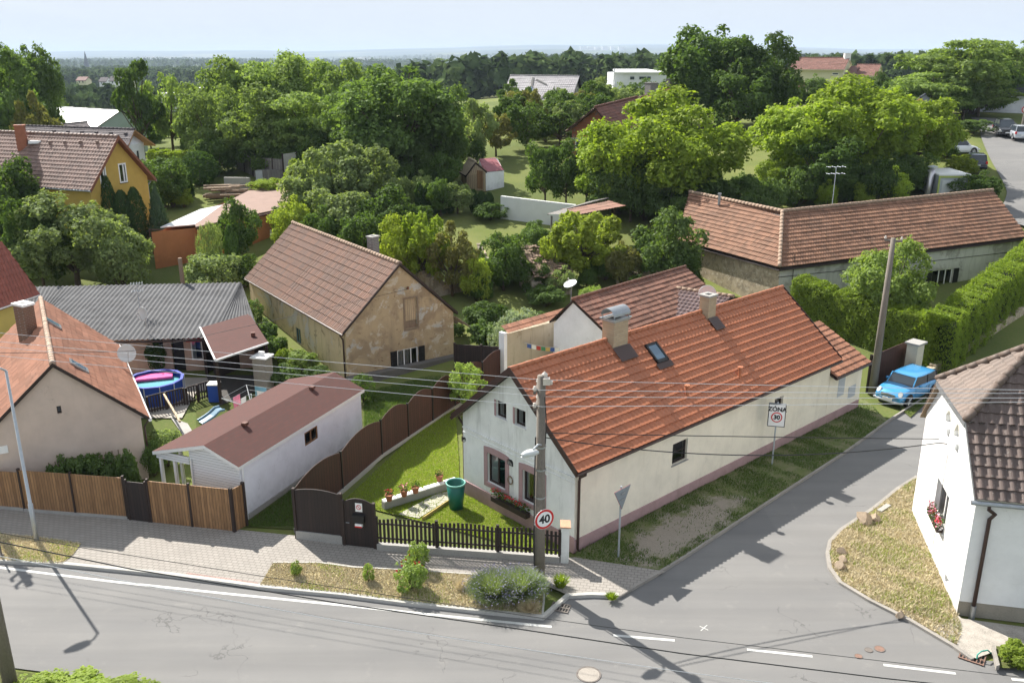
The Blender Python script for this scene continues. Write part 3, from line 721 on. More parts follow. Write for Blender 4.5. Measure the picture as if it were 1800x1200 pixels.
# walls: gable in greyed white, long sides cream
mbs={}
Mw=M.walls(MATS['cream'],holes,'wall',skip=('front',))
mb=MB(); wallgrid(mb,M.face('front'),M.W,0,[(0,M.rh(M.W)-.12),(M.W/2,M.rz-.12),(M.W,M.rh(0)-.12)],holes['front']); gw=mb.build('gable_wall',MATS['gable_white'],T); gw['label']='pale grey gable wall with mould streaks'
mb=MB(); mp=M.face('front'); mb.hexa(mp(-.02,0,-.05),mp(M.W+.04,0,-.05)-mp(-.02,0,-.05),mp(0,0,.0)-mp(0,0,-.05),Vector((0,0,.62))); mb.build('plinth',MATS['pinkbase'],T)
mb=MB(); mp=M.face('right'); mb.hexa(mp(-.04,0,-.05),mp(M.L+3.2,0,-.05)-mp(-.04,0,-.05),mp(0,0,.0)-mp(0,0,-.05),Vector((0,0,.5))); mb.build('plinth',MATS['pinkbase'],T)
mb=MB(); mp=M.face('front')
for z,h,o in ((2.92,.05,.05),(2.72,.03,.03)): mb.hexa(mp(0,z,-o),mp(M.W,z,-o)-mp(0,z,-o),mp(0,z,0)-mp(0,z,-o),Vector((0,0,h)))
mb.build('cornice',MATS['gable_white'],T)
for w in (w1,w2):
    window(T,mp,*w,MATS['darkwood'],GL,mull=(.5,),bars=(),fw=.07,curtain=[(0.05,.4)] if w is w1 else [(.0,.2),(.8,1.)],sill=MATS['pinktrim'])
    trim(T,mp,*w,.2,MATS['pinktrim'],.03,.07)
for w in (w3,w4):
    window(T,mp,*w,MATS['darkwood'],GL,mull=(),fw=.05,sill=MATS['white_paint'],curtain=[(.1,.45)])
    mb=MB(); o=mp(w[0]-.1,w[2],-.015); mb.hexa(o,mp(w[0],w[2],-.015)-o,mp(w[0]-.1,w[2],.0)-o,Vector((0,0,w[3]-w[2]))); mb.build('window_surround',MATS['pinktrim'],T)
for w in (r1,r2): window(T,M.face('right'),*w,MATS['darkwood'],GL,mull=(),bars=(.5,),fw=.05,sill=MATS['concrete'])
M.roof(MATS['orange_tiles'],.235,.355,.045,.055,'wave',6,verge=MATS['brown_metal'],ridge_r=.11,ridge_seg=.38,vergew=.2)
M.gutter('right',MATS['brown_metal'],.12,drop=0); M.gutter('left',MATS['brown_metal'],.1,drop=0)
# chimneys, vents, skylight
brk=MATS['stonebrick']
rzM=math.atan2(M.u.y,M.u.x)
p,s1,t1=onroof(M,1075,592); c=M.pt(s1,M.tr-.1,0)
chimney(T,c,rzM,.85,.62,5.9,7.05,brk,MATS['concrete'])
mb=MB(); n=12; ax=M.u; sd=M.w
cc=c+Vector((0,0,7.13)); pr=[]
for k in range(n+1):
    a=math.pi*k/n; pr.append(sd*(math.cos(a)*.33)+Vector((0,0,.14+math.sin(a)*.30)))
for k in range(n): mb.prism([cc-ax*.5+pr[k],cc+ax*.5+pr[k],cc+ax*.5+pr[k+1],cc-ax*.5+pr[k+1]],(pr[k]+pr[k+1]-Vector((0,0,.28))).normalized()*.012)
for s_ in (-1,1):
    mb.hexa(cc-ax*.55+sd*(.33*s_-.06),ax*1.1,sd*.12,Vector((0,0,.03)))
    for e in (-.42,.42): mb.tube([cc+ax*e+sd*.3*s_,cc+ax*e+sd*.32*s_+Vector((0,0,.2))],.02,6)
mb.build('chimney_cowl',MATS['zinc'],T,smooth=False)
p,s2,t2=onroof(M,1233,540); c=M.pt(s2,M.tr-.15,0)
chimney(T,c,rzM,.55,.5,5.9,6.95,brk,MATS['concrete'])
for ss_,dd in ((s1,.5),(s2,.33)):
    mb=MB(); 
    for q in (0,):
        A=M.pt(ss_-dd,M.tr-.45,M.rh(M.tr-.45)+.17); B=M.pt(ss_+dd,M.tr-.45,M.rh(M.tr-.45)+.17); t3=M.tr-.95
        C=M.pt(ss_+dd,t3,M.rh(t3)+.17); D=M.pt(ss_-dd,t3,M.rh(t3)+.17); mb.prism([A,B,C,D],(0,0,.02))
    mb.build('chimney_flashing',MATS['brown_metal'],T)
p0,sa,ta=onroof(M,1150,607);p1,sb,tb=onroof(M,1160,643)
def roofquad(H,s0,s1_,t0,t1_,lift): return [H.pt(s0,t0,H.rh(t0)+lift),H.pt(s1_,t0,H.rh(t0)+lift),H.pt(s1_,t1_,H.rh(t1_)+lift),H.pt(s0,t1_,H.rh(t1_)+lift)]
sm=(sa+sb)/2-.05
q=roofquad(M,sm-.36,sm+.36,ta,tb,.12); mb=MB()
nn=(q[1]-q[0]).cross(q[3]-q[0]).normalized(); nn=nn if nn.z>0 else -nn
fw=.09; e1=(q[1]-q[0]).normalized(); e2=(q[3]-q[0]).normalized(); A,B,C,D=q
for (o,a,b) in ((A,B-A,e2*fw),(D,C-D,-e2*fw*1.6),(A,D-A,e1*fw),(B,C-B,-e1*fw)): mb.hexa(o,a,b,nn*.08)
sk=mb.build('skylight',MATS['black'],T); mb=MB(); mb.poly([A+nn*.05,B+nn*.05,C+nn*.05,D+nn*.05]); mb.build('pane',MATS['sky_glass'],sk)
mb=MB(); mb.prism([D+nn*.015-e1*.1,C+nn*.015+e1*.1,C+e2*.28+e1*.1+nn*.01,D+e2*.28-e1*.1+nn*.01],nn*.02); mb.build('flashing',MATS['brown_metal'],sk)
for pp in ((1207,697),(1300,664)):
    p,s_,t_=onroof(M,*pp); mb=MB(); mb.tube([p,p+Vector((0,0,.42))],.07,10); mb.tube([p+Vector((0,0,.42)),p+Vector((0,0,.5))],.12,10)
    mb.build('roof_vent',MATS['orange_tiles'],T)
# address number, plaque, wreath hang on the gable
mp=M.face('front')
a,z=onface(M,'front',815,772); o=mp(a,z,-.02); text_mesh('house_number','19',.3,MATS['signblack'],None,plane_M(Vector(o),mp(1,0)-mp(0,0)),.01,.008)
hn=bpy.data.objects['house_number']; tag(hn,'dark house number 19 on the white gable beside the left downpipe','house number')
a,z=onface(M,'front',897,812); t=thing('name_plaque','small arched dark plaque between the two lower gable windows','plaque',mp(a,z)); mb=MB()
pl=[mp(a-.16,z-.12,-.03),mp(a+.16,z-.12,-.03),mp(a+.16,z+.04,-.03),mp(a+.1,z+.12,-.03),mp(a-.1,z+.12,-.03),mp(a-.16,z+.04,-.03)]
mb.prism(pl,mp(0,0,.0)-mp(0,0,-.03)); mb.build('plate',MATS['signblack'],t)
mb=MB()
for k,(dx,h) in enumerate(((-.09,.1),(-.03,.14),(.04,.12),(.1,.08))): mb.hexa(mp(a+dx-.018,z-.09,-.036),mp(a+dx+.018,z,-.036)-mp(a+dx-.018,z,-.036),mp(0,0,.0)-mp(0,0,-.005),Vector((0,0,h)))
mb.build('relief',MATS['concrete'],t)
a,z=onface(M,'front',898,843); mb=MB(); pts=[mp(a+.13*math.cos(k*math.pi/8),z+.16*math.sin(k*math.pi/8),-.04) for k in range(17)]
mb.tube(pts,.028,6,cap=False); tag(mb.build('door_wreath',MATS['oldwood'],None,loc=mp(a,z)),'small straw wreath hanging between the lower gable windows','wreath')
# ============================================================ low annex behind the cottage
T=thing('annex','low cream annex with tiled lean-to roof behind the orange-roofed cottage','outbuilding',M.pt(M.L,0,0))
A=M.pt(M.L+.03,0,0);u=M.u;w=M.w
La=3.25
mb=MB(); zt=2.55
P=[A,A+u*La,A+u*La+w*2.6,A+w*2.6]
for i in range(4):
    a,b=P[i],P[(i+1)%4]; za=zt if i in(0,) else (zt if i==1 else 4.0); zb={0:zt,1:3.9,2:3.9,3:zt}[i]; za={0:zt,1:zt,2:3.9,3:3.9}[i]
    mb.poly([a,b,b+Vector((0,0,zb)),a+Vector((0,0,za))])
mb.build('wall',MATS['cream'],T)
tilemat('brown_tiles',(.235,.12,.085),.35,(.10,.07,.055),.45,.75)
tilemat('annex_tiles',(.33,.155,.095),.3,(.15,.08,.05),.3,.7)
mb=MB(); V=lambda z:Vector((0,0,z)); A0=A+u*.02
tiles(mb,A0+w*2.7+V(4.0),A0+u*(La+.15)+w*2.7+V(4.0),A0-w*.3+V(2.5),A0+u*(La+.15)-w*.3+V(2.5),.24,.35,.04,.04,'wave',5)
mb.build('roof',MATS['annex_tiles'],T)
mb=MB(); mb.prism([A0+w*2.7+V(3.97),A0+u*(La+.15)+w*2.7+V(3.97),A0+u*(La+.15)-w*.3+V(2.47),A0-w*.3+V(2.47)],(0,0,-.09)); mb.build('eaves_boards',MATS['darkwood'],T)
mb=MB(); mb.tube([A0-w*.34+V(2.45),A0+u*(La+.15)-w*.34+V(2.45)],.06,8); mb.build('gutter',MATS['brown_metal'],T)
mb=MB(); q=A0+u*.9-w*.02; mb.hexa(q+V(1.2),u*.62,w*.02,V(1.0)); mb.hexa(q+u*1.1+V(.85),u*.7,w*.02,V(.6)); mb.build('meter_box',MATS['zinc'] if False else pm('greybox',(.45,.47,.5),.6,.05),T)
# ============================================================ brown derelict house
T=thing('old_house','derelict ochre house with peeling plaster and weathered brown tiles','house',(-3.38,49.5,0))
B=House(T,(-3.38,49.5),-34.93,6.77,15.0,2.91,6.26,-.1,.2,.15)
plaster('peeling',(.45,.345,.215),(.16,.13,.10),.5,patchc=[((.32,.24,.155),.9,.48,.58),((.50,.43,.33),1.6,.55,.60),((.44,.42,.38),.8,.58,.62),((.235,.165,.10),3.,.60,.66)])
plaster('peeling_side',(.62,.50,.30),(.15,.12,.08),.55,patchc=[((.52,.48,.40),.45,.54,.60),((.33,.26,.16),1.3,.56,.62)])
tilemat('old_tiles',(.215,.125,.09),.38,(.13,.10,.08),.45,.85,hue=(.20,.135,.11))
wa=hole(B,'front',698,616,736,655); wb=hole(B,'front',711,526,734,575); wb=(wb[0],wb[1],wb[2],wb[3])
wl=hole(B,'left',519,574,530,606)
B.walls(MATS['peeling'],{'front':[wa,wb]},'gable_wall',skip=('left','right','back'))
B.walls(MATS['peeling_side'],{'left':[wl]},'wall',skip=('front',))
mp=B.face('front'); window(T,mp,*wa,MATS['white_paint'],GL,mull=(.34,.67),fw=.06,sill=MATS['pinktrim'],dep=.06,curtain=[(.05,.3),(.4,.6)])
for (a0,a1) in ((wa[0]-.42,wa[0]-.03),(wa[1]+.03,wa[1]+.42)):
    mb=MB(); o=mp(a0,wa[2],-.05); mb.hexa(o,mp(a1,wa[2],-.05)-o,mp(a0,wa[2],-.01)-o,V(wa[3]-wa[2])); 
    for k in range(9): z=wa[2]+.08+k*(wa[3]-wa[2]-.16)/9; mb.hexa(mp(a0+.05,z,-.065),mp(a1-.05,z,-.065)-mp(a0+.05,z,-.065),mp(0,0,0)-mp(0,0,-.014),V(.05))
    mb.build('shutter',MATS['black'],T)
mb=MB(); a,b,c,d=wb; mb.poly([mp(a,c+.45,.1),mp(b,c+.45,.1),mp(b,d,.1),mp(a,d,.1)]); mb.build('boarded_opening',MATS['shedboards'],T)
mb=MB(); mb.poly([mp(a,c,.14),mp(b,c,.14),mp(b,c+.45,.13),mp(a,c+.45,.13)]); mb.build('old_sill',MATS['oldwood'],T)
trim(T,mp,a,b,c,d,.1,MATS['oldwood'],.02)
window(T,B.face('left'),*wl,pm('bluegreen',(.10,.19,.20),.7,.15),MATS['glassdark'],mull=(.5,),fw=.06,dep=.08)
B.roof(MATS['old_tiles'],.19,.44,.028,.04,'rib',5,ridge_r=.13,ridge_seg=.34,sag=.006,verge=MATS['darkwood'],vergew=.1,boards=False,ridgemat=tilemat('ridge_old',(.42,.30,.22),.3,(.16,.12,.09),.5,.85))
B.gutter('left',MATS['brown_metal'],.1,drop=0,kick=False)
p,s_,t_=onroof(B,632,428); c=B.pt(5.3,B.tr-1.1,0); chimney(T,c,R(55),.55,.45,4.6,6.75,MATS['greybrick'])
mb=MB(); 
for k in range(8):
    q=B.pt(.2+k*.28,-.25,2.6-.02*k); mb.tube([q,q+B.w*(-1.1-.1*random.random())+V(-.75-.2*random.random())+B.u*random.uniform(-.1,.4)],.045,5)
mb.build('broken_eaves_poles',MATS['oldwood'],T)
mb=MB(); q=mp(.0,0); mb.hexa(mp(-.1,-.3,-.5),mp(B.W+.1,-.3,-.5)-mp(-.1,-.3,-.5),mp(0,0,0)-mp(0,0,-.5),V(.75)); mb.build('plinth',pm('darkrender',(.13,.12,.11),.95,.25,1.2,bmp=.4),T)
# ============================================================ pink-beige house at left
T=thing('beige_house','beige plastered house at left edge with salmon tiled roof and brick chimney','house',(-15.37,34.28,0))
K=House(T,(-15.37,34.28),-28.76,5.79,11.04,2.7,5.58,0,.3,.15,oeL=.9,ezL=2.2)
K.oeL=.9; K.ezL=K.rz-(K.rz-K.ez)*(K.W/2+.9)/(K.W/2+.3)
plaster('beige',(.60,.485,.41),(.32,.25,.2),.18)
tilemat('salmon_tiles',(.35,.165,.105),.22,(.18,.11,.08),.35,.8)
vent=hole(K,'front',99,714,109,726)
K.walls(MATS['beige'],{'front':[vent]},'wall')
mp=K.face('front'); window(T,mp,*vent,MATS['darkwood'],MATS['glassdark'],fw=.03)
# the house continues to the left of its first bay
mb=MB(); a0,z0=onface(K,'front',0,793); a1,z1=onface(K,'front',13,783)
mb.hexa(mp(a1-.8,z0-.1,-.04),mp(a1,z0,-.04)-mp(a1-.8,z0,-.04),mp(0,0,0)-mp(0,0,-.04),V(.3)); mb.build('wall_lamp_box',MATS['white_paint'],T)
K.roof(MATS['salmon_tiles'],.2,.33,.03,.025,'wave',4,verge=MATS['darkwood'],vergew=.08,ridge_r=.12,ridge_seg=.33,sag=.012,boards=False,ridgemat=tilemat('ridge_cream',(.50,.36,.27),.25,(.25,.16,.12),.4,.8))
K.gutter('right',MATS['white_paint'],None,r=.075)
mb=MB(); q=K.pt(.1,-.1,0); mb.tube([q+V(.3),q+V(2.3),K.pt(.1,-.33,2.6)],.045,8); mb.build('downpipe',MATS['brown_metal'],T)
p,s_,t_=onroof(K,50,590,'left'); c=K.pt(s_,t_+.0,0); chimney(T,c,R(61),.5,.75,p.z-.3,p.z+1.45,MATS['oldbrick'],MATS['white_paint'],.1)
for pp,qq in (((82,565),(105,578)),((134,643),(146,653))):
    p,s_,t_=onroof(K,(pp[0]+qq[0])/2,(pp[1]+qq[1])/2); mb=MB(); q4=roofquad(K,s_-.3,s_+.3,t_+.32,t_-.32,.08); mb.prism(q4,(0,0,.09)); sk=mb.build('skylight',MATS['zinc'],T)
    mb=MB(); q4=roofquad(K,s_-.22,s_+.22,t_+.24,t_-.24,.175); mb.poly(q4); mb.build('pane',MATS['sky_glass'],sk)
# ============================================================ long white shed with shingle roof
T=thing('garden_building','long white garden building with reddish shingle roof and corner porch','shed',(-10.27,30.5,0))
# local frame: right wall from front corner
S=House(T,(-10.27,30.55),22.5,3.9,8.6,2.38,3.0,0,.12,.15,tr=1.45,ezL=2.3,oeL=.15)
plaster('white_render',(.84,.85,.90),(.5,.5,.52),.08)
ws=hole(S,'right',533,738,556,763)
S.walls(MATS['white_render'],{'right':[(ws[0],ws[0]+.95,1.4,2.0)]},'wall',skip=('front','left'))
ws=(ws[0],ws[0]+.95,1.4,2.0)
window(T,S.face('right'),*ws,pm('brownframe',(.22,.11,.05),.6,.15),GL,mull=(.5,),fw=.07,dep=.04)
# siding front: set back porch on the left third
def wallpoly(H,pts,mat,name):
    mb=MB(); mb.poly([H.pt(s,t,z) for s,t,z in pts]); mb.build(name,mat,T)
pc=2.35
wallpoly(S,[(0,0,0),(0,pc,0),(0,pc,S.rh(pc)-.1),(0,S.tr,S.rz-.1),(0,0,S.rh(0)-.1)],MATS['siding'],'siding_wall')
wallpoly(S,[(0,pc,0),(2.2,pc,0),(2.2,pc,S.rh(pc)-.1),(0,pc,S.rh(pc)-.1)],MATS['siding'],'siding_wall')
wallpoly(S,[(2.2,pc,0),(2.2,S.W,0),(2.2,S.W,S.rh(S.W)-.1),(2.2,pc,S.rh(pc)-.1)],MATS['siding'],'siding_wall')
wallpoly(S,[(2.2,S.W,0),(S.L,S.W,0),(S.L,S.W,S.rh(S.W)-.1),(2.2,S.W,S.rh(S.W)-.1)],MATS['siding'],'siding_wall')
mb=MB()
for s_,t_ in ((0.05,S.W-.05),(0.05,S.W-.75),(1.1,S.W-.05)): q=S.pt(s_,t_,0); mb.box((q.x,q.y,1.1),(.11,.11,2.2),R(67))
mb.build('porch_post',MATS['white_paint'],T)
mb=MB(); mb.hexa(S.pt(-.05,pc,2.0),S.w*(S.W-pc+.05),S.u*.04,V(.32)); mb.hexa(S.pt(-.05,S.W+.04,2.0),S.u*2.2,S.w*.03,V(.25)); mb.build('fascia',MATS['siding'],T)
def shingles():
    m,nt,b=newmat('shingles'); uv=nt.nodes.new('ShaderNodeUVMap'); br=nt.nodes.new('ShaderNodeTexBrick'); nt.links.new(uv.outputs[0],br.inputs[0])
    br.inputs['Color1'].default_value=(.092,.030,.024,1);br.inputs['Color2'].default_value=(.074,.026,.021,1);br.inputs['Mortar'].default_value=(.06,.03,.026,1);br.inputs['Scale'].default_value=1.
    br.inputs['Brick Width'].default_value=.33;br.inputs['Row Height'].default_value=.16;br.inputs['Mortar Size'].default_value=.012
    col=mixc(nt,math_(nt,'MULTIPLY',noi(nt,1.3,5),.5),br.outputs[0],(.08,.04,.034)); nt.links.new(col,b.inputs['Base Color']); b.inputs['Roughness'].default_value=.95; bump(nt,b,br.outputs['Fac'],-.4,.01)
shingles()
def slab_roof(root,quads,mat,th=.08,name='roof',under=None):
    mb=MB()
    for A,B_,C,D in quads:   # A,B top edge ; D,C bottom edge
        A,B_,C,D=map(Vector,(A,B_,C,D)); o=mb.add([A,B_,C,D],[(0,1,2,3)],0); w=(B_-A).length;h=(D-A).length
        mb.uv[o]=np.array([[0,0],[w,0],[w,-h],[0,-h]])
    r=mb.build(name,mat,root); ub=MB()
    for q in quads: ub.prism([Vector(p)-V(.006) for p in q],(0,0,-th))
    ub.build('roof_edge',under or MATS['white_paint'],root); return r
a0,a1=-S.of,S.L+.15
RF,RB=S.pt(a0,S.tr,S.rz),S.pt(a1,S.tr,S.rz);EF,EB=S.pt(a0,-.12,S.ez),S.pt(a1,-.12,S.ez);LF,LB=S.pt(a0,S.W+.15,S.ezL),S.pt(a1,S.W+.15,S.ezL)
slab_roof(T,[(RF,RB,EB,EF),(RB,RF,LF,LB)],MATS['shingles'],.14)
for pp in ((424,748),(543,684)):
    p,s_,t_=onroof(S,*pp); mb=MB(); mb.prism([p,p+S.u*.22,p+S.u*.22-S.w*.2,p-S.w*.2],(0,0,.12)); mb.build('roof_vent',MATS['redbrown'],T)
mb=MB(); mb.hexa(S.pt(0,-.02,0),S.u*S.L,-S.w*.04,V(.22)); mb.build('plinth',MATS['concrete'],T)
mb=MB(); mb.tube([S.pt(.08,-.1,.1),S.pt(.08,-.1,2.3)],.04,8); mb.tube([S.pt(-.06,pc-.1,.1),S.pt(-.06,pc-.1,2.25)],.035,8); mb.build('downpipe',MATS['white_paint'],T)
# ============================================================ white house at right with half hip
T=thing('white_house','white house at right edge with dark brown tiles, half-hip gable and lancet niches','house',(14.15,24.5,0))
X0=Vector((14.18,24.5,0)); gx=Vector((1.45,6.75,0)); gw_=gx.length; gu=gx.normalized(); gb=Vector((gu.y,-gu.x,0))  # gu along gable away, gb along ridge to the right
ezW=4.3; hipz=6.05; slope=1.05; Lw=14
def wp(a,b,z): return X0+gu*a+gb*b+V(z)
plaster('bright_white',(.80,.80,.79),(.6,.6,.6),.05)
rzW=ezW+slope*(gw_/2+.15); ta=(hipz-ezW)/slope-.15
mb=MB()
n1=hole.__code__ if False else None
def gf(a,z,d=0): return X0+gu*(gw_-a)+gb*d+V(z)   # a left->right from outside
gp_o,gp_n=X0,gb
def ongab(x,y):
    p=rayplane(x,y,X0,gb); q=p-X0; return gw_-q.dot(gu),p.z
def gh(x0,y0,x1,y1):
    a,z=ongab(x0,y0);b,w=ongab(x1,y1); return (min(a,b),max(a,b),min(z,w),max(z,w))
def gh4(l,r,t,b): return (ongab(*l)[0],ongab(*r)[0],ongab(*b)[1],ongab(*t)[1])
h1=gh4((1663,727),(1673,731),(1669,721),(1666,747)); h2=gh4((1677,757),(1687,762),(1682,741),(1681,773)); h3=gh4((1649,840),(1668,878),(1649,838),(1642,905)); h4=gh(1617,866,1625,886); h5=gh(1662,1007,1667,1036)

wallgrid(mb,gf,gw_,0,[(0,ezW),(ta+.0,hipz-.1),(gw_-ta,hipz-.1),(gw_,ezW)],[h1,h2,h3,h4,h5],reveal=.2)
sf=lambda a,z,d=0: X0+gb*a+gu*d+V(z)
wallgrid(mb,sf,Lw,0.55,[(0,ezW),(Lw,ezW)],[])
bk=lambda a,z,d=0: X0+gb*(Lw-a)+gu*(gw_-d)+V(z)
wallgrid(mb,bk,Lw,0,[(0,ezW),(Lw,ezW)],[])
mb.build('wall',MATS['bright_white'],T)
mb=MB(); mb.hexa(sf(0.0,0,.06),gb*Lw,-gu*.02,V(.57)); mb.build('plinth',pm('beigeplinth',(.30,.27,.22),.95,.12,2,bmp=.4),T)
mb=MB(); 
for h,pt_ in ((h1,.28),(h2,.38)):
    # pointed lancet head: close the upper corners and back of each niche
    a,b,c,d=h; mid=(a+b)/2; mb.poly([gf(a,c,.2),gf(b,c,.2),gf(b,d,.2),gf(a,d,.2)])
    mb.prism([gf(a,d,-.003),gf(mid,d,-.003),gf(a,d-pt_,-.003)],gb*.19); mb.prism([gf(mid,d,-.003),gf(b,d,-.003),gf(b,d-pt_,-.003)],gb*.19)
a,b,c,d=h4; mb.poly([gf(a,c,.1),gf(b,c,.1),gf(b,d,.1),gf(a,d,.1)])
mb.build('niche',pm('nichegrey',(.50,.49,.44),.9,.06,3),T)
mb=MB(); 
for h in (h1,h2):
    a,b,c,d=h; mb.hexa(gf(a-.08,c-.2,-.1),gf(b+.08,c-.2,-.1)-gf(a-.08,c-.2,-.1),gb*.1,V(.2))
mb.build('niche_sill',MATS['bright_white'],T)
window(T,gf,*h3,MATS['white_paint'],GL,mull=(.5,),fw=.07,dep=.16,sill=MATS['white_paint'])
window(T,gf,*h5,MATS['white_paint'],MATS['glassdark'],mull=(),fw=.04,dep=.1)
tilemat('dark_tiles',(.125,.088,.075),.25,(.06,.05,.05),.35,.6,spec=.45,lich=(.30,.29,.25))
tilemat('hip_tiles',(.165,.12,.095),.25,(.10,.08,.07),.35,.65,spec=.4,lich=(.34,.31,.27))
hb=(rzW-hipz)/slope+.1   # horizontal run of the hip
oe=.22
RT=wp(gw_/2,hb,rzW); RE=wp(gw_/2,Lw,rzW)
HA=wp(ta,-oe,hipz-oe*slope*.3+.02); HB=wp(gw_-ta,-oe,hipz-oe*slope*.3+.02)
E0=wp(-oe,-oe+.1,ezW-.1);E1=wp(-oe,Lw,ezW-.1); E2=wp(gw_+oe,-oe+.1,ezW-.1)
mb=MB(); d_=V(.02)
# front slope: lower trapezoid full width, upper one bounded by the hip line
tiles(mb,HA+V(.03),wp(ta,Lw,HA.z+.03),E0+V(.03),E1+V(.03),.3,.36,.055,.045,'wave',6)
tiles(mb,RT+V(.03),RE+V(.03),HA+V(.03),wp(ta,Lw,HA.z+.03),.3,.36,.055,.045,'wave',6)
mb.build('roof',MATS['dark_tiles'],T)
mb=MB(); tiles(mb,RT+V(.03),RT+gu*-.01+V(.03),HB+V(.03),HA+V(.03),.3,.36,.055,.04,'wave',6); ht=mb.build('hip_roof',MATS['hip_tiles'],T)
mb=MB(); back=[RT,RE,wp(gw_+oe,Lw,ezW-.1),E2,HB]; mb.prism(back,(0,0,.06)); mb.build('rear_roof',MATS['dark_tiles'],T)
mb=MB(); ridge(mb,RT+V(.08),HA+V(.1),.13,.4); ridge(mb,RT+V(.08),HB+V(.1),.13,.4); ridge(mb,RT+V(.1),RE+V(.1),.13,.4); mb.tube([RT+V(-.02),RT+V(.28)],[.22,.12],10); mb.build('ridge_tiles',MATS['hip_tiles'],T,smooth=True)
mb=MB(); mb.hexa(HA+V(-.16)-gb*.02,HB-HA,gb*.04,V(.16)); mb.hexa(E0+V(-.1),HA-E0,gb*.06,V(.14)); mb.build('bargeboard',MATS['zinc'],T)
mb=MB(); mb.hexa(HB+V(-.14),(E2-HB)*1.12,gb*.5,V(.06)); mb.build('eaves_boards',MATS['oldwood'],T)
mb=MB(); a=wp(-oe-.04,-oe,ezW-.17); mb.tube([a,wp(-oe-.04,Lw,ezW-.17)],.075,10); mb.build('gutter',MATS['zinc'],T)
mb=MB(); q=wp(-oe-.04,.3,ezW-.2); q2=wp(-.1,.42,ezW-.75); mb.tube([q,q-V(.15),q+gb*.2+gu*.02-V(.3),q2,wp(-.1,.42,.5)],.06,10); mb.build('downpipe',MATS['brown_metal'],T,smooth=True)
mb=MB(); mb.tube([wp(-.1,.42,.5),wp(-.1,.42,.0)],.085,10); mb.build('drain_shoe',MATS['zinc'],T)
mb=MB(); a_,z_=ongab(1665,780); mb.tube([gf(a_,z_,0),gf(a_,z_+.02,-.25)],.02,6); mb.tube([gf(a_+.05,z_-.02,-.02),gf(a_+.3,z_-.3,-.02),gf(a_+.3,.5,-.02)],.008,5); mb.build('cable_hook',MATS['iron'],T)
# ============================================================ long farm building at right (two wings)
T=thing('farm_building','long angled farm building with brown tiled roof behind the clipped hedge','farm building',(17,55,0))
plaster('farm_wall',(.54,.54,.50),(.15,.15,.14),.55,patchc=[((.33,.32,.29),.7,.5,.58)])
plaster('rubble',(.46,.38,.27),(.2,.17,.13),.3,patchc=[((.30,.25,.18),2.5,.5,.55),((.55,.49,.38),4,.56,.6)])
tilemat('farm_tiles',(.245,.13,.082),.32,(.12,.085,.065),.4,.8)
CE=at(1370,470,4.25); CR=at(1375,372,7.05)
RR=at(1745,335,7.55); RE_=at(1802,417,4.7); LR=at(1212,338,7.05); LE=at(1180,379,4.3)
LE=CE+(LR-CR)*1.02+Vector((-.3,-.1,0)); LE.z=4.25
RE_=CE+(RR-CR)*1.13
mb=MB(); tiles(mb,CR,RR,CE,RE_,.2,.345,.03,.055,'wave',4,sag=.008,seed=5); mb.build('roof',MATS['farm_tiles'],T)
mb=MB(); tiles(mb,LR,CR,LE,CE,.2,.345,.03,.055,'wave',4,sag=.008,seed=6); mb.build('roof',MATS['farm_tiles'],T)
mb=MB(); ridge(mb,CR+V(.05),RR+V(.05),.13,.36); ridge(mb,LR+V(.05),CR+V(.05),.13,.36); ridge(mb,CR+V(.06),CE+V(.08),.13,.36); mb.build('ridge_tiles',MATS['ridge_old'],T,smooth=True)
mb=MB()
# hidden rear slopes so the roof is closed
off=(CR-CE); 
def flat(v): return Vector((v.x,v.y,0))
bR=flat(CR-CE)
RB1=RR+(flat(RR-RE_)); RB1.z=4.4; CB=CR+Vector((1.2,6.2,0)); CB.z=4.4; LB1=LR+Vector((2.2,5.0,0)); LB1.z=4.4
mb.prism([CR,RR,RB1,CB],(0,0,-.08)); mb.prism([LR,CR,CB,LB1],(0,0,-.08)); mb.prism([CR-V(.2),RR-V(.2),RE_-V(.2),CE-V(.2)],(0,0,-.05)); mb.prism([LR-V(.2),CR-V(.2),CE-V(.2),LE-V(.2)],(0,0,-.05)); mb.build('roof_underside',MATS['darkwood'],T)
# walls: right wing along CE->RE_, left wing along CE->LE
ur=flat(RE_-CE).normalized(); inr=Vector((-ur.y,ur.x,0)); c0=flat(CE)+inr*.25+ur*.25
FR=lambda a,z,d=0: c0+ur*a+inr*d+V(z)
Lr=flat(RE_-CE).length-.3
def fonl(fn,x,y):
    o=fn(0,0);n=fn(0,0,1)-o;p=rayplane(x,y,o,n);return (p-o).dot(fn(1,0)-o),p.z
def fh(fn,x0,y0,x1,y1):
    a,z=fonl(fn,x0,y0);b,w=fonl(fn,x1,y1); return (min(a,b),max(a,b),min(z,w),max(z,w))
hw=fh(FR,1640,474,1671,505); hw=(hw[0],hw[1],hw[3]-1.25,hw[3]-.05); hw2=fh(FR,1412,506,1436,518); hw2=(hw2[0],hw2[0]+1.1,hw2[3]-1.2,hw2[3])
zr=RE_.z-CE.z
mb=MB(); wallgrid(mb,FR,Lr,.2,[(0,CE.z-.1),(Lr,RE_.z-.1)],[hw,hw2]); mb.build('wall',MATS['farm_wall'],T)
e=FR(Lr,0); mb=MB(); top=RR-V(.1); mb.poly([e,flat(RB1),flat(RB1)+V(4.3),Vector((top.x,top.y,top.z)),e+V(RE_.z-.1)]); mb.build('gable_wall',MATS['farm_wall'],T)
for h in (hw,hw2): window(T,FR,*h,MATS['white_paint'],GL,mull=(.36,.68),fw=.07,dep=.1,sill=MATS['concrete'])
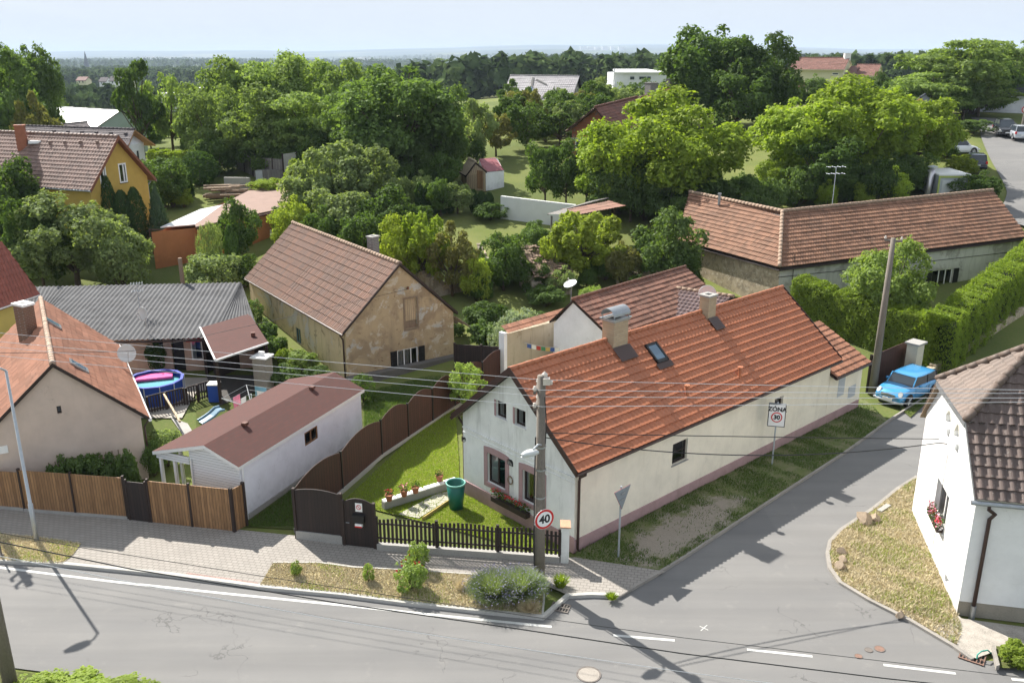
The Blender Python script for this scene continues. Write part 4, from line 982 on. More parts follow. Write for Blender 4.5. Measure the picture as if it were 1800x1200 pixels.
for (q0,q1) in ((hw[0]-.5,hw[0]-.05),(hw[1]+.05,hw[1]+.5)):
    mb=MB(); mb.hexa(FR(q0,hw[2],-.04),FR(q1,0)-FR(q0,0),-inr*-.03,V(hw[3]-hw[2])); mb.build('shutter',MATS['black'],T)
ul=flat(LE-CE).normalized(); inl=Vector((ul.y,-ul.x,0)); ll=flat(LE-CE).length-.3
FL=lambda a,z,d=0: c0+ul*(ll-a)+inl*d+V(z)
mb=MB(); wallgrid(mb,FL,ll,.2,[(0,LE.z-.1),(ll,CE.z-.1)],[]); mb.build('wall',MATS['rubble'],T)
eL=FL(0,0); mb=MB(); mb.poly([flat(LB1)+V(4.3),flat(LB1),eL,eL+V(LE.z-.1),LR-V(.1)]); mb.build('gable_wall',MATS['rubble'],T)
p=at(1273,365,7.0); p=CR.lerp(LR,.62)+V(-.35)+Vector((-.3,-.5,0)); mb=MB(); mb.tube([p,p+V(.75)],.1,8); mb.tube([p+V(.75),p+V(.85)],.15,8); mb.build('flue_pipe',MATS['zinc'],T)
mb=MB(); q=fonl(FR,1388,478); mb.tube([FR(1.0,2.6,-.05),FR(1.0,5.0,-.05)],.02,5); mb.tube([FR(-.1,3.55,-.02),FR(Lr*.5,3.62,-.02),FR(Lr,3.75,-.02)],.02,5); mb.build('wall_cable',MATS['cable_dark'],T)
# ============================================================ outbuilding behind the cottage
T=thing('tiled_outbuilding','white walled outbuilding with brown tiled roof behind the cottage ridge','outbuilding',M.pt(7,9,0))
A=at(1006,527,4.7); Bq=at(1165,481,4.7); u_=flat(Bq-A).normalized(); n_=Vector((u_.y,-u_.x,0))
ext_=u_*4.9; zl=3.05
D=A+n_*2.9; D.z=zl
B2=A+u_*(flat(Bq-A).length+2.4); C2=B2+n_*2.9; C2.z=zl
mb=MB(); tiles(mb,A,B2,D,C2,.2,.35,.035,.045,'wave',4,sag=.008); mb.build('roof',MATS['brown_tiles'],T)
mb=MB(); mb.prism([A-V(.02),B2-V(.02),C2-V(.02),D-V(.02)],(0,0,-.1)); back=A-n_*1.6; back.z=3.2; bk2=B2-n_*1.6; bk2.z=3.2; mb.prism([back,bk2,B2-V(.02),A-V(.02)],(0,0,-.1)); mb.build('roof_underside',MATS['darkwood'],T)
mb=MB(); a=A+u_*.15; d=D+u_*.15-n_*.2; b=back+u_*.15+n_*.2; dn=lambda p,z=0:Vector((p.x,p.y,z))
mb.poly([dn(d),d-V(.15),a-V(.12),b-V(.12),dn(b)]); e=C2-u_*.15-n_*.2; f=bk2-u_*.15+n_*.2; mb.poly([dn(e),e-V(.15),B2-u_*.15-V(.12),f-V(.12),dn(f)]); mb.poly([dn(d),dn(e),e-V(.15),d-V(.15)]); mb.poly([dn(b),dn(f),f-V(.1),b-V(.1)]); mb.build('wall',MATS['white_render'],T)
mb=MB(); ridge(mb,A+V(.05),B2+V(.05),.1,.36); mb.build('ridge_tiles',MATS['brown_tiles'],T,smooth=True)
# dark shiny tiled porch roof in front of it
T=thing('tiled_porch','small courtyard porch with dark glossy tiles and brown wooden sides','porch',M.pt(9,7.5,0))
tilemat('dark_gloss_tiles',(.13,.085,.08),.25,(.07,.05,.05),.3,.35,spec=.6)
PA=at(1110,545,3.1); PB=at(1180,506,4.0); PC=at(1290,522,4.0)
dirp=flat(PC-PB).normalized(); 
PD=PA+dirp*flat(PC-PB).length; PD.z=3.1
mb=MB(); tiles(mb,PB,PC,PA,PD,.24,.34,.045,.035,'wave',5); mb.build('roof',MATS['dark_gloss_tiles'],T)
mb=MB(); mb.prism([PB-V(.02),PC-V(.02),PD-V(.02),PA-V(.02)],(0,0,-.1)); E_=PB*2-PA; E_.z=3.1; Fq=PC*2-PD; Fq.z=3.1; mb.prism([PC-V(.02),PB-V(.02),E_,Fq],(0,0,-.1)); mb.build('roof_underside',MATS['darkwood'],T)
mb=MB(); q=PA+dirp*.3+(flat(PB-PA).normalized())*.3; r_=PD-dirp*.2+(flat(PB-PA).normalized())*.3
mb.poly([dn(q),dn(r_),dn(r_,3.0),dn(q,3.0)]); q2=q+(E_-PA)*.8; mb.poly([dn(q2),dn(q),dn(q,3.0),dn((q+q2)/2,3.8),dn(q2,3.0)]); mb.build('wall',MATS['redbrown'],T)
mb=MB(); ridge(mb,PB+V(.05),PC+V(.05),.11,.36); mb.build('ridge_tiles',MATS['ridge_old'],T,smooth=True)
mb=MB(); mb.tube([PA-V(.06),PD-V(.06)],.055,8); mb.build('gutter',MATS['brown_metal'],T)
# ============================================================ courtyard wall with tiled coping
T=thing('courtyard_wall','stained plaster courtyard wall with terracotta coping behind cottage','wall',(0,0,0))
plaster('stained',(.50,.44,.34),(.09,.08,.06),.75,patchc=[((.36,.30,.22),1.2,.55,.62)])
wa_=at(890,583,3.0); wb_=at(1010,548,3.1); ud=flat(wb_-wa_).normalized(); nd_=Vector((ud.y,-ud.x,0)); Lw_=flat(wb_-wa_).length
ORG[T.name]=flat(wa_); T.location=flat(wa_)
mb=MB(); mb.hexa(flat(wa_),ud*Lw_,-nd_*.35,V(2.85)); mb.build('wall',MATS['stained'],T)
mb=MB(); tiles(mb,wa_-nd_*.45+V(.22),wb_-nd_*.45+V(.22),wa_+nd_*.12-V(.05),wb_+nd_*.12-V(.05),.2,.3,.02,.02,'wave',4); mb.build('coping',MATS['annex_tiles'],T)
mb=MB(); mb.hexa(flat(wa_)-ud*.2-nd_*.38,ud*.22,nd_*.42,V(2.95)); mb.build('pillar',MATS['white_render'],T)
mb=MB(); q=flat(wa_)+ud*1.6+nd_*.3; mb.tube([q,q+V(1.0)],.2,8); mb.build('buttress',MATS['stained'],T) if False else None
# prayer-flag bunting
T=thing('bunting','string of small coloured flags hanging across the courtyard','bunting',flat(wa_))
s0=atY(922,602,flat(wa_).y+.2); s1=atY(1035,604,s0.y+1.5); s2=atY(1000,566,s0.y+3.2); s3=atY(1046,585,s0.y+2.6)
mb=MB(); 
def sagl(a,b,n,s): return [a.lerp(b,i/n)+V(-s*4*(i/n)*(1-i/n)) for i in range(n+1)]
l1=sagl(s0,s1,14,.25); l2=sagl(s2,s3,8,.15); mb.tube(l1,.012,4); mb.tube(l2,.012,4); mb.build('string',MATS['cable_light'],T)
fc=[pm('flag_'+n,c,.9,.05,3,bmp=0) for n,c in (('blue',(.05,.10,.30)),('white',(.7,.7,.68)),('red',(.4,.05,.04)),('green',(.06,.22,.1)),('ochre',(.5,.36,.12)))]
k=0
for L_ in (l1,l2):
    for i in range(1,len(L_)-1):
        mb=MB(); p=L_[i]; d=(L_[i+1]-L_[i-1]).normalized(); mb.hexa(p-d*.13-V(.24),d*.26,Vector((.0,.006,0)),V(.22)); mb.build('flag',fc[k%5],T); k+=1
# ============================================================ fences and walls
def plank_fence(name,label,a,b,h,mat,z0=0,arch=0,th=.04,panels=1,post=MATS['darkwood'],postr=.05,base=None,baseh=.25,rail=True,caps=None,h2=None,cat='fence',group=None,zfun=None):
    t=thing(name,label,cat,flat(a),group=group); L=flat(b-a).length;u=flat(b-a).normalized();n=Vector((u.y,-u.x,0))
    zb=z0+(baseh if base else 0)
    gz=(lambda s:zfun(a+u*s)) if zfun else (lambda s:0)
    for k in range(panels):
        s0,s1=L*k/panels,L*(k+1)/panels; N=14 if arch else 2; mb=MB()
        bot=[];top=[]
        for i in range(N+1):
            s=s0+(s1-s0)*i/N; f=i/N; hh=(h+(h2-h)*s/L if h2 else h)+arch*4*f*(1-f); bot.append(flat(a)+u*s+V(zb+gz(s))); top.append(flat(a)+u*s+V(z0+hh+gz(s)))
        mb.prism(bot+top[::-1],n*-th); mb.build('panel',mat,t)
        mb2=MB(); mb2.hexa(bot[0]+n*-(th+.04)+V(.25),bot[-1]-bot[0],n*.035,V(.07)); mb2.hexa(bot[0]+n*-(th+.04)+V(h-zb-.5),bot[-1]-bot[0],n*.035,V(.07)); mb2.build('rail',post,t)
    for k in range(panels+1):
        s=L*k/panels; mb=MB(); q=flat(a)+u*s-n*(th/2); mb.box((q.x,q.y,z0+gz(s)+(h+.08)/2),(postr*2,postr*2.6,h+.08),math.atan2(u.y,u.x)); mb.build('post',post,t)
    if base:
        for k in range(4):
            mb=MB(); s0=L*k/4; mb.hexa(flat(a)+u*s0+n*.06+V(z0-.05+gz(s0)),u*L/4*.997,-n*.16,V(baseh+.05)) if k==0 else None
            if k==0: mb.v=[];mb.f=[];mb.m=[]; mb.hexa(flat(a)+n*.06+V(z0-.05),u*L,-n*.16,V(baseh+.05)); mb.build('base',base,t)
    return t
# street fence of vertical planks, left of the dark gate
g0=.1
fA=at(-260,875,g0);fB=at(36,898,g0);fC=at(226,912,g0)
plank_fence('plank_fence','brown vertical plank street fence at left, behind the street lamp, lower section','P' and at(-260,872,g0),at(44,896,g0),1.6,MATS['fence_wood'],g0,postr=.04,panels=3,base=MATS['concrete'],baseh=.1,group=None)
plank_fence('plank_fence','brown vertical plank fence section in front of the beige house, left of the dark gate',at(44,897,g0),at(225,911,g0),1.72,MATS['fence_wood'],g0,postr=.04,panels=2,base=MATS['concrete'],baseh=.1)
plank_fence('garden_gate','narrow dark metal garden gate between two plank fence sections',at(229,913,g0),at(263,917,g0),1.62,MATS['fence_dark'],g0,cat='gate',postr=.035)
plank_fence('plank_fence','brown vertical plank fence section in front of the white garden building',at(267,917,g0),at(412,933,g0),1.72,MATS['fence_wood'],g0,postr=.04,panels=2)
plank_fence('plank_fence','short brown plank return panel beside the white garden building corner',at(413,934,g0),at(427,931,g0)+Vector((.05,.35,0)),1.72,MATS['fence_wood'],g0,postr=.05)
# dark high fence: front panel, gate
plank_fence('dark_fence_panel','dark brown solid fence panel with curved top on a pale concrete base','' or at(522,945,g0),at(603,955,g0),1.95,MATS['fence_dark'],g0,arch=.12,base=MATS['concrete'],baseh=.32)
gt=plank_fence('arched_gate','dark brown arched garden gate with mailbox and stickers','' or at(606,957,g0),at(660,963,g0),1.72,MATS['fence_dark'],g0,arch=.2,cat='gate',postr=.05)
ga=at(606,957,g0);gb2=at(660,963,g0);gu2=flat(gb2-ga).normalized();gn2=Vector((gu2.y,-gu2.x,0))
mb=MB(); mb.hexa(ga+gu2*.42+gn2*.02+V(1.02),gu2*.42,gn2*.12,V(.3)); mb.prism([ga+gu2*.40+gn2*.0+V(1.32),ga+gu2*.86+gn2*.0+V(1.32),ga+gu2*.86+gn2*.15+V(1.27),ga+gu2*.40+gn2*.15+V(1.27)],(0,0,.02)); mb.build('mailbox',MATS['black'],gt)
mb=MB(); mb.hexa(ga+gu2*.50+gn2*.015+V(1.42),gu2*.26,gn2*.01,V(.34)); st=mb.build('sticker',MATS['signwhite'],gt)
Mx=plane_M(ga+gu2*.63+gn2*.03+V(1.6),gu2)
mb=MB(); cc=ga+gu2*.63+gn2*.027+V(1.6); pts=[cc+gu2*(.085*math.cos(k*math.pi/8))+V(.085*math.sin(k*math.pi/8)) for k in range(17)]; mb.tube(pts,.012,5,cap=False); mb.tube([cc-gu2*.06+V(.06),cc+gu2*.06-V(.06)],.011,5); mb.build('ban_symbol',MATS['red'],st)
mb=MB(); mb.hexa(ga+gu2*.50+gn2*.015+V(.86),gu2*.26,gn2*.14,V(.13)); mb.build('sticker',MATS['signwhite'],gt); mb=MB(); mb.hexa(ga+gu2*.50+gn2*.158+V(.86),gu2*.26,gn2*.005,V(.05)); mb.build('sticker',MATS['red'],gt)
mb=MB(); mb.tube([ga+gu2*.12+gn2*.05+V(.95),ga+gu2*.25+gn2*.05+V(.95)],.014,6); mb.build('handle',MATS['zinc'],gt)
# picket fence
pa,pb_=at(664,964,g0),at(984,987,g0); t=thing('picket_fence','dark brown picket fence on low concrete base before the cottage','fence',flat(pa))
L=flat(pb_-pa).length;u=flat(pb_-pa).normalized();n=Vector((u.y,-u.x,0)); N=int(L/.148); pc_=MB()
mb=MB(); mb.hexa(flat(pa)+n*.1+V(0),u*L,-n*.2,V(.34)); mb.build('base',MATS['concrete'],t)
for k in range(N+1):
    s=L*k/N; f=(s/L*3)%1; hh=1.32+.09*math.sin(math.pi*f)
    q=flat(pa)+u*s; pc_.hexa(q-u*.045+n*.06+V(.42),u*.09,n*.022,V(hh-.42+random.uniform(-.01,.01)))
o=pc_.build('pickets',MATS['fence_dark'],t)
for z in (.55,1.12): mb=MB(); mb.hexa(flat(pa)+n*.02+V(z),u*L,n*.038,V(.06)); mb.build('rail',MATS['fence_dark'],t)
for k in range(4):
    q=flat(pa)+u*(L*k/3*.998); mb=MB(); mb.box((q.x,q.y,.75),(.1,.09,1.3),math.atan2(u.y,u.x)); mb.build('post',MATS['fence_dark'],t)
# white gate pillar at the cottage corner
q=at(993,988,g0); t=thing('corner_pillar','square white pillar with orange tile cap at cottage corner','pillar',(q.x,q.y,0)); mb=MB(); mb.box((q.x,q.y+.1,.78),(.27,.3,1.42),R(-8)); mb.build('shaft',MATS['gable_white'],t); mb=MB(); mb.prism([(q.x-.18,q.y-.08,1.49),(q.x+.18,q.y-.12,1.49),(q.x+.18,q.y+.28,1.56),(q.x-.18,q.y+.32,1.56)],(0,0,.05)); mb.build('cap',pm('captile',(.50,.30,.19),.8,.15,6),t)
# scalloped red-brown side fence climbing back beside the garden
P0=at(521,935,0); P1=at(672,803,0); P2=at(800,717,0); P3=at(893,668,0)
segs=[(P0,P1,2),(P1,P2,3),(P2,P3,2)]
names=['front run of the scalloped red-brown metal fence, nearest the street','middle run of the scalloped red-brown metal fence beside the lawn','rear run of scalloped red-brown metal fence behind the small garden tree']
for (a,b,k),lb in zip(segs,names): plank_fence('scalloped_fence',lb,a,b,1.72,MATS['fence_red'],0,arch=.32,panels=k,th=.02,base=MATS['concrete'],baseh=.15,postr=.035,post=MATS['black'])
plank_fence('board_fence','dark brown board fence between the derelict house and courtyard wall',at(800,662,0),at(893,668,0),1.9,MATS['fence_dark'],0,panels=2)
# low garden wall with white capping bricks
a=at(676,897,0);b=at(806,856,0); t=thing('low_garden_wall','low concrete garden edging wall with white capping bricks beside path','wall',flat(a)); u=flat(b-a).normalized();L=flat(b-a).length;n=Vector((u.y,-u.x,0))
mb=MB(); mb.hexa(flat(a),u*L,-n*.22,V(.34)); mb.build('wall',MATS['concrete'],t); 
for k in range(11):
    mb=MB(); s=L*k/11; mb.hexa(flat(a)+u*(s+.02)+n*.02+V(.34),u*(L/11*random.uniform(.7,.93)),-n*.26,V(.05)); mb.build('capping_brick',MATS['white_paint'],t)
def crazy():
    m,nt,b=newmat('crazy'); v=nt.nodes.new('ShaderNodeTexVoronoi'); v.feature='DISTANCE_TO_EDGE'; v.inputs['Scale'].default_value=2.2; tc=nt.nodes.new('ShaderNodeTexCoord'); nt.links.new(tc.outputs['Object'],v.inputs['Vector'])
    col=mixc(nt,ramp(nt,v.outputs['Distance'],[(.03,0.),(.05,1.)]),(.14,.15,.07),(.42,.39,.34)); nt.links.new(col,b.inputs['Base Color']); b.inputs['Roughness'].default_value=.9
crazy(); struct(tri_sheet('garden_path',px([(700,905),(736,912),(800,872),(808,862),(770,868)]),.05,MATS['crazy']))
mb=MB(); a=at(742,915,0);b=at(800,876,0); mb.hexa(flat(a),flat(b-a),Vector((.1,.08,0)),V(.16)); struct(mb.build('path_edging',pm('yellow_kerb',(.48,.36,.12),.8,.1,3),None))
# green rain barrel
def barrel(c,r,h,mat,label,name='rain_barrel',cat='barrel'):
    t=thing(name,label,cat,(c.x,c.y,0)); mb=MB(); mb.lathe((c.x,c.y,0),[(0,.02),(r*.72,.02),(r,h),(r*.96,h),(r*.93,h*.8),(0,h*.62)],32); mb.build('body',mat,t,smooth=True); mb=MB(); mb.lathe((c.x,c.y,0),[(r,h-.05),(r*1.06,h-.04),(r*1.07,h+.02),(r*.95,h+.02),(r*.95,h-.03)],32); mb.build('rim',pm('barrel_rim',(.18,.42,.36),.4,.05,3),t,smooth=True)
barrel(at(802,893,0),.37,1.12,pm('barrel_green',(.012,.13,.10),.38,.1,2,bmp=0),'tall dark green plastic rain barrel by the cottage gable')
# flower pots on the low wall
def flowers(mb,c,n,r,h,rng): 
    for _ in range(n):
        a=rng.uniform(0,6.28);q=rng.random()**.5*r;p=c+Vector((math.cos(a)*q,math.sin(a)*q,rng.uniform(.3,1)*h)); s=rng.uniform(.02,.045)
        x=Vector((rng.uniform(-1,1),rng.uniform(-1,1),rng.uniform(-1,1))).normalized()*s; y=x.cross(Vector((rng.uniform(-1,1),rng.uniform(-1,1),1))).normalized()*s
        mb.poly([p-x,p-y,p+x,p+y])
leafmat('leaf_mid',(.055,.10,.022),(.095,.15,.035))
pm('petal_red',(.62,.03,.05),.7,.15,8,bmp=0); pm('petal_pink',(.65,.18,.28),.7,.15,8,bmp=0); pm('petal_white',(.75,.7,.68),.7,.05,8,bmp=0)
rg_=random.Random(3)
def pot(c,z,lab,col):
    t=thing('flower_pot',lab,'flower pot',(c.x,c.y,z)); mb=MB(); mb.lathe((c.x,c.y,z),[(0,0),(.1,0),(.15,.22),(.165,.22),(.165,.26),(.14,.26),(.13,.2),(0,.2)],16); mb.build('pot',MATS['terracotta'],t,smooth=False)
    mb=MB(); flowers(mb,Vector((c.x,c.y,z+.2)),70,.2,.26,rg_); mb.build('leaves',MATS['leaf_mid'],t)
    if col: mb=MB(); flowers(mb,Vector((c.x,c.y,z+.3)),22,.2,.2,rg_); mb.build('blossoms',col,t)
pot(at(773,860,.0)+V(0),0.39,'terracotta pot with yellowish plant on garden wall near the barrel',MATS['flag_ochre'])
pot(at(711,887,.0),.39,'pot of pink flowers on the low garden wall, middle one','' or MATS['petal_pink'])
pot(at(731,881,.0),.39,'pot of green leaves on the low wall, second nearest to barrel',None)
pot(at(685,895,.0),.39,'terracotta pot at the street end of the low garden wall',MATS['petal_red'])
# window boxes with geraniums
def flowerbox(p0,p1,out,lab,drop=.2,w=.22,nf=60,cols=None,hang=0):
    t=thing('flower_box',lab,'flower box',p0); L=(p1-p0).length;u=(p1-p0).normalized(); mb=MB(); mb.hexa(p0,p1-p0,out*w,V(drop)); mb.build('box',MATS['darkwood'],t)
    mb=MB(); 
    for k in range(int(L/.12)): flowers(mb,p0+u*(.06+k*.12)+out*w*.5+V(drop-hang),26,.16,.28+hang,rg_)
    mb.build('leaves',MATS['leaf_mid'],t)
    for cname in (cols or ['petal_red']):
        mb=MB()
        for k in range(nf//6): flowers(mb,p0+u*rg_.uniform(0,L)+out*w*.6+V(drop+.1-hang*rg_.random()),6,.1,.25,rg_)
        mb.build('blossoms',MATS[cname],t)
mp=M.face('front'); nout=mp(0,0,-1)-mp(0,0,0)
a0_,z0_=onface(M,'front',872,880); a1_,z1_=onface(M,'front',922,900)
zb_=w1[2]-.55
flowerbox(mp(a0_,zb_,-.06),mp(a0_+1.0,zb_,-.06),nout,'dark window box of red geraniums under the left cottage window')
flowerbox(mp(a0_+1.03,zb_,-.06),mp(a0_+2.0,zb_,-.06),nout,'dark window box of red geraniums under the right cottage window, by the pole')
a,b,c,d=h3
flowerbox(gf(a+.1,c+.02,-.02),gf(b-.02,c+.02,-.02),-gb,'hanging mixed red and white flowers in the white house window','' or .18,.2,110,['petal_red','petal_pink','petal_white'],.35)
# ============================================================ poles, lamps, signs, wires
def pole(base,h,r0,r1,lab,mat,lean=(0,0),n=10,square=False):
    t=thing('utility_pole',lab,'utility pole',base); mb=MB(); b=Vector(base)
    top=b+Vector((lean[0],lean[1],h))
    if square: mb.tube([b,top],[r0,r1],4)
    else: mb.tube([b,b.lerp(top,.5),top],[r0,(r0+r1)/2,r1],n)
    mb.build('pole',mat,t,smooth=not square); return t,top
pm('pole_conc',(.19,.165,.14),.9,.18,2,bmp=.3,c2=(.12,.105,.09),stretch=(1,1,.4))
cb_=at(948,1023,.0)
t,top=pole((cb_.x,cb_.y,.1),7.35,.19,.13,'concrete utility pole with street lamp and speed sign at the corner',MATS['pole_conc'])
CPX,CPY=cb_.x,cb_.y
rdir=Vector((.985,-.176,0)); rn=Vector((.176,.985,0))
pm('insul',(.55,.5,.45),.2,.1,3,bmp=0); pm('insul_brown',(.16,.06,.03),.25,.1,3,bmp=0)
wires=[]
def crossarm(t,c,z,half,dirv,mat,n=2,ins='insul'):
    mb=MB(); c=Vector((c[0],c[1],z)); mb.hexa(c-dirv*half-V(.05)+Vector((-dirv.y,dirv.x,0))*.12,dirv*2*half,Vector((-dirv.y,dirv.x,0))*.08,V(.09)); ca=mb.build('crossarm',mat,t); pts=[]
    for k in range(n):
        f=-1+2*k/(n-1); p=c+dirv*half*f*.9+Vector((-dirv.y,dirv.x,0))*.16; mb=MB(); mb.tube([p,p+V(.12)],.015,6); mb.lathe(p+V(.08),[(0,.0),(.06,0),(.065,.05),(.04,.09),(.05,.12),(0,.15)],10); mb.build('insulator',MATS[ins],ca); pts.append(p+V(.2))
    return pts
ins1=crossarm(t,(CPX,CPY),7.0,.38,rn,MATS['iron'],2); ins2=crossarm(t,(CPX,CPY),6.45,.4,rn,MATS['iron'],2)
mb=MB(); mb.box((CPX+.15,CPY-.1,7.3),(.22,.18,.22)); mb.lathe((CPX+.1,CPY,7.4),[(0,0),(.09,0),(.1,.1),(0,.2)],10); mb.lathe((CPX+.28,CPY-.1,7.2),[(0,0),(.07,0),(.08,.1),(0,.15)],10); mb.build('junction_fitting',MATS['insul'],t)
mb=MB(); mb.tube([(CPX+.1,CPY-.17,6.8),(CPX+.16,CPY-.18,6.),(CPX+.14,CPY-.2,5.2)],.018,5); mb.tube([(CPX-.17,CPY-.1,5.4),(CPX-.2,CPY-.12,3.4),(CPX-.18,CPY-.12,.3)],.022,6); mb.build('pole_cable',MATS['cable_dark'],t)
mb=MB()
for z in (2.4,3.2,4.2,5.0): mb.lathe((CPX,CPY,z),[(.172,0),(.176,.03),(.172,.06)],12)
mb.build('band',MATS['zinc'],t)
# lamp head on the pole
mb=MB(); mb.tube([(CPX,CPY-.15,5.15),(CPX-.1,CPY-.35,5.25),(CPX-.25,CPY-.6,5.2)],.03,8); mb.build('lamp_arm',MATS['galv'],t)
def lamphead(mb,c,d,L,w,h):
    c=Vector(c);d=Vector(d).normalized();s=Vector((-d.y,d.x,0)); prev=None; N=8; vs=[];fs=[]
    for i in range(N+1):
        f=i/N; ww=w*(.55+.45*math.sin(math.pi*min(1,f*1.1+.05)))*(1 if f<.98 else .6); hh=h*(.6+.4*math.sin(math.pi*f)); p=c+d*L*f
        vs+=[p-s*ww/2,p-s*ww*.35+V(hh),p+s*ww*.35+V(hh),p+s*ww/2,p-V(h*.15)]
    for i in range(N):
        for k in range(5): fs.append((i*5+k,i*5+(k+1)%5,(i+1)*5+(k+1)%5,(i+1)*5+k))
    fs+= [tuple(range(5)),tuple(range(N*5,N*5+5))[::-1]]; mb.add(vs,fs)
mb=MB(); lamphead(mb,(CPX-.12,CPY-.5,5.05),(-.85,-.55,0),.62,.34,.13); mb.build('lamp_head',pm('lampwhite',(.52,.54,.54),.35,.03,3,bmp=0),t,smooth=True)
# speed sign 40 on the pole
def round_sign(parent,c,facing,r,body,name='sign_plate',zone=False):
    facing=Vector(facing).normalized(); x=Vector((-facing.y,facing.x,0)); c=Vector(c)
    def disc(rr,off,mat,nm,par):
        mb=MB(); N=36; vs=[c+facing*off+x*rr*math.cos(2*math.pi*k/N)+V(rr*math.sin(2*math.pi*k/N)) for k in range(N)]; mb.prism(vs,facing*-.012); return mb.build(nm,mat,par)
    d0=disc(r,.0,MATS['signwhite'],name,parent); disc(r*.97,.006,MATS['red'],'red_ring',d0); disc(r*.76,.011,MATS['signwhite'],'white_centre',d0)
    text_mesh('numerals',body,r*1.12,MATS['signblack'],d0,Matrix.Translation(-ORG[parent.name])@plane_M(c+facing*.014-V(r*.02),x),.002,.012)
    return d0
sf_=Vector((.45,-.89,0))
ts=thing('speed_sign','round red-ringed 40 speed limit sign on the concrete corner pole','traffic sign',(CPX,CPY,2.4)); sc_=Vector((CPX+.12,CPY-.3,2.38)); 
round_sign(ts,atY(957,912,CPY-.27),sf_,.36,'40'); mb=MB(); mb.hexa(Vector((CPX-.2,CPY-.2,2.3)),Vector((.4,0,0)),Vector((0,-.03,0)),V(.05)); mb.build('bracket',MATS['zinc'],ts)
# street lamp at far left
lb=at(65,950,.1); t=thing('street_lamp','slim grey galvanised street lamp on the left grass verge','street lamp',lb)
mb=MB(); mb.tube([lb,lb+V(1.5),lb+V(1.52),lb+V(6.6)],[.085,.085,.06,.045],10); mb.build('pole',MATS['galv'],t,smooth=True)
mb=MB(); mb.tube([lb+V(6.6),lb+V(6.75)+Vector((-.1,-.15,0)),lb+V(6.8)+Vector((-.25,-.4,0))],.035,8); mb.build('arm',MATS['galv'],t)
mb=MB(); lamphead(mb,lb+V(6.72)+Vector((-.15,-.3,0)),(-.75,-.66,0),.75,.34,.13); mb.build('lamp_head',MATS['lampwhite'],t,smooth=True)
# yield sign seen from the back
yb=at(1087,978,.09); t=thing('yield_sign','grey back of a triangular give-way sign on a thin pole','traffic sign',yb)
yz=2.62; mb=MB(); mb.tube([yb,yb+V(yz+.15)],.035,8); mb.build('post',MATS['galv'],t)
fd=Vector((.72,-.69,0)); x=Vector((-fd.y,fd.x,0)); cc=yb+V(yz-.2)-fd*-.06
tri=[cc+x*-.46+V(.28),cc+x*.46+V(.28),cc+V(-.52)]; mb=MB(); mb.prism(tri,fd*.01); 
b_=mb.build('plate_back',pm('signback',(.24,.27,.30),.5,.08,5,metal=.3,bmp=0),t)
fb_=fd*-1
mb=MB(); off=fd*-.012; mb.prism([p+off for p in tri],fd*-.004); mb.build('red_border',MATS['red'],b_)
mb=MB(); cen=(tri[0]+tri[1]+tri[2])/3; mb.prism([cen+(p-cen)*.68+fd*-.018 for p in tri],fd*-.003); mb.build('white_field',MATS['signwhite'],b_)
mb=MB(); mb.hexa(cc+x*-.1+fd*.012+V(.08),x*.2,fd*.03,V(.05)); mb.hexa(cc+x*-.1+fd*.012+V(-.15),x*.2,fd*.03,V(.05)); mb.build('clamp',MATS['zinc'],b_)
# zone sign
zb_=at(1357,816,.09); t=thing('zone_sign','white rectangular ZONA 30 sign on a grey post by the grass','traffic sign',zb_)
mb=MB(); mb.tube([zb_,zb_+V(2.9)],.035,8); mb.build('post',MATS['galv'],t)
fz=Vector((-.22,-.97,0)).normalized(); x=Vector((-fz.y,fz.x,0)); cz=zb_+V(2.32)+fz*.05; w_,h_=.36,.52
mb=MB(); mb.prism([cz+x*-w_+V(-h_),cz+x*w_+V(-h_),cz+x*w_+V(h_),cz+x*-w_+V(h_)],fz*-.012); pl_=mb.build('plate',MATS['signwhite'],t)
mb=MB(); e=.03
for (a,b,c,d) in ((-w_,-h_,w_,-h_+e),(-w_,h_-e,w_,h_),(-w_,-h_+e,-w_+e,h_-e),(w_-e,-h_+e,w_,h_-e)):
    mb.hexa(cz+x*a+V(b)+fz*.002,x*(c-a),fz*.004,V(d-b))
mb.build('border',MATS['signblack'],pl_)
text_mesh('lettering','Z\u00d3NA',.26,MATS['signblack'],pl_,Matrix.Translation(-ORG[t.name])@plane_M(cz+fz*.006+V(.27),x),.002,.010)
round_sign(pl_,cz+fz*.014+V(-.08),fz,.24,'30','speed_disc')
mb=MB(); mb.prism([cz+x*-w_+V(-h_)+fz*-.1,cz+x*w_+V(-h_)+fz*-.1,cz+x*w_+V(h_)+fz*-.1,cz+x*-w_+V(h_)+fz*-.1],fz*-.012); mb.build('rear_plate',MATS['signback'],t)
# tall tapered pole by the driveway
rb=at(1533,692,.05); t,top=pole((rb.x,rb.y,.05),8.3,.22,.12,'tall tapered concrete pole beside the brown driveway gate',MATS['pole_conc'],lean=(.05,.0))
tt=atY(1565,422,rb.y)
t2=crossarm(t,(top.x,top.y),top.z-.15,.42,Vector((.9,-.43,0)),MATS['iron'],2)
# pole at bottom left, reaching out of frame
lb2=at(19,1205,0); t,topL=pole((lb2.x,lb2.y,0),7.3,.19,.13,'weathered concrete pole at the lower left picture corner',MATS['pole_conc'])
# small post at far left verge
q=at(3,978,.1); mb=MB(); mb.tube([q,q+V(.95)],.035,8); mb.lathe(q,[(0,0),(.08,0),(.08,.1),(0,.12)],10); tag(mb.build('bollard',MATS['iron'],None,loc=q),'short dark metal post on the left verge at the frame edge','bollard')
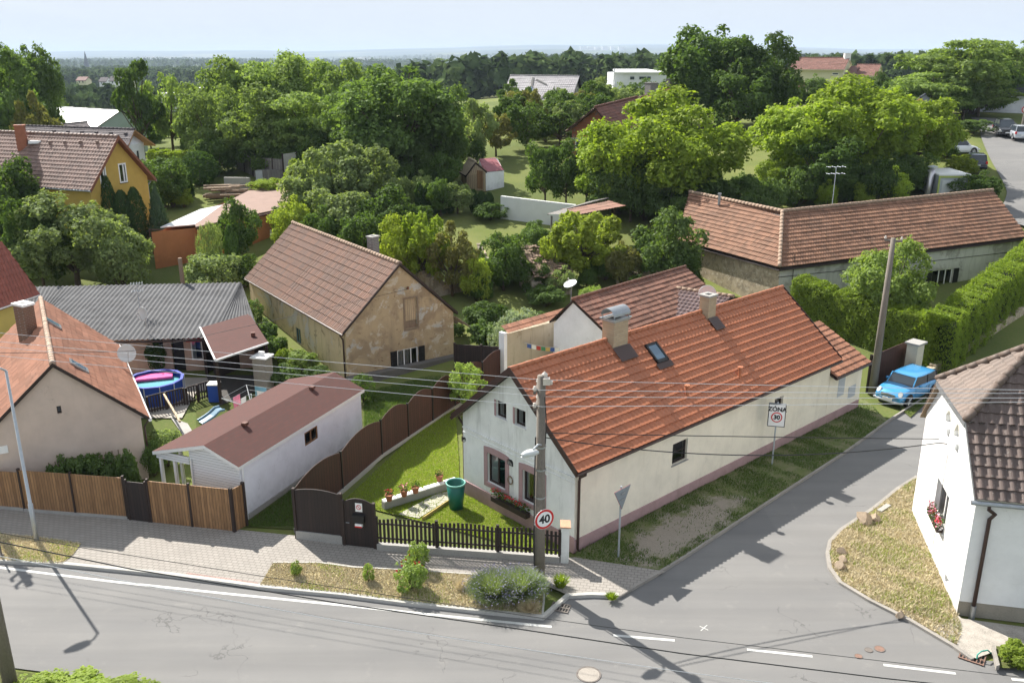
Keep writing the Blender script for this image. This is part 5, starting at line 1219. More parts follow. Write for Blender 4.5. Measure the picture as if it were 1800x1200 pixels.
# overhead lines
def wire(lab,pts,r,mat,sag=0,n=24):
    mb=MB(); P=[]
    for a,b in zip(pts,pts[1:]):
        a=Vector(a);b=Vector(b)
        for i in range(n): f=i/n; P.append(a.lerp(b,f)+V(-4*sag*f*(1-f)))
    P.append(Vector(pts[-1])); mb.tube(P,r,5); o=mb.build('overhead_wire',mat,None,loc=pts[0]); tag(o,lab,'wire','overhead wires along the main road'); return o
t,topW=pole((-21.3,32.1,.1),7.2,.19,.13,'concrete pole of the street line just past the left picture edge',MATS['pole_conc'])
crossarm(t,(-21.3,32.1),7.0,.38,rn,MATS['iron'],2); crossarm(t,(-21.3,32.1),6.45,.4,rn,MATS['iron'],2)
cps=[]
for i,(yl,yr,zz,yo) in enumerate(((606,684,7.28,.35),(613,690,7.2,-.35),(626,698,6.7,.38),(641,705,6.65,-.36))):
    cpt=Vector((CPX+.02,CPY+yo,zz-.1)); L0=Vector((-21.3,32.1+yo,zz-.1)); Rr=atY(1800,yr,CPY-3.4+yo); dd=Rr-cpt; end=cpt+dd*1.25
    wire('thin pale overhead wire through the corner pole, %s of four'%['topmost','second from top','third from top','lowest'][i],[L0+(L0-cpt)*.3,cpt,end],.0085,MATS['cable_light'],.03)
# extra lines: to white house hook, and black line to the right
hook=gf(a_,z_+.02,-.25)
wire('sagging black service cable from the corner pole to the white house gable',[(CPX+.1,CPY,5.35),hook],.018,MATS['cable_dark'],.55)
e=atY(1800,771,CPY+3.5); s_=Vector((CPX+.1,CPY,5.5)); wire('straight black cable running right from the corner pole past the zone sign',[s_,s_+(e-s_)*1.2],.016,MATS['cable_dark'],.05)
mpB=B.face('front'); ab,zb2=onface(B,'front',715,507); hk=mpB(ab,zb2,-.15); mb=MB(); mb.tube([mpB(ab,zb2,0),hk,hk+V(.1)],.03,6); mb.lathe(hk,[(0,0),(.07,0),(.07,.12),(0,.14)],8); mb.build('wall_insulator',MATS['insul_brown'],B.root)
wire('thin dark service cable sloping down from derelict house gable across the yard to left pole',[hk,atY(360,590,40.5),atY(230,617,37),atY(0,620,33.),Vector((-21.3,32.1,6.3))],.012,MATS['cable_dark'],.02,10)
# cables on the near side of the road, closer to the camera
def near(lab,pts,r,mat): 
    P=[atY(x,y,11.) for x,y in pts]; P=[P[0]+(P[0]-P[1])*.6]+P+[P[-1]+(P[-1]-P[-2])*.6]; mb=MB(); mb.tube(P,r,5); tag(mb.build('near_cable',mat,None,loc=P[0]),lab,'wire','cables crossing low in the foreground')
near('thick dark cable crossing the foreground road surface view',[(-60,940),(233,1000),(600,1060),(900,1103),(1200,1148),(1560,1192),(1760,1213)],.009,MATS['cable_dark'])
near('thin dark foreground cable, upper one over the junction',[(-60,925),(143,962),(467,1013),(700,1048),(933,1083),(1200,1120),(1800,1190)],.0045,MATS['cable_dark'])
near('thin pale foreground cable, lowest of the three over the road',[(-60,965),(267,1030),(600,1091),(900,1137),(1200,1180),(1380,1203)],.0045,MATS['cable_light'])
# ============================================================ houses farther back
def affhouse(root,AF,AB,EF,EF2,zb,wall,roof,inset=.3,pitch=.3,row=.36,amp=.03,step=.04,edge=None,ridgem=None,gins=.4,kind='wave',ns=2,gwall=None):
    """gabled block from its ridge ends, near eave and far eave of the front gable"""
    AF,AB,EF,EF2=map(Vector,(AF,AB,EF,EF2)); d=AB-AF; EB=EF+d; EB2=EF2+d
    mb=MB(); tiles(mb,AF,AB,EF,EB,pitch,row,amp,step,kind,ns,sag=.01); tiles(mb,AB,AF,EB2,EF2,pitch,row,amp,step,kind,ns,sag=.01); r=mb.build('roof',roof,root)
    mb=MB(); mb.prism([AF-V(.01),AB-V(.01),EB-V(.01),EF-V(.01)],(0,0,-.14)); mb.prism([AF-V(.01),AB-V(.01),EB2-V(.01),EF2-V(.01)],(0,0,-.14)); mb.build('eaves_boards',edge or MATS['darkwood'],root)
    mb=MB(); ridge(mb,AF+V(.05),AB+V(.05),.13,.5,n=6); mb.build('ridge_tiles',ridgem or roof,root,smooth=True)
    u=flat(d).normalized(); c1=EF.lerp(AF,inset/2.5)+u*gins; c2=EF2.lerp(AF,inset/2.5)+u*gins; a=AF+u*gins
    n=d.length-2*gins; e=u*n; dz=V(-.15); sl=V(d.z*n/max(d.length,.1))
    F=[dn(c1,zb),c1+dz,a+dz,c2+dz,dn(c2,zb)]; mb=MB(); mb.poly(F)
    G=[p+e for p in F]; mb.poly(G[::-1]); mb.poly([F[0],G[0],G[1],F[1]]); mb.poly([F[4],F[3],G[3],G[4]])
    w=mb.build('wall',wall,root)
    if gwall: mb=MB(); mb.poly([p-u*.015 for p in F]); mb.build('gable_wall',gwall,root)
    return dict(c1=c1,c2=c2,u=u,a=a,e=e,zb=zb,roof=r)
def facewin(root,o,xd,x0,x1,z0,z1,frame=None,glass=None,mull=()):
    """window just proud of a plain wall; o origin on wall at left-bottom, xd unit along wall (left->right seen from outside)"""
    xd=Vector(xd).normalized(); nn=xd.cross(V(1)).normalized(); fr=frame or MATS['white_paint']; mp=lambda a,z,d=0: Vector((o[0],o[1],0))+xd*a-nn*d+V(z)
    mb=MB(); f=.09
    def bar(a,b,c,d): q=mp(a,c,-.05); mb.hexa(q,xd*(b-a),-nn*.05,V(d-c))
    bar(x0,x0+f,z0,z1);bar(x1-f,x1,z0,z1);bar(x0+f,x1-f,z0,z0+f);bar(x0+f,x1-f,z1-f,z1)
    for m_ in mull: x=x0+(x1-x0)*m_; bar(x-.04,x+.04,z0+f,z1-f)
    w=mb.build('window',fr,root); mb=MB(); q=mp(x0+f*.5,z0+f*.5,-.02); mb.hexa(q,xd*(x1-x0-f),-nn*.012,V(z1-z0-f)); mb.build('pane',glass or MATS['glassdark'],w)
def winpx(root,o,xd,x0,y0,x1,y1,**k):
    xd=Vector(xd).normalized(); nn=xd.cross(V(1)).normalized(); p=rayplane(x0,y0,Vector(o),nn); q=rayplane(x1,y1,Vector(o),nn)
    a,b=(p-Vector(o)).dot(xd),(q-Vector(o)).dot(xd); facewin(root,o,xd,min(a,b),max(a,b),min(p.z,q.z),max(p.z,q.z),**k)
# yellow house
T=thing('yellow_house','yellow house with brown tiled roof, two gable windows, upper left','house',(-29.16,72,2.8))
Yh=House(T,(-29.16,72),-68,5.82,14,7.57,11.17,2.,.4,.5)
plaster('yellow_wall',(.50,.345,.09),(.3,.2,.06),.12)
tilemat('yh_tiles',(.245,.155,.125),.3,(.12,.085,.07),.3,.6,spec=.45)
y1=hole(Yh,'front',173,294,190,328);y2=hole(Yh,'front',207,288,225,320)
Yh.walls(MATS['yellow_wall'],{'front':[y1,y2]}); 
for y_ in (y1,y2): window(T,Yh.face('front'),*y_,MATS['white_paint'],GL,mull=(.62,),fw=.11,dep=.02,sill=MATS['black'],curtain=[(.62,.98)])
Yh.roof(MATS['yh_tiles'],.3,.36,.045,.045,'wave',4,verge=pm('redwood',(.19,.07,.04),.6,.15,3),vergew=.22,ridge_r=.13,under=MATS['redwood'] if 'redwood' in MATS else None)
Yh.gutter('left',MATS['zinc'],None); Yh.gutter('right',MATS['zinc'],.1,drop=3)
p,s_,t_=onroof(Yh,40,258,'left'); c=Yh.pt(s_,t_,0); chimney(T,c,R(20),.7,.7,p.z-.3,p.z+1.6,pm('chim_orange',(.30,.11,.06),.8,.15,4),MATS['chim_orange'])
p,s_,t_=onroof(Yh,62,252,'left'); mb=MB(); mb.box((p.x,p.y,p.z+.1),(.9,.7,.2),R(22)); sk_=mb.build('skylight',MATS['white_paint'],T)
for pxx in (88,114,142,171): p,s_,t_=onroof(Yh,pxx,252,'left'); mb=MB(); mb.box((p.x,p.y,p.z+.1),(.22,.3,.2),R(22)); mb.build('roof_vent',MATS['yh_tiles'],T)
# grey tiled chalet behind it
T=thing('chalet','house with dark grey tiles and wooden eaves behind the yellow house','house',(-36,92,5))
tilemat('grey_tiles',(.12,.105,.11),.25,(.07,.065,.065),.3,.85,spec=.2)
AF=atY(237,228,90.0);EF=atY(223,263,86.5);EF2=atY(276,276,91.5); EF2.z=EF.z
AB=AF+Vector((-13,4.5,0)); r_=affhouse(T,AF,AB,EF,EF2,4.5,MATS['white_render'],MATS['grey_tiles'],.5,edge=pm('larch',(.42,.22,.09),.6,.15,3),gins=1.0,ns=3)
xg=flat(EF2-EF).normalized(); winpx(T,r_['c1'],xg,238,264,246,283)
for k in range(6):
    q=AF.lerp(AB,.06+k*.13).lerp(EF.lerp(EF+AB-AF,.06+k*.13),.28); mb=MB(); mb.box((q.x,q.y,q.z+.12),(.25,.3,.2),0); mb.build('roof_vent',MATS['grey_tiles'],T)
# pale blue hall with white metal roof
T=thing('metal_hall','pale blue hall with shining white metal roof at upper left','hall',(-46,115,6))
Hh=House(T,(-46.02,115),-55,6.3,15.5,8.93,10.67,5.5,.15,.1)
Hh.walls(pm('paleblue',(.46,.55,.56),.6,.05,2,bmp=.05)); r_=Hh.roof(pm('white_metal',(.78,.79,.80),.28,.03,2,metal=.1,bmp=.0,spec=.8),.5,2.2,.02,.0,'sq',4,verge=MATS['black'],vergew=.12,ridge_r=.06,ridge_seg=3,under=MATS['black'])
T=thing('small_grey_roof_hut','small low hut with dark sheet roof in front of the white-roofed hall','hut',ong(135,224))
AF=atY(153,215,102);AB=atY(105,220,104);EF=atY(160,224,100);affhouse(T,AF,AB,EF,AF*2-EF+V(2*(EF.z-AF.z)),5,MATS['white_render'],MATS['grey_tiles'],.3)
# white modern houses among the trees
T=thing('white_villa','white modern flat-roofed villa glimpsed behind thin tree trunks','house',ong(300,214))
o=atY(285,210,150); 
def blockb(T,x0,x1,yt,yb,Y,depth,mat,name='wall',zb=None):
    a=atY(x0,yt,Y);b=atY(x1,yt,Y);zb=atY(x0,yb,Y).z if zb is None else zb; mb=MB(); mb.hexa(dn(a,zb),dn(b)-dn(a),Vector((0,depth,0)),V(a.z-zb)); return mb.build(name,mat,T)
blockb(T,282,318,170,215,150,9,MATS['bright_white']); blockb(T,316,346,180,226,148,8,MATS['bright_white'],'side_wing'); blockb(T,280,322,164,169,149,11,MATS['white_paint'],'flat_roof')
blockb(T,315,340,156,168,155,7,MATS['bright_white'],'upper_floor')
for (a,b,c,d) in ((288,293,172,186),(296,314,175,182),(336,341,188,199),(297,316,196,206)): blockb(T,a,b,c,d,147.6 if a>330 else 149.7,.3,MATS['glassdark'],'window')
# red tiled house at the left edge in front
T=thing('red_roof_house','yellow walled house with bright red tiled roof cut by left edge','house',at(0,560,0))
tilemat('red_tiles',(.25,.075,.05),.12,(.14,.05,.04),.2,.5,spec=.4)
A_=at(2,424,7.4); Bv=at(70,517,4.2); uu=flat(at(0,541,4.2)-at(70,517,4.2)).normalized()
Dn=A_+uu*12; Cn=Bv+uu*12
mb=MB(); tiles(mb,Dn,A_,Cn,Bv,.24,.36,.045,.05,'wave',5); mb.build('roof',MATS['red_tiles'],T)
mb=MB(); mb.prism([Dn-V(.02),A_-V(.02),Bv-V(.02),Cn-V(.02)],(0,0,-.12)); b2=A_*2-Bv; b2.z=4.2; c2=b2+uu*12; mb.prism([Dn-V(.02),A_-V(.02),b2,c2],(0,0,-.12)); mb.build('eaves_boards',MATS['darkwood'],T)
inn=flat(A_-Bv).normalized()*.4+uu*.3; f0=Bv+inn; f1=b2-flat(A_-Bv).normalized()*.4+uu*.3
mb=MB(); mb.poly([dn(f0),f0-V(.1),A_+uu*.3-V(.15),f1-V(.1),dn(f1)]); mb.poly([dn(f0),dn(f0+uu*11.5),dn(f0+uu*11.5,4.0),dn(f0,4.0)]); mb.build('wall',pm('lemon_wall',(.52,.43,.12),.9,.08,2),T)
mb=MB(); mb.tube([Bv+V(-.05),Cn+V(-.05)],.06,8); mb.build('gutter',MATS['white_paint'],T)
# ============================================================ corrugated-roofed outbuilding
def corrmat():
    m,nt,b=newmat('corrugated'); col=mixc(nt,ramp(nt,noi(nt,1.1,6,.65),[(.35,0.),(.7,1.)]),(.092,.094,.10),(.045,.046,.05)); col=mixc(nt,ramp(nt,noi(nt,.5,3,.5,stretch=(.3,3,1)),[(.5,0.),(.6,.5)]),col,(.10,.10,.105)); nt.links.new(col,b.inputs['Base Color']); b.inputs['Roughness'].default_value=.9; bump(nt,b,noi(nt,18,5),.3,.01)
corrmat()
T=thing('corrugated_shed','long outbuilding with grey corrugated roof and pinkish front wall','outbuilding',at(330,640,0))
TL=at(160,497,3.3);TR=at(436,497,3.3);BL=at(110,600,2.35);BR=at(362,592,2.35)
BL=at(30,603,2.35);TR=at(424,497,3.3);BRr=at(458,592,2.35);TL=TR-(BRr-BL)
mb=MB(); tiles(mb,TL,TR,BL,BRr,.27,9,.065,.0,'wave',6,seed=2); 
mb.build('roof',MATS['corrugated'],T)
mb=MB(); mb.tube([BL-V(.1),BRr-V(.1)],.06,6); mb.build('eaves_beam',MATS['darkwood'],T)
fb=flat(BR-BL).normalized(); fn=Vector((-fb.y,fb.x,0)); w0=dn(at(205,632,0))+Vector((0,0,0)); w0=flat(BL)+fn*.9+fb*2.0
Lf=flat(BR-BL).length+.4
FS=lambda a,z,d=0: w0+fb*a+fn*d+V(z)
da=fonl(FS,270,600)[0]; d0=fonl(FS,300,600)[0];d1=fonl(FS,322,600)[0]; e0,e1=fonl(FS,334,600)[0],fonl(FS,355,600)[0]; v0=fonl(FS,268,600)[0]; v1=fonl(FS,286,600)[0]
plaster('pinkish',(.50,.36,.29),(.25,.18,.14),.3)
mb=MB(); wallgrid(mb,FS,Lf,0,[(0,2.45),(Lf,2.45)],[(v0,v1,1.55,2.15),(d0,d1,0.02,2.05),(e0,e1,.75,2.0)]); mb.build('wall',MATS['pinkish'],T)
window(T,FS,e0,e1,.75,2.0,MATS['white_paint'],GL,fw=.07,dep=.04,curtain=[(.1,.4)]); window(T,FS,v0,v1,1.55,2.15,MATS['darkwood'],MATS['glassdark'],fw=.04,dep=.1)
mb=MB(); mb.hexa(FS(d0+.05,0,.14),fb*(d1-d0-.1),fn*.05,V(2.0)); mb.build('door',MATS['black'],T)
mb=MB(); mb.prism([FS(e0-.1,2.25,-.05),FS(e0-.1,1.95,-.45),FS(e1+.2,1.95,-.45),FS(e1+.2,2.25,-.05)],(0,0,.03)); mb.build('red_awning',MATS['red'],T)
mb=MB(); mb.poly([dn(TL)+fn*-.3,dn(TR)-fn*.3,dn(TR,3.1)-fn*.3,dn(TL,3.1)-fn*.3]); e_=FS(Lf,0); mb.poly([dn(e_),dn(TR)-fn*.3,dn(TR,3.1)-fn*.3,dn(e_,2.4)]); mb.build('rear_wall',MATS['oldbrick'],T)
# satellite dishes and aerials
def dish(c,r,n,pole_h,lab,mat=None,post=(0,0)):
    c=Vector(c);n=Vector(n).normalized(); t=thing('satellite_dish',lab,'satellite dish',(c.x+post[0],c.y+post[1],c.z-pole_h)); x=n.cross(V(1)).normalized() if abs(n.z)<.95 else Vector((1,0,0)); y=x.cross(n); vs=[];fs=[];N=28
    rr=[0,.35,.65,.88,1.,1.02]
    for i,f in enumerate(rr):
        for k in range(N): a=2*math.pi*k/N; vs.append(c+(x*math.cos(a)+y*math.sin(a))*r*f+n*(r*.22*f*f-(.02 if i==5 else 0)))
    for i in range(len(rr)-1):
        for k in range(N): fs.append((i*N+k,i*N+(k+1)%N,(i+1)*N+(k+1)%N,(i+1)*N+k))
    mb=MB(); mb.add(vs,fs); mb.build('reflector',mat or MATS['lampwhite'],t,smooth=True)
    mb=MB(); mb.tube([c-n*.02,c-n*.12-V(.05),c-n*.12-V(pole_h)],.025,6); mb.build('mast',MATS['zinc'],t)
    mb=MB(); f=c+n*r*.9-y*-.0-V(r*.5)*0; mb.tube([c+(-y if y.z>0 else y)*r*.95+n*r*.2,f],.012,5); mb.tube([f,f+n*.08],.035,8); mb.build('receiver',MATS['concrete'],t)
dish(at(251,551,3.6),.36,(-.35,-.9,.25),.9,'grey round satellite dish standing over the corrugated roof')
dish(atY(222,621,40.3),.42,(.55,-.75,.3),.7,'large pale satellite dish at the eaves of the beige house')
dish(at(1003,500,5.2),.37,(-.35,-.25,.9),1.6,'white oval antenna dish on a thin mast in the overgrown yard')
dish(at(1243,517,6.3),.42,(-.1,-.95,.25),1.2,'grey satellite dish behind the small stone chimney')
def aerial(base,h,lab,w=.5,n=5,dirv=(1,0,0)):
    b=Vector(base); t=thing('tv_aerial',lab,'aerial',b); dirv=Vector(dirv).normalized(); s=Vector((-dirv.y,dirv.x,0)); mb=MB(); mb.tube([b,b+V(h)],.03,6); mb.build('mast',MATS['galv'],t); mb=MB()
    for lv in (0,.45):
        mb.tube([b+V(h-lv)-dirv*w,b+V(h-lv)+dirv*w],.018,5)
        for k in range(n): q=b+V(h-lv)+dirv*w*(-1+2*k/(n-1)); mb.tube([q-s*.3,q+s*.3],.012,4)
    mb.build('elements',MATS['galv'],t)
aerial(at(246,545,3.0),1.6,'small television aerial above the corrugated roof',.3,5,(.8,.3,0))
pp=CR.lerp(RR,.22); aerial(pp-V(.2),2.9,'tall rake-shaped television aerial on the farm building ridge',.55,4,(1,.1,0))
aerial(atY(195,205+8,95)-V(1.5),2.2,'thin aerial near the white-roofed hall',.3,4) if False else None
# timber post behind the corrugated roof
q=at(322,505,3.0); mb=MB(); mb.hexa(dn(q)-Vector((.1,.1,0)),Vector((.2,0,0)),Vector((0,.2,0)),V(4.9)); tag(mb.build('timber_post',MATS['oldwood'],None,loc=dn(q)),'weathered square timber post rising behind the corrugated roof','post')
# carport with shingle roof
T=thing('carport','open carport with flat reddish roof beside the swimming pool','carport',at(440,660,0))
cq1=at(352,576,2.75);cq2=at(438,551,2.75);cq3=at(471,601,2.5);cq4=at(378,632,2.5)
slab_roof(T,[(cq1,cq2,cq3,cq4)],MATS['shingles'],.16,under=MATS['black']) 
mb=MB(); mb.tube([cq4+V(-.05),cq3+V(-.05)],.06,8); mb.tube([cq1+V(.02),cq4+V(.0)],.05,8); mb.build('gutter',MATS['white_paint'],T)
for c in (cq3,cq4,cq1,cq2): mb=MB(); q=c.lerp((cq1+cq3)/2,.06); mb.hexa(dn(q)-Vector((.07,.07,0)),Vector((.14,0,0)),Vector((0,.14,0)),V(2.45)); mb.build('post',MATS['darkwood'],T)
mb=MB(); mb.poly([dn(cq1),dn(cq2),dn(cq2,2.6),dn(cq1,2.6)]); mb.poly([dn(cq2),dn(cq2.lerp(cq3,.7)),dn(cq2.lerp(cq3,.7),2.4),dn(cq2,2.6)]); mb.build('back_panel',MATS['fence_dark'],T); mb=MB(); mb.prism([dn(p_,.04) for p_ in (cq1,cq2,cq3,cq4)],(0,0,.02)); mb.build('floor',pm('shade_floor',(.06,.055,.05),.9,.2,2),T); mb=MB(); ce_=(cq1+cq2)/2; fd_=(flat(cq4)-flat(cq1)).normalized(); rd_=(flat(cq2)-flat(cq1)).normalized(); mb.hexa(dn(cq1.lerp(cq2,.15),.1)+fd_*.3,rd_*3.0,fd_*1.0,V(1.5)); mb.build('shade_box',MATS['darkwood'],T); mb=MB(); mb.hexa(dn(cq2.lerp(cq3,.0),.1)-rd_*.3,fd_*3.2,rd_*.1,V(1.9)); mb.build('shade_panel',MATS['fence_dark'],T)  # floor darkened, inner box and side panel added, standing for shade under the roof
p=at(445,590,2.62); mb=MB(); mb.box((p.x,p.y,p.z+.08),(.22,.2,.22),R(20)); mb.build('roof_vent',MATS['redbrown'],T)
q=at(466,690,0); T=thing('barbecue','grey stone garden barbecue chimney by the carport with white top','barbecue',q); mb=MB(); mb.box((q.x,q.y,1.0),(.75,.7,2.0),R(-15)); mb.build('body',pm('sandgrey',(.30,.27,.23),.9,.15,3,bmp=.4),T); mb=MB(); mb.box((q.x,q.y,2.04),(.95,.85,.08),R(-15)); mb.build('top_slab',MATS['white_paint'],T); mb=MB(); mb.box((q.x,q.y,2.2),(.3,.12,.22),R(-15)); mb.build('ornament',MATS['white_paint'],T)
# pool
pc_=at(276,700,0); T=thing('swimming_pool','round blue above-ground swimming pool beside the beige house','pool',pc_)
pr=1.42; mb=MB(); mb.lathe(pc_,[(pr,0),(pr,1.05),(pr-.06,1.05),(pr-.06,.1)],12); mb.build('wall',pm('pool_blue',(.02,.07,.36),.4,.1,3,bmp=0),T)
mb=MB(); mb.lathe(pc_,[(0,.8),(pr-.06,.8)],24); 
m,nt,b=newmat('pool_water'); b.inputs['Base Color'].default_value=(.16,.42,.46,1); b.inputs['Roughness'].default_value=.08; bump(nt,b,noi(nt,3,3),.3,.03); mb.build('water',m,T)
mb=MB(); mb.lathe(pc_,[(pr-.1,1.03),(pr+.05,1.03),(pr+.05,1.11),(pr-.1,1.11)],12); mb.build('rim',pm('pool_rim',(.05,.08,.40),.4,.05,3,bmp=0),T)
for k in range(12): a=2*math.pi*k/12; mb=MB(); q=pc_+Vector((math.cos(a),math.sin(a),0))*(pr+.04); mb.tube([q,q+V(1.08)],.03,6); mb.build('leg',MATS['lampwhite'],T)
mb=MB(); x_=Vector((.95,.32,0)); y_=Vector((-.32,.95,0)); o=pc_+Vector((-1.15,.1,.86)); 
for k in range(4): mb.hexa(o+y_*k*.2,x_*1.9,y_*.18,V(.12))
tag(mb.build('air_mattress',pm('hotpink',(.75,.08,.30),.4,.05,3,bmp=0),None,loc=o),'bright pink air mattress floating in the round pool','air mattress')
# slatted deck rail near pool
def rail_fence(name,lab,a,b,h,mat,sp=.14,z=0,cat='fence'):
    t=thing(name,lab,cat,flat(a)+V(z)); L=flat(b-a).length;u=flat(b-a).normalized();n=Vector((-u.y,u.x,0)); mb=MB(); k=0
    while k*sp<L: mb.hexa(flat(a)+u*(k*sp)+V(z+.05),u*.055,n*.03,V(h-.08)); k+=1
    mb.build('slats',mat,t)
    for zz in (.12,h-.06): mb=MB(); mb.hexa(flat(a)+n*.03+V(z+zz),u*L,n*.04,V(.07)); mb.build('rail',mat,t)
    for s in (0,.5,1): q=flat(a)+u*L*s; mb=MB(); mb.box((q.x,q.y,z+h*.5),(.09,.09,h),0); mb.build('post',mat,t)
rail_fence('deck_railing','dark slatted garden railing in front of the pool',at(262,728,0),at(325,712,0),.95,MATS['darkwood'])
rail_fence('deck_railing','dark slatted railing between pool and blue bin',at(330,712,0),at(368,700,0),.95,MATS['darkwood'])
mb=MB(); a=at(290,722,0);b=at(318,772,0); mb.hexa(a+V(.85),b-a,Vector((.1,0,0)),V(.09)); o=mb.build('stair_handrail',MATS['shedboards'],None,loc=a)
for s in (0.02,.95): 
    pass
tag(o,'light wooden stair handrail on the garden path','handrail')
q=at(379,705,0); T=thing('wheelie_bin','blue wheeled bin with white lid by the railing','bin',q); mb=MB(); mb.hexa(q+Vector((-.26,-.26,.05)),Vector((.52,0,0)),Vector((0,.5,0)),V(.9)); mb.build('body',MATS['pool_blue'],T); mb=MB(); mb.hexa(q+Vector((-.29,-.3,.96)),Vector((.58,0,0)),Vector((0,.58,0)),V(.06)); mb.build('lid',MATS['white_paint'],T); mb=MB(); mb.tube([q+Vector((-.3,.25,.1)),q+Vector((.3,.25,.1))],.09,10); mb.build('wheel',MATS['rubber'],T)
# rotary clothes airer
q=at(447,752,0); T=thing('clothes_airer','white rotary clothes airer with towels behind the garden building','clothes airer',q); mb=MB(); tp=q+V(1.0); mb.tube([q,q+V(1.75)],.025,6)
arms=[]
for k in range(4): a=R(25+90*k); e=q+Vector((math.cos(a)*1.35,math.sin(a)*1.35,1.75)); mb.tube([tp,e],.02,5); arms.append(e)
mb.build('frame',MATS['lampwhite'],T); mb=MB()
for f in (.4,.6,.8,1): 
    for k in range(4): mb.tube([tp.lerp(arms[k],f),tp.lerp(arms[(k+1)%4],f)],.006,4)
mb.build('line',MATS['lampwhite'],T)
for k,(f,c,side) in enumerate(((.8,'flag_blue',3),(.8,'petal_white',0),(1,'petal_pink',0),(.6,'petal_white',1),(1,'petal_white',3),(.8,'petal_pink',1))):
    a=tp.lerp(arms[side],f);b=tp.lerp(arms[(side+1)%4],f); p0=a.lerp(b,.2+.1*(k%3));p1=a.lerp(b,.55+.1*(k%3)); mb=MB(); mb.poly([p0,p1,p1-V(.55),p0-V(.5)]); mb.build('laundry',pm('aqua',(.16,.33,.42),.8,.05) if k%2==0 else MATS[c],T)
# blue garden lounger, shaped like a slide
q=at(392,735,0); mb=MB(); prof=[(0,.55),(.25,.55),(.55,.35),(.9,.2),(1.15,.12)]
for s in (-1,1): mb.tube([q+Vector((-a*.75,-a*.65,z)) + Vector((-.2*s,.22*s,0)) for a,z in prof],.06,6)
for (a,z),(b,w_) in zip(prof,prof[1:]): mb.poly([q+Vector((-a*.75-.2,-a*.65+.22,z-.03)),q+Vector((-b*.75-.2,-b*.65+.22,w_-.03)),q+Vector((-b*.75+.2,-b*.65-.22,w_-.03)),q+Vector((-a*.75+.2,-a*.65-.22,z-.03))])
tag(mb.build('garden_lounger',pm('loungerblue',(.10,.20,.28),.5,.1,3),None,loc=q),'blue garden slide near the clothes airer','sunlounger')
mb=MB(); mb.tube([q+Vector((.1,.1,0)),q+Vector((.05,.05,1.1))],.03,5)
# trellis on beige house wall
a_t,z_t=onface(K,'front',82,800); mpk=K.face('front'); b_t,_=onface(K,'front',205,780); mb=MB()
for k in range(12): x=a_t+(b_t-a_t)*k/11; mb.hexa(mpk(x,.55,-.05),mpk(x+.035,.55,-.05)-mpk(x,.55,-.05),mpk(0,0,0)-mpk(0,0,-.02),V(1.0))
for z in (.75,1.0,1.3): mb.hexa(mpk(a_t-.1,z,-.07),mpk(b_t+.1,z,-.07)-mpk(a_t-.1,z,-.07),mpk(0,0,0)-mpk(0,0,-.02),V(.03))
tag(mb.build('trellis',MATS['oldwood'],None,loc=mpk(a_t,.5,-.05)),'low wooden trellis fixed to the beige house wall','trellis')
# ============================================================ orange flat building
T=thing('orange_building','low orange building with felt roof and white sheet roof part','building',ong(330,440))
zr_=5.6; O1=at(262,405,zr_-.9);O2=at(345,400,zr_-.9)
r1=[at(282,402,4.7),at(352,366,4.9),at(398,357,4.9),at(343,397,4.7)]
r2=[at(343,393,4.75),at(432,350,5.4),at(444,334,5.4),at(497,322,5.6),at(508,368,5.2),at(440,376,5.1),at(380,392,4.8)]
mb=MB(); mb.prism([dn(p,4.75) for p in r1],(0,0,.08)); mb.build('white_sheet_roof',MATS['white_metal'],T)
pm('felt',(.26,.18,.15),.95,.15,1.2,bmp=.3)
zz=4.9; r2=[at(343,397,zz),at(398,357,zz),at(445,333,zz),at(503,321,zz),at(512,365,zz),at(430,382,zz),at(345,401,zz)]
mb=MB(); mb.prism(r2,(0,0,.1)); mb.build('felt_roof',MATS['felt'],T)
mb=MB(); foot=[at(266,408,4.7),at(345,400,4.7),at(352,402,4.8),at(430,385,4.8),at(508,368,4.8),at(500,325,4.8),at(445,338,4.8),at(352,370,4.7),at(284,405,4.7)]
for i in range(len(foot)): a=foot[i];b=foot[(i+1)%len(foot)]; mb.poly([dn(a,1.2),dn(b,1.2),b-V(.01),a-V(.01)])
plaster('orange_wall',(.50,.20,.085),(.25,.11,.06),.2); mb.build('wall',MATS['orange_wall'],T)
mb=MB(); mb.tube([at(345,402,4.75),at(430,385,4.8),at(508,369,4.85)],.08,6); mb.build('fascia',MATS['redbrown'],T)
xd=flat(foot[4]-foot[3]).normalized(); winpx(T,foot[3],xd,474,404,478,420,frame=MATS['white_paint'])
# dark steel garden frame in front
q=ong(268,452); T=thing('garden_swing_frame','rusty brown cut-out steel garden screen before the orange building','garden screen',q); q2=ong(322,452); u=(flat(q2)-flat(q)).normalized(); L=(flat(q2)-flat(q)).length; mb=MB(); mb.tube([q,q+V(2.1),dn(q2,q.z+2.1),q2],.05,6); mb.build('frame',MATS['rust'],T)
mb=MB(); zq=q.z
outer=[(.25,.1),(.25,1.3),(.5,1.85),(.9,1.7),(1.4,1.7),(1.8,1.85),(2.1,1.3),(2.1,.1)]
s_=L/2.4
for (a,b,c,d) in ((.1,.75,.1,1.7),(1.4,2.2,.1,1.5),(.75,1.4,.1,.5),(.75,1.4,1.3,1.75),(.1,.5,1.7,1.95),(1.9,2.3,.1,.6)): mb.hexa(dn(q,zq+c)+u*a*s_,u*(b-a)*s_,Vector((0,.03,0)),V(d-c))
mb.build('cut_out_panel',pm('corten',(.17,.06,.035),.9,.15,4),T)
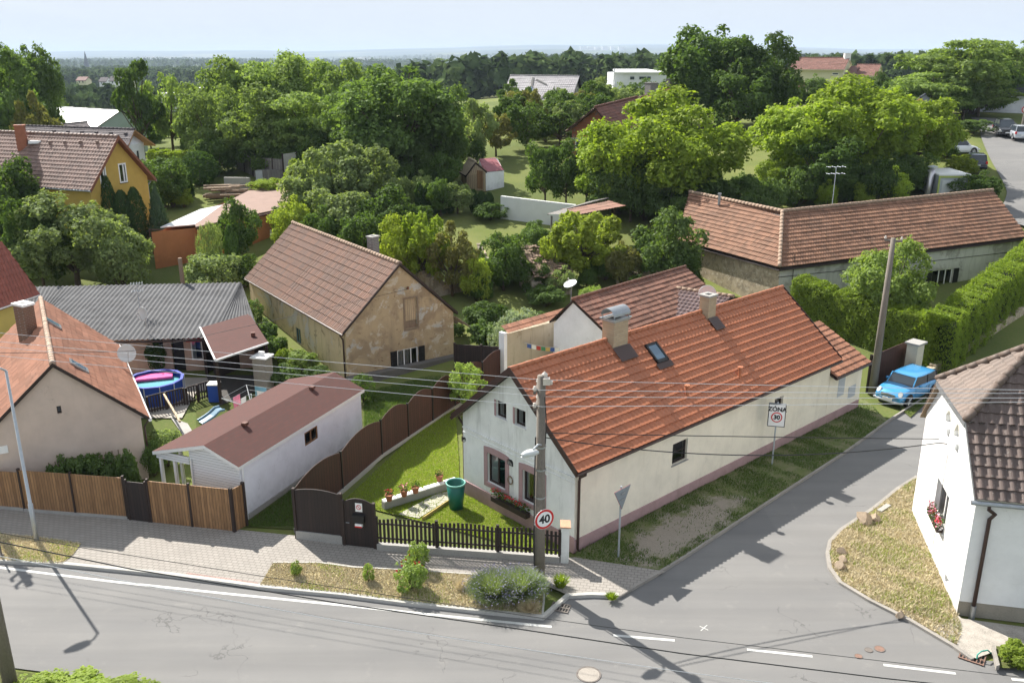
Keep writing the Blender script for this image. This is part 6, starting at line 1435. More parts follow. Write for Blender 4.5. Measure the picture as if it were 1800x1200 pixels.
# ruins
T=thing('ruined_wall','broken pale rubble wall stump in the overgrown yard','ruin',ong(830,535)); a=at(858,485,2.6);b=at(873,536,0)
def rubble(T,pts,th,mat,nm,zb=0,rough_=.12):
    mb=MB(); n_=len(pts)
    for (p,q) in zip(pts,pts[1:]):
        p=Vector(p);q=Vector(q);u=flat(q-p);k=max(2,int(u.length/.35));nn=Vector((-u.y,u.x,0)).normalized()*th
        for i in range(k):
            s0,s1=i/k,(i+1)/k; h0=p.z+(q.z-p.z)*s0+random.uniform(-rough_,rough_); h1=h0+random.uniform(-rough_,rough_)
            A=flat(p)+u*s0;B_=flat(p)+u*s1; vs=[A+V(zb),B_+V(zb),B_+nn+V(zb),A+nn+V(zb),dn(A,h0),dn(B_,h1),dn(B_+nn,h1),dn(A+nn,h0)]; mb.add(vs,[(0,1,5,4),(1,2,6,5),(2,3,7,6),(3,0,4,7),(4,5,6,7)])
    mb.build(nm,mat,T)
plaster('ruin_mat',(.40,.35,.28),(.12,.11,.09),.5,patchc=[((.26,.22,.17),2,.48,.54),((.48,.38,.24),1.2,.57,.6)])
g1=at(800,540,0);g2=at(878,538,0);g3=at(912,525,0)
rubble(T,[dn(at(805,530,0),1.9),dn(at(868,540,0),2.4),dn(at(878,538,0),2.2),dn(at(915,518,0),1.7)],.4,MATS['ruin_mat'],'wall')
rubble(T,[dn(at(868,538,0),2.8),dn(at(850,500,0),2.9),dn(at(838,470,0),2.4)],.35,MATS['ruin_mat'],'wall')
T=thing('collapsed_shed','half-collapsed shed with mossy sagging brown tiles among shrubs','shed',ong(960,500))
tilemat('moss_tiles',(.22,.15,.11),.45,(.11,.10,.05),.8,.9)
A1=at(915,432,4.4);B1=at(985,430,4.2);C1=at(1012,492,2.6);D1=at(940,490,2.9)
mb=MB(); tiles(mb,A1,B1,D1,C1,.22,.36,.04,.07,'wave',4,sag=.09,seed=9); mb.build('roof',MATS['moss_tiles'],T)
rubble(T,[dn(D1+Vector((.1,.4,0)),2.4),dn(C1+Vector((-.2,.4,0)),2.3)],.3,MATS['ruin_mat'],'wall',0,.2); rubble(T,[dn(D1+Vector((.1,.4,0)),2.6),dn(A1+Vector((.2,-.3,0)),3.6)],.3,MATS['ruin_mat'],'wall',0,.2)
T=thing('rubble_bank','brown earth and rubble retaining wall under the shrubs','ruin',at(1120,470,1)); rubble(T,[at(1085,480,2.6),at(1150,470,3.),at(1215,455,3.2)],.5,MATS['rubble'],'wall',0,.25)
rubble(T,[at(690,470,2.8),at(760,490,2.7),at(840,492,2.2)],.5,MATS['ruin_mat'],'wall',0,.25)
# white garden wall and veranda
a=ong(880,384);b=ong(1010,402); T=thing('white_garden_wall','plain white retaining wall along the upper garden lawn','wall',a); u=flat(b-a); mb=MB(); h=1.9
vs=[a-V(.3),b-V(.3),dn(b,b.z+h),dn(a,a.z+h)]; mb.prism(vs,Vector((-u.y,u.x,0)).normalized()*.3); mb.build('wall',pm('garden_white',(.62,.63,.62),.8,.08,1.2),T)
T=thing('veranda','open wooden veranda with brown sheet roof by the upper garden','veranda',ong(985,412))
A2=atY(962,376,67);B2_=atY(1070,347,71.5);C2_=atY(1095,352,69);D2=atY(1015,378,65)
mb=MB(); tiles(mb,atY(985,368,69),B2_+V(.25),D2,atY(1100,362,67.5),.28,1.5,.03,.02,'wave',4); mb.build('roof',MATS['brown_tiles'],T)
mb=MB(); tp_=atY(995,367,68.5); mb.prism([A2,tp_,D2],(0,.1,-.0)); mb.prism([A2,tp_,B2_,B2_-V(.3)+Vector((-1.5,0,0))],(0,0,-.08)); mb.build('gable_edge',MATS['greyboards'],T)
for (x,y) in ((968,380),(992,383),(1016,383)): q=atY(x,y,65.5 if x>980 else 67); mb=MB(); mb.hexa(dn(q,2.4),Vector((.15,0,0)),Vector((0,.15,0)),V(q.z-2.4)); mb.build('post',MATS['greyboards'],T)
mb=MB(); q=atY(990,383,65.4); mb.hexa(q-Vector((.1,0,.1)),atY(1040,380,65.4)-q,Vector((0,.1,0)),V(.15)); mb.build('beam',MATS['greyboards'],T)
# two garden sheds on the upper lawn
s0=ong(830,328); T=thing('wooden_shed','small wooden shed with sandy gable roof under the big dark tree','shed',s0)
AF=atY(836,285,85.5);EF=atY(856,302,84);EF2=atY(819,309,86); AB=AF+Vector((-.8,3.0,0)); r_=affhouse(T,AF,AB,EF,EF2,s0.z-.2,MATS['shedboards'],pm('sandroof',(.38,.31,.22),.9,.12,2),.2,gins=.15,kind='wave',ns=2)
mb=MB(); q=dn(r_['c2'],s0.z).lerp(dn(r_['c1'],s0.z),.55); xx=(dn(r_['c1'])-dn(r_['c2'])).normalized(); mb.hexa(q-Vector((0,.04,0)),xx*.8,Vector((0,-.03,0)),V(1.7)); mb.build('door',MATS['fence_wood'],T)
T=thing('white_shed','small white shed with maroon sheet roof beside the wooden shed','shed',ong(872,326))
p0=atY(851,303,84.5);p1=atY(886,298,86);p2=atY(874,286,88.5);p3=atY(842,291,87.5); p1.z=p0.z;p2.z=p3.z=p0.z+.9
mb=MB(); tiles(mb,p3,p2,p0,p1,.25,1.2,.03,.01,'wave',3); mb.build('roof',pm('maroon',(.26,.07,.08),.5,.1,3),T)
mb=MB(); zz=ong(870,328).z-.2
for a,b in ((p0,p1),(p1,p2),(p2,p3),(p3,p0)): mb.poly([dn(a,zz),dn(b,zz),b-V(.03),a-V(.03)])
mb.build('wall',MATS['white_render'],T)
# big brick house at centre right
T=thing('brick_gable_house','unplastered red brick house with dark red-brown tiled roof','house',ong(1060,262))
tilemat('dkred_tiles',(.17,.065,.045),.3,(.08,.05,.04),.3,.6)
AF=atY(1046,189,92);EF=atY(1082,236,90.5);EF2=atY(994,245,94.5); EF2.z=EF.z; AB=atY(1120,171,104)
r_=affhouse(T,AF,AB,EF,EF2,5.,MATS['redbrick'],MATS['dkred_tiles'],.35,edge=MATS['brown_metal'],gins=.7,ns=2)
xg=flat(EF-EF2).normalized(); winpx(T,r_['c2'],xg,1012,246,1034,262,mull=(.5,)); 
mb=MB(); q=rayplane(1003,242,r_['c2'],xg.cross(V(1))); q1=rayplane(1060,242,r_['c2'],xg.cross(V(1))); mb.hexa(q-xg.cross(V(1))*-.02,q1-q,xg.cross(V(1))*.03,V(-.3)); mb.build('lintel',MATS['concrete'],T)
T=thing('red_tiled_rear_house','red-brown tiled roof with dark chimney behind the brick house','house',ong(1150,225)) 
AF=atY(1108,178,108);EF=atY(1098,190,104);AB=atY(1185,152,118); r_=affhouse(T,AF,AB,EF,dn(AF*2-EF,EF.z),7,MATS['greybrick'],MATS['dkred_tiles'],.3)
c=AF.lerp(AB,.45); chimney(T,c,R(30),1.1,1.1,AF.z-.5,c.z+1.3,MATS['greybrick'])
c=AF.lerp(AB,.9); chimney(T,c,R(30),.8,.8,AF.z-.5,c.z+1.0,MATS['greybrick'])
# grey-roofed house in the middle distance
T=thing('grey_roof_house','house with unfinished pale grey tiled roof in middle distance','house',ong(960,178))
tilemat('lightgrey_tiles',(.30,.285,.30),.12,(.2,.19,.2),.3,.6)
AF=atY(1019,134,165);AB=atY(897,132,170);EF=atY(1004,178,159.5);EF2=atY(1026,163,169); AB.z=AF.z
EF2.z=EF.z
r_=affhouse(T,AF,AB,EF,EF2,6.5,MATS['greybrick'],MATS['lightgrey_tiles'],.4,pitch=.4,row=.5,edge=MATS['black'],gins=.5,ns=2)
pm('bluesheet',(.05,.15,.36),.5,.1,2,bmp=0)
def onq(x,y,A,B_,C): n=(B_-A).cross(C-A).normalized(); n=n if n.z>0 else -n; return rayplane(x,y,A,n),n
for lst,mt,nm in (([(930,160),(948,166),(940,163),(934,153)],'bluesheet','blue_tarpaulin'),([(932,155),(936,137),(939,137),(936,157)],'black','open_batten_strip'),([(944,140),(962,149),(961,151),(942,142)],'black','open_batten_strip'),([(946,176),(965,161),(975,175),(972,176),(964,165),(951,176)],'black','dormer_outline')):
    mb=MB(); P_=[]
    for x,y in lst: p,n=onq(x,y,AF,AB,EF); P_.append(p+n*.12)
    mb.prism(P_,n*.03); mb.build(nm,MATS[mt],T)
xg=flat(EF2-EF).normalized(); 
winpx(T,r_['c1'],xg,1013,155,1016,163); winpx(T,r_['c1'],xg,1018,153,1021,161)
# white industrial building
T=thing('white_office','white two-storey commercial building with flat pale roof','building',ong(1110,168))
blockb(T,1081,1172,129,168,200,16,pm('officewall',(.62,.64,.66),.7,.05,1)); a=atY(1080,129,199.5);b=atY(1174,129,199.5);c=Vector((b.x-2,b.y+17,b.z+.4)); d=Vector((a.x+1.5,a.y+17,a.z+.4)); mb=MB(); mb.prism([a,b,c,d],(0,0,.25)); mb.build('roof',MATS['white_paint'],T)
for (x0,x1,y0,y1) in ((1108,1115,135,140),(1124,1136,135,140),(1138,1144,135,140),(1091,1098,155,164),(1108,1114,155,161)): blockb(T,x0,x1,y0,y1,199.9,.2,MATS['glassdark'],'window')
mb=MB(); q=atY(1080,120,200); mb.tube([dn(q,7),q],.12,6); mb.build('mast',MATS['zinc'],T)
T=thing('lean_to_roof','thin flat canopy roof beside the white commercial building','canopy',ong(1070,162)); mb=MB(); a=atY(1060,151,197); mb.hexa(a,atY(1080,151,197)-a,Vector((0,5,0)),V(.25)); mb.build('roof',MATS['white_paint'],T); mb=MB(); mb.hexa(dn(a,8),Vector((.15,0,0)),Vector((0,.15,0)),V(a.z-8)); mb.build('post',MATS['zinc'],T)
# yellow houses with red roofs at right
T=thing('cream_farmhouse','long cream house with red-brown roof on the wooded skyline','house',ong(1440,150))
tilemat('far_red',(.19,.095,.075),.2,(.13,.07,.06),.3,.8); pm('creamfar',(.58,.55,.38),.9,.06,.6)
AF=atY(1494,102,190);AB=atY(1393,102,196);EF=atY(1484,123,185);EF2=atY(1500,118,196); EF2.z=EF.z; AB.z=AF.z
r_=affhouse(T,AF,AB,EF,EF2,9,MATS['creamfar'],MATS['far_red'],.3,pitch=.5,row=.6,gins=.2,ns=2,edge=MATS['creamfar'])
u_=flat(EF-(EF+AB-AF)).normalized(); winpx(T,r_['c1'],u_,1463,128,1474,132)
c=AF.lerp(AB,.05); chimney(T,c,0,1.2,1.,AF.z-.5,AF.z+.8,MATS['white_paint'],MATS['white_paint']); c=AF.lerp(AB,.95); chimney(T,c,0,.8,.8,AF.z-.5,AF.z+.8,MATS['white_paint'],MATS['white_paint'])
T=thing('cream_side_house','cream side house with lower red-brown roof right of the long cream one','house',ong(1530,150))
AF=atY(1549,114,190);AB=atY(1507,114,193);EF=atY(1541,134,184);EF2=atY(1553,128,196);EF2.z=EF.z;AB.z=AF.z; affhouse(T,AF,AB,EF,EF2,9,MATS['creamfar'],MATS['far_red'],.3,pitch=.5,row=.6,gins=.2,ns=2,edge=MATS['creamfar'])
p0=atY(1498,135,186);p1=atY(1486,140,185) ; mb=MB(); mb.prism([atY(1484,135,186),atY(1496,116,191),atY(1510,116,191),atY(1502,136,185)],(0,.3,-.2)); mb.build('link_roof',MATS['dkred_tiles'],T)
T=thing('small_red_roof','small red roof half hidden in leaves below the cream house','shed',ong(1380,150)); AF=atY(1420,146,170);AB=atY(1372,147,172);EF=atY(1418,153,166);affhouse(T,AF,AB,EF,dn(AF*2-EF,EF.z),9,MATS['redbrick'],MATS['far_red'],.2)
# brick house with solar panels by the upper road
T=thing('solar_house','brick house with dark solar-panelled roof beside the upper street','house',ong(1660,300))
A_=atY(1618,172,104);B_=atY(1688,242,97.5);dd=Vector((-5.5,-4.5,0))*1.0
AF=A_;EF=B_; AB=AF+Vector((4.5,9,0)); EF2=AF*2-EF; EF2=dn(EF2,EF.z)
r_=affhouse(T,AF,AB,EF,EF2,6,MATS['redbrick'],pm('slate',(.05,.058,.07),.4,.1,2,spec=.6),.5,edge=MATS['larch'],gins=.6,ns=2)
mb=MB(); n_=(AB-AF).cross(EF-AF).normalized(); n_=n_ if n_.z>0 else -n_
for k in range(4):
    o=AF.lerp(EF,.2+.16*k)+(AB-AF)*.15+n_*.14; mb.hexa(o,(AB-AF)*.6,(EF-AF)*.13,n_*.04)
mb.build('solar_panel',MATS['sky_glass'],T)
xg=flat(EF-EF2).normalized(); winpx(T,r_['c2'],xg,1648,255,1662,264)
T=thing('white_house_by_road','white rendered house with dark roof at the top of the street','house',ong(1770,200))
AF=atY(1800,152,128);AB=AF+Vector((-7,5,0));EF=atY(1795,168,122);affhouse(T,AF+Vector((3,0,0)),AB,EF+Vector((3,0,0)),dn((AF+Vector((3,0,0)))*2-EF-Vector((3,0,0)),EF.z),8,MATS['white_render'],MATS['slate'],.3)
# container and steel flue behind the farm building
q=ong(1662,345); T=thing('site_container','white and green site container behind the farm building ridge','container',q); o=Vector((q.x-1.5,q.y-1.5,q.z-.1)); mb=MB(); mb.hexa(o,Vector((2.6,0,0)),Vector((.3,4.5,0)),V(2.1)); mb.build('body',MATS['galv'],T); mb=MB(); mb.hexa(o+V(2.1)+Vector((-.08,-.08,0)),Vector((2.8,0,0)),Vector((.3,4.7,0)),V(.12)); mb.build('roof',MATS['white_paint'],T)
mb=MB(); mb.hexa(o+Vector((-.06,-.06,1.92)),Vector((2.72,0,0)),Vector((0,.05,0)),V(.18)); mb.hexa(o+Vector((2.5,-.07,0)),Vector((.15,0,0)),Vector((0,.05,0)),V(2)); mb.hexa(o+Vector((-.06,-.07,0)),Vector((.15,0,0)),Vector((0,.05,0)),V(2)); mb.build('green_trim',pm('limegreen',(.35,.42,.10),.6,.05),T)
mb=MB(); mb.hexa(o+Vector((.3,-.04,.35)),Vector((2,0,0)),Vector((0,.03,0)),V(1.35)); mb.build('door',MATS['lampwhite'],T)
q=ong(1628,350); T=thing('steel_flue','shiny insulated flue column with cap behind the farm roof','flue',q); t_=atY(1635,297,q.y); mb=MB(); mb.tube([q-V(.5),Vector((q.x+.2,q.y,t_.z))],.24,12); mb.build('pipe',pm('foil',(.62,.60,.62),.3,.08,5,metal=.6,bmp=.3),T,smooth=True); mb=MB(); tp_=Vector((q.x+.2,q.y,t_.z)); mb.lathe(tp_,[(.1,0),(.1,.15),(.42,.15),(.42,.22),(0,.34)],12); mb.build('cap',MATS['galv'],T)
# wooden pile and low garden walls at left
q=ong(385,352); T=thing('timber_pile','pile of weathered planks and logs behind the orange building','timber pile',q); 
for k in range(26):
    a=q+Vector((random.uniform(-2.,2.4),random.uniform(-1.,1.5),.15+.28*(k//7))); mb=MB(); mb.hexa(a,Vector((random.uniform(2,3),random.uniform(.3,.9),0)),Vector((-.1,.25,0)),V(.16)); mb.build('plank',MATS['oldwood'],T)
a=ong(395,330);b=ong(440,330); T=thing('sandbox_wall','low grey block wall in the garden behind the timber pile','wall',a); mb=MB(); mb.hexa(a-V(.2),flat(b-a),Vector((0,.3,0)),V(1.2)); mb.build('wall',MATS['concrete'],T)
plank_fence('grey_board_fence','weathered grey board fence below the big dark trees, left run',ong(404,291),ong(445,310),1.9,MATS['greyboards'],0,panels=3,zfun=lambda p:g(p.x,p.y))
plank_fence('grey_board_fence','weathered grey board fence below the big dark trees, right run',ong(446,311),ong(499,316),2.0,MATS['greyboards'],0,panels=3,zfun=lambda p:g(p.x,p.y))
plank_fence('pale_board_fence','pale grey tall fence panel at the end of the board fence',ong(500,318),ong(524,314),2.6,pm('palegrey',(.42,.42,.40),.9,.08,3),0,panels=1,zfun=lambda p:g(p.x,p.y))
q=ong(460,314); T=thing('grey_hutch','low dark hutch with pale panel against the board fence','hutch',q); mb=MB(); mb.hexa(q-Vector((.3,1,.1)),Vector((2.9,.1,0)),Vector((0,.8,0)),V(1.0)); mb.build('body',MATS['greyboards'],T); mb=MB(); mb.hexa(q-Vector((.3,1.04,.1)),Vector((.7,0,0)),Vector((0,.03,0)),V(1.0)); mb.build('door',MATS['galv'],T)
# driveway gate and pillar by the tall pole
a=at(1524,690,.05);b=at(1590,660,.05); plank_fence('driveway_gate','tall red-brown solid driveway gate behind the blue car',a,b,2.05,MATS['fence_red'],.05,cat='gate',postr=.04)
q=at(1605,672,.05); T=thing('gate_pillar','thick cream gate pillar with stone cap behind the blue car','pillar',q); mb=MB(); mb.box((q.x,q.y+.3,1.1),(.75,.6,2.2),R(40)); mb.build('shaft',pm('creampillar',(.58,.55,.45),.9,.12,2,bmp=.3),T); mb=MB(); mb.box((q.x,q.y+.3,2.24),(.95,.8,.1),R(40)); mb.build('cap',MATS['concrete'],T)
a=at(1622,668,0.05);b=at(1800,574,.3); T=thing('hedge_wall','low crumbling stone kerb wall under the tall street hedge','wall',a); u=flat(b-a); mb=MB(); 
k=30
for i in range(k): s=i/k; q=flat(a)+u*s; mb.hexa(q+V(-.1+g(q.x,q.y)),u/k*.98,Vector((-u.y,u.x,0)).normalized()*(.3+random.uniform(0,.1)),V(.5+random.uniform(-.05,.08)))
mb.build('wall',MATS['rubble'],T)
# small grey flat roof behind cottage
q=M.pt(M.L+1.5,4.4,0); T=thing('grey_lean_to','small lean-to with grey sheet roof behind the annex','lean-to',q); mb=MB(); mb.prism([q+V(3.35)-M.u*1.2,q+V(3.35)+M.u*1.6,q+V(3.1)+M.u*1.6+M.w*1.8,q+V(3.1)-M.u*1.2+M.w*1.8],(0,0,.06)); mb.build('roof',MATS['zinc'],T); mb=MB(); mb.hexa(q-M.u*1.,M.u*2.4,M.w*1.6,V(3.05)); mb.build('wall',MATS['gable_white'],T)
# ============================================================ boulders on the corner verge
def boulder(x,y,s,lab,z=.07,seed=0):
    c=at(x,y,z); rg=random.Random(seed); import bmesh
    bm=bmesh.new(); bmesh.ops.create_icosphere(bm,subdivisions=2,radius=1)
    for v in bm.verts:
        n=mnoise.noise(v.co*1.3+Vector((seed*3.1,0,0))); v.co=v.co*(1+.35*n); v.co.x*=s[0];v.co.y*=s[1];v.co.z*=s[2]
        for pl in (Vector((.8,.3,.5)),Vector((-.5,.6,.6)),Vector((.1,-.8,.55))):
            d=v.co.dot(pl.normalized())-.42*max(s); 
            if d>0: v.co-=pl.normalized()*d
    me=bpy.data.meshes.new('boulder'); bm.to_mesh(me); bm.free(); me.materials.append(pm('boulder_m',(.30,.235,.17),.95,.25,5,bmp=.8)); o=bpy.data.objects.new('boulder',me); COL.objects.link(o); o.location=c+V(s[2]*.8); o.scale=(1.15,1.15,1.15); o.rotation_euler=(0,0,rg.uniform(0,6)); tag(o,lab,'boulder'); ORG[o.name]=o.location
for i,(x,y,s,lab) in enumerate(((1520,918,(.32,.24,.24),'largest grey-brown boulder at the top of the corner verge'),(1538,914,(.22,.2,.17),'smaller boulder right beside the largest one'),(1480,972,(.19,.15,.14),'uppermost stone of the three at the verge curve'),(1481,985,(.2,.15,.13),'middle stone of the three at the verge curve'),(1477,997,(.21,.19,.19),'lowest and darkest stone of the three at the verge curve'),(1582,1083,(.16,.13,.11),'small pale stone at the lower edge of the dry verge'))): boulder(x,y,s,lab,seed=i)
a=at(1553,895,.07); mb=MB(); mb.prism([at(1541,898,.08),at(1549,901,.08),at(1566,890,.08),at(1558,887,.08)],(0,0,.07)); tag(mb.build('paving_slab',MATS['concrete'],None,loc=a),'loose rectangular paving slab on the corner verge','slab')
# green hose by the right drain
q=at(1722,1150,.1); mb=MB(); P_=[at(1717,1157,.1),at(1718,1150,.2),at(1725,1144,.3),at(1736,1142,.25),at(1742,1147,.1)]; mb.tube(P_,.022,6); tag(mb.build('garden_hose',pm('hosegreen',(.03,.28,.22),.5,.05),None,loc=q),'short green hose curving over the drain by the white house','hose')
mb=MB(); mb.prism(px([(1742,1142),(1747,1140),(1756,1176),(1750,1178)],.05),(0,0,.16)); struct(mb.build('kerb_block',MATS['kerb_dark'],None))
# ============================================================ cars
def car(name,lab,loc,head,L,Wd,H,paint,prof,cab,hatch=True,group=None,wheel_r=.3,plate=True,lights='round'):
    """prof: list (x fraction from rear 0..1, half width fraction, shoulder z, centre z) ; cab: (x rear base, x rear top, x front top, x front base) fractions"""
    t=thing(name,lab,'car',loc,head,group); 
    vs=[];fs=[];n=0
    for (f,wf,zs,zc) in prof:
        x=(f-.5)*L; w=Wd/2*wf
        sec=[(0,.2),(w*.86,.2),(w*.98,.3),(w*1.0,.48),(w*.99,zs*.82),(w*.95,zs),(w*.80,zs+(zc-zs)*.55),(w*.4,zs+(zc-zs)*.93),(0,zc)]
        row=[(x,-y,z) for y,z in sec]+[(x,y,z) for y,z in sec[::-1][1:-1]]
        n=len(row); vs+=row
    for i in range(len(prof)-1):
        for k in range(n): fs.append((i*n+k,(i+1)*n+k,(i+1)*n+(k+1)%n,i*n+(k+1)%n))
    fs+=[tuple(range(n)),tuple(range((len(prof)-1)*n,len(prof)*n))[::-1]]
    mb=MB(); mb.add(vs,fs); body=mb.build('body',paint,t,smooth=True)
    try:
        sub=body.modifiers.new('smooth','SUBSURF'); sub.levels=1; sub.render_levels=1
    except Exception: pass
    zb=[p for p in prof if .3<p[0]<.7][0][2]
    xr,xrt,xft,xf=[(c-.5)*L for c in cab]; wb=Wd/2*.90; wt=Wd/2*(.79 if lights=='round' else .72); zr=H-.05
    base=[(xr,wb,zb-.02),(xf,wb,zb-.02)];
    gv_=[(xr,-wb*.96,zb-.02),(xf,-wb*.92,zb-.02),(xf,wb*.92,zb-.02),(xr,wb*.96,zb-.02),(xrt,-wt,zr),(xft,-wt*.97,zr),(xft,wt*.97,zr),(xrt,wt,zr)]
    mb=MB(); mb.add(gv_,[(0,1,5,4),(1,2,6,5),(2,3,7,6),(3,0,4,7)]); mb.build('windows',MATS['glassdark'],t)
    # roof panel: domed, overhanging the glass a little
    mb=MB(); N=7; rv=[];rf=[]
    for i in range(N+1):
        fx=i/N; x=xrt-.06+(xft-xrt+.12)*fx
        for j in range(N+1):
            fy=-1+2*j/N; y=fy*(wt+.03)*(1-.10*(2*fx-1)**4); z=zr+.055*(1-fy**2)**.6*(1-(2*fx-1)**4)**.5+(.0 if abs(fy)<1 and 0<i<N else -.02); rv.append((x,y,z))
    for i in range(N):
        for j in range(N): a=i*(N+1)+j; rf.append((a,a+1,a+N+2,a+N+1))
    mb.add(rv,rf); o=len(mb.v)
    mb.build('roof',paint,t,smooth=True)
    for a,b in ((0,4),(1,5),(2,6),(3,7)): mb=MB(); mb.tube([Vector(gv_[a])+V(-.03),Vector(gv_[b])+V(.0)],[.04,.03],6); mb.build('pillar',paint if a in(1,2) or lights!='round' else MATS['black'],t)
    for s in (-1,1):
        xm=xr+(xf-xr)*.42; mb=MB(); mb.tube([(xm,s*wb*.95,zb),(xm-.05,s*wt*.99,zr)],.022,5); mb.build('pillar',MATS['black'],t)
        mb=MB(); mb.tube([(xf-.12,s*(Wd/2-.004),zb-.06),(xf-.16,s*(Wd/2+.002),.45),(xm+.02,s*(Wd/2+.002),.40),(xm,s*(Wd/2-.004),zb-.06)],.008,4); mb.build('door_seam',MATS['black'],t)
        mb=MB(); mb.tube([(xm+.1,s*(Wd/2+.0),zb-.12),(xm+.26,s*(Wd/2+.0),zb-.12)],.018,5); mb.build('door_handle',MATS['zinc'],t)
    for sx in (-1,1):
        xw=sx*L*.5-sx*(L*.175)
        for s in (-1,1):
            y=s*(Wd/2-.08); mb=MB(); c=Vector((xw,y,wheel_r))
            def wheel(mb,r0,r1,y0,y1,n=24):
                vs=[];fs=[]
                for (r,yy) in ((r0,y0),(r1,y0),(r1,y1),(r0,y1)):
                    for k in range(n): a=2*math.pi*k/n; vs.append((xw+r*math.cos(a),yy,wheel_r+r*math.sin(a)))
                for i in range(4):
                    for k in range(n): fs.append((i*n+k,i*n+(k+1)%n,((i+1)%4)*n+(k+1)%n,((i+1)%4)*n+k))
                mb.add(vs,fs)
            wheel(mb,wheel_r*.62,wheel_r,y-s*.09,y+s*.085); wo=mb.build('wheel',MATS['rubber'],t)
            mb=MB()
            for k in range(5):
                a=2*math.pi*k/5; mb.tube([(xw,y+s*.06,wheel_r),(xw+wheel_r*.62*math.cos(a),y+s*.07,wheel_r+wheel_r*.62*math.sin(a))],[.04,.03],5)
            wheel(mb,wheel_r*.55,wheel_r*.66,y+s*.03,y+s*.075); mb.build('rim',pm('alloy',(.55,.56,.58),.3,.05,3,metal=.8,bmp=0),wo)
            mb=MB(); vs=[]; 
            for k in range(20): a=2*math.pi*k/20; vs.append((xw+(wheel_r+.055)*math.cos(a),s*(Wd/2-.012) - s*.0,wheel_r+.02+(wheel_r+.055)*math.sin(a)))
            vs=[(x,y_,max(z,.18)) for x,y_,z in vs]
            mb.prism(vs,(0,s*.006,0)); mb.build('wheel_arch',MATS['black'],t)
    pf=[p for p in prof][-2]; xF=L/2;zl=pf[2]*.80
    if lights=='round':
        for s in (-1,1):
            mb=MB(); c=Vector((xF-.20,s*Wd*.335,.66)); n_=Vector((.80,s*.22,.56)).normalized(); x=n_.cross(V(1)).normalized(); y=x.cross(n_); vs=[c+n_*.015+(x*math.cos(2*math.pi*k/20)*.125+y*math.sin(2*math.pi*k/20)*.165) for k in range(20)]; mb.prism(vs,n_*.05); hl=mb.build('headlight',MATS['zinc'],t)
            mb=MB(); vs=[c+n_*.067+(x*math.cos(2*math.pi*k/20)*.105+y*math.sin(2*math.pi*k/20)*.145) for k in range(20)]; mb.prism(vs,n_*.012); mb.build('lens',MATS['lampwhite'],hl)
    else:
        for s in (-1,1): mb=MB(); mb.hexa((xF-.12,s*Wd*.42-.16,zl-.09),(.1,0,0),(0,.32,0),V(.13)); mb.build('headlight',MATS['lampwhite'],t)
    for s in (-1,1): mb=MB(); mb.hexa((-L/2+.0,s*Wd*.42-.09,zb*.74),(.1,0,0),(0,.18,0),V(.24)); mb.build('tail_light',MATS['red'],t)
    mb=MB(); mb.hexa((xF-.03,-Wd*.22,.50),(.035,0,0),(0,Wd*.44,0),V(.14)); mb.build('grille',MATS['zinc'] if lights=='round' else MATS['black'],t)
    mb=MB(); mb.tube([(xF-.2,-Wd*.47,.42),(xF-.03,-Wd*.30,.42),(xF+.015,0,.42),(xF-.03,Wd*.3,.42),(xF-.2,Wd*.47,.42)],.022,6); mb.tube([(xF-.13,-Wd*.47,.26),(xF+.0,-Wd*.25,.26),(xF+.0,Wd*.25,.26),(xF-.13,Wd*.47,.26)],.07,8); mb.tube([(-L/2+.1,-Wd*.46,.4),(-L/2-.02,0,.4),(-L/2+.1,Wd*.46,.4)],.06,8); mb.build('bumper',MATS['zinc'] if lights=='round' else paint,t)
    mb=MB(); mb.hexa((xF+.02,-.26,.33),(.02,0,0),(0,.52,0),V(.12)); mb.build('number_plate',MATS['signwhite'],t)
    mb=MB(); mb.hexa((-L/2-.05,-.26,.5),(.03,0,0),(0,.52,0),V(.12)); mb.build('number_plate',MATS['signwhite'],t)
    for s in (-1,1): mb=MB(); mb.lathe((xf-.42,s*(Wd/2+.06),zb+.06),[(0,-.07),(.08,-.06),(.1,0),(.08,.07),(0,.08)],10); mb.build('wing_mirror',paint,t,smooth=True)
    return t
def paintm(name,c,rough=.25,metal=.2):
    m,nt,b=newmat(name); b.inputs['Base Color'].default_value=c4(c); b.inputs['Roughness'].default_value=rough; b.inputs['Metallic'].default_value=metal; b.inputs['Coat Weight'].default_value=.8; b.inputs['Coat Roughness'].default_value=.04; return m
PB=paintm('car_sky_blue',(.055,.30,.60)); PD_=paintm('car_navy',(.008,.014,.04)); PK=paintm('car_black',(.012,.013,.016)); PW=paintm('car_silver',(.52,.55,.60),.3,.3); PWh=paintm('car_white',(.7,.71,.72),.3,0)
mini=[(0,.84,.80,.84),(.05,.95,.86,.90),(.2,1,.88,.93),(.5,1,.88,.93),(.68,1,.87,.93),(.74,.99,.86,.93),(.86,.97,.80,.90),(.95,.90,.66,.76),(.985,.84,.56,.64),(1,.78,.5,.54)]
q=Vector((20.55,43.6,.03)); car('parked_car','bright sky-blue compact car parked half on the grass beside the street','' or q,math.atan2(-.62,-.785),3.63,1.69,1.41,PB,mini,(.025,.075,.60,.715),wheel_r=.31)
std=[(0,.86,.85,.88),(.04,.96,.92,.96),(.2,1,.94,.98),(.5,1,.93,.98),(.68,1,.92,.98),(.85,.98,.84,.92),(.96,.92,.70,.80),(1,.82,.58,.62)]
def roadcar(x,y,hd,lab,pa,L=4.4,W_=1.82,H_=1.55): q=ong(x,y); q.z+=.05; car('parked_car',lab,q,hd,L,W_,H_,pa,std,(.03,.10,.60,.76),lights='wide',wheel_r=.33,group=None)
roadcar(1712,299,math.atan2(.93,.35),'dark navy estate car seen from behind beside the upper street',PD_)
roadcar(1764,238,math.atan2(-.93,-.3),'black off-road car parked at the top of the street',PK,4.5,1.9,1.75)
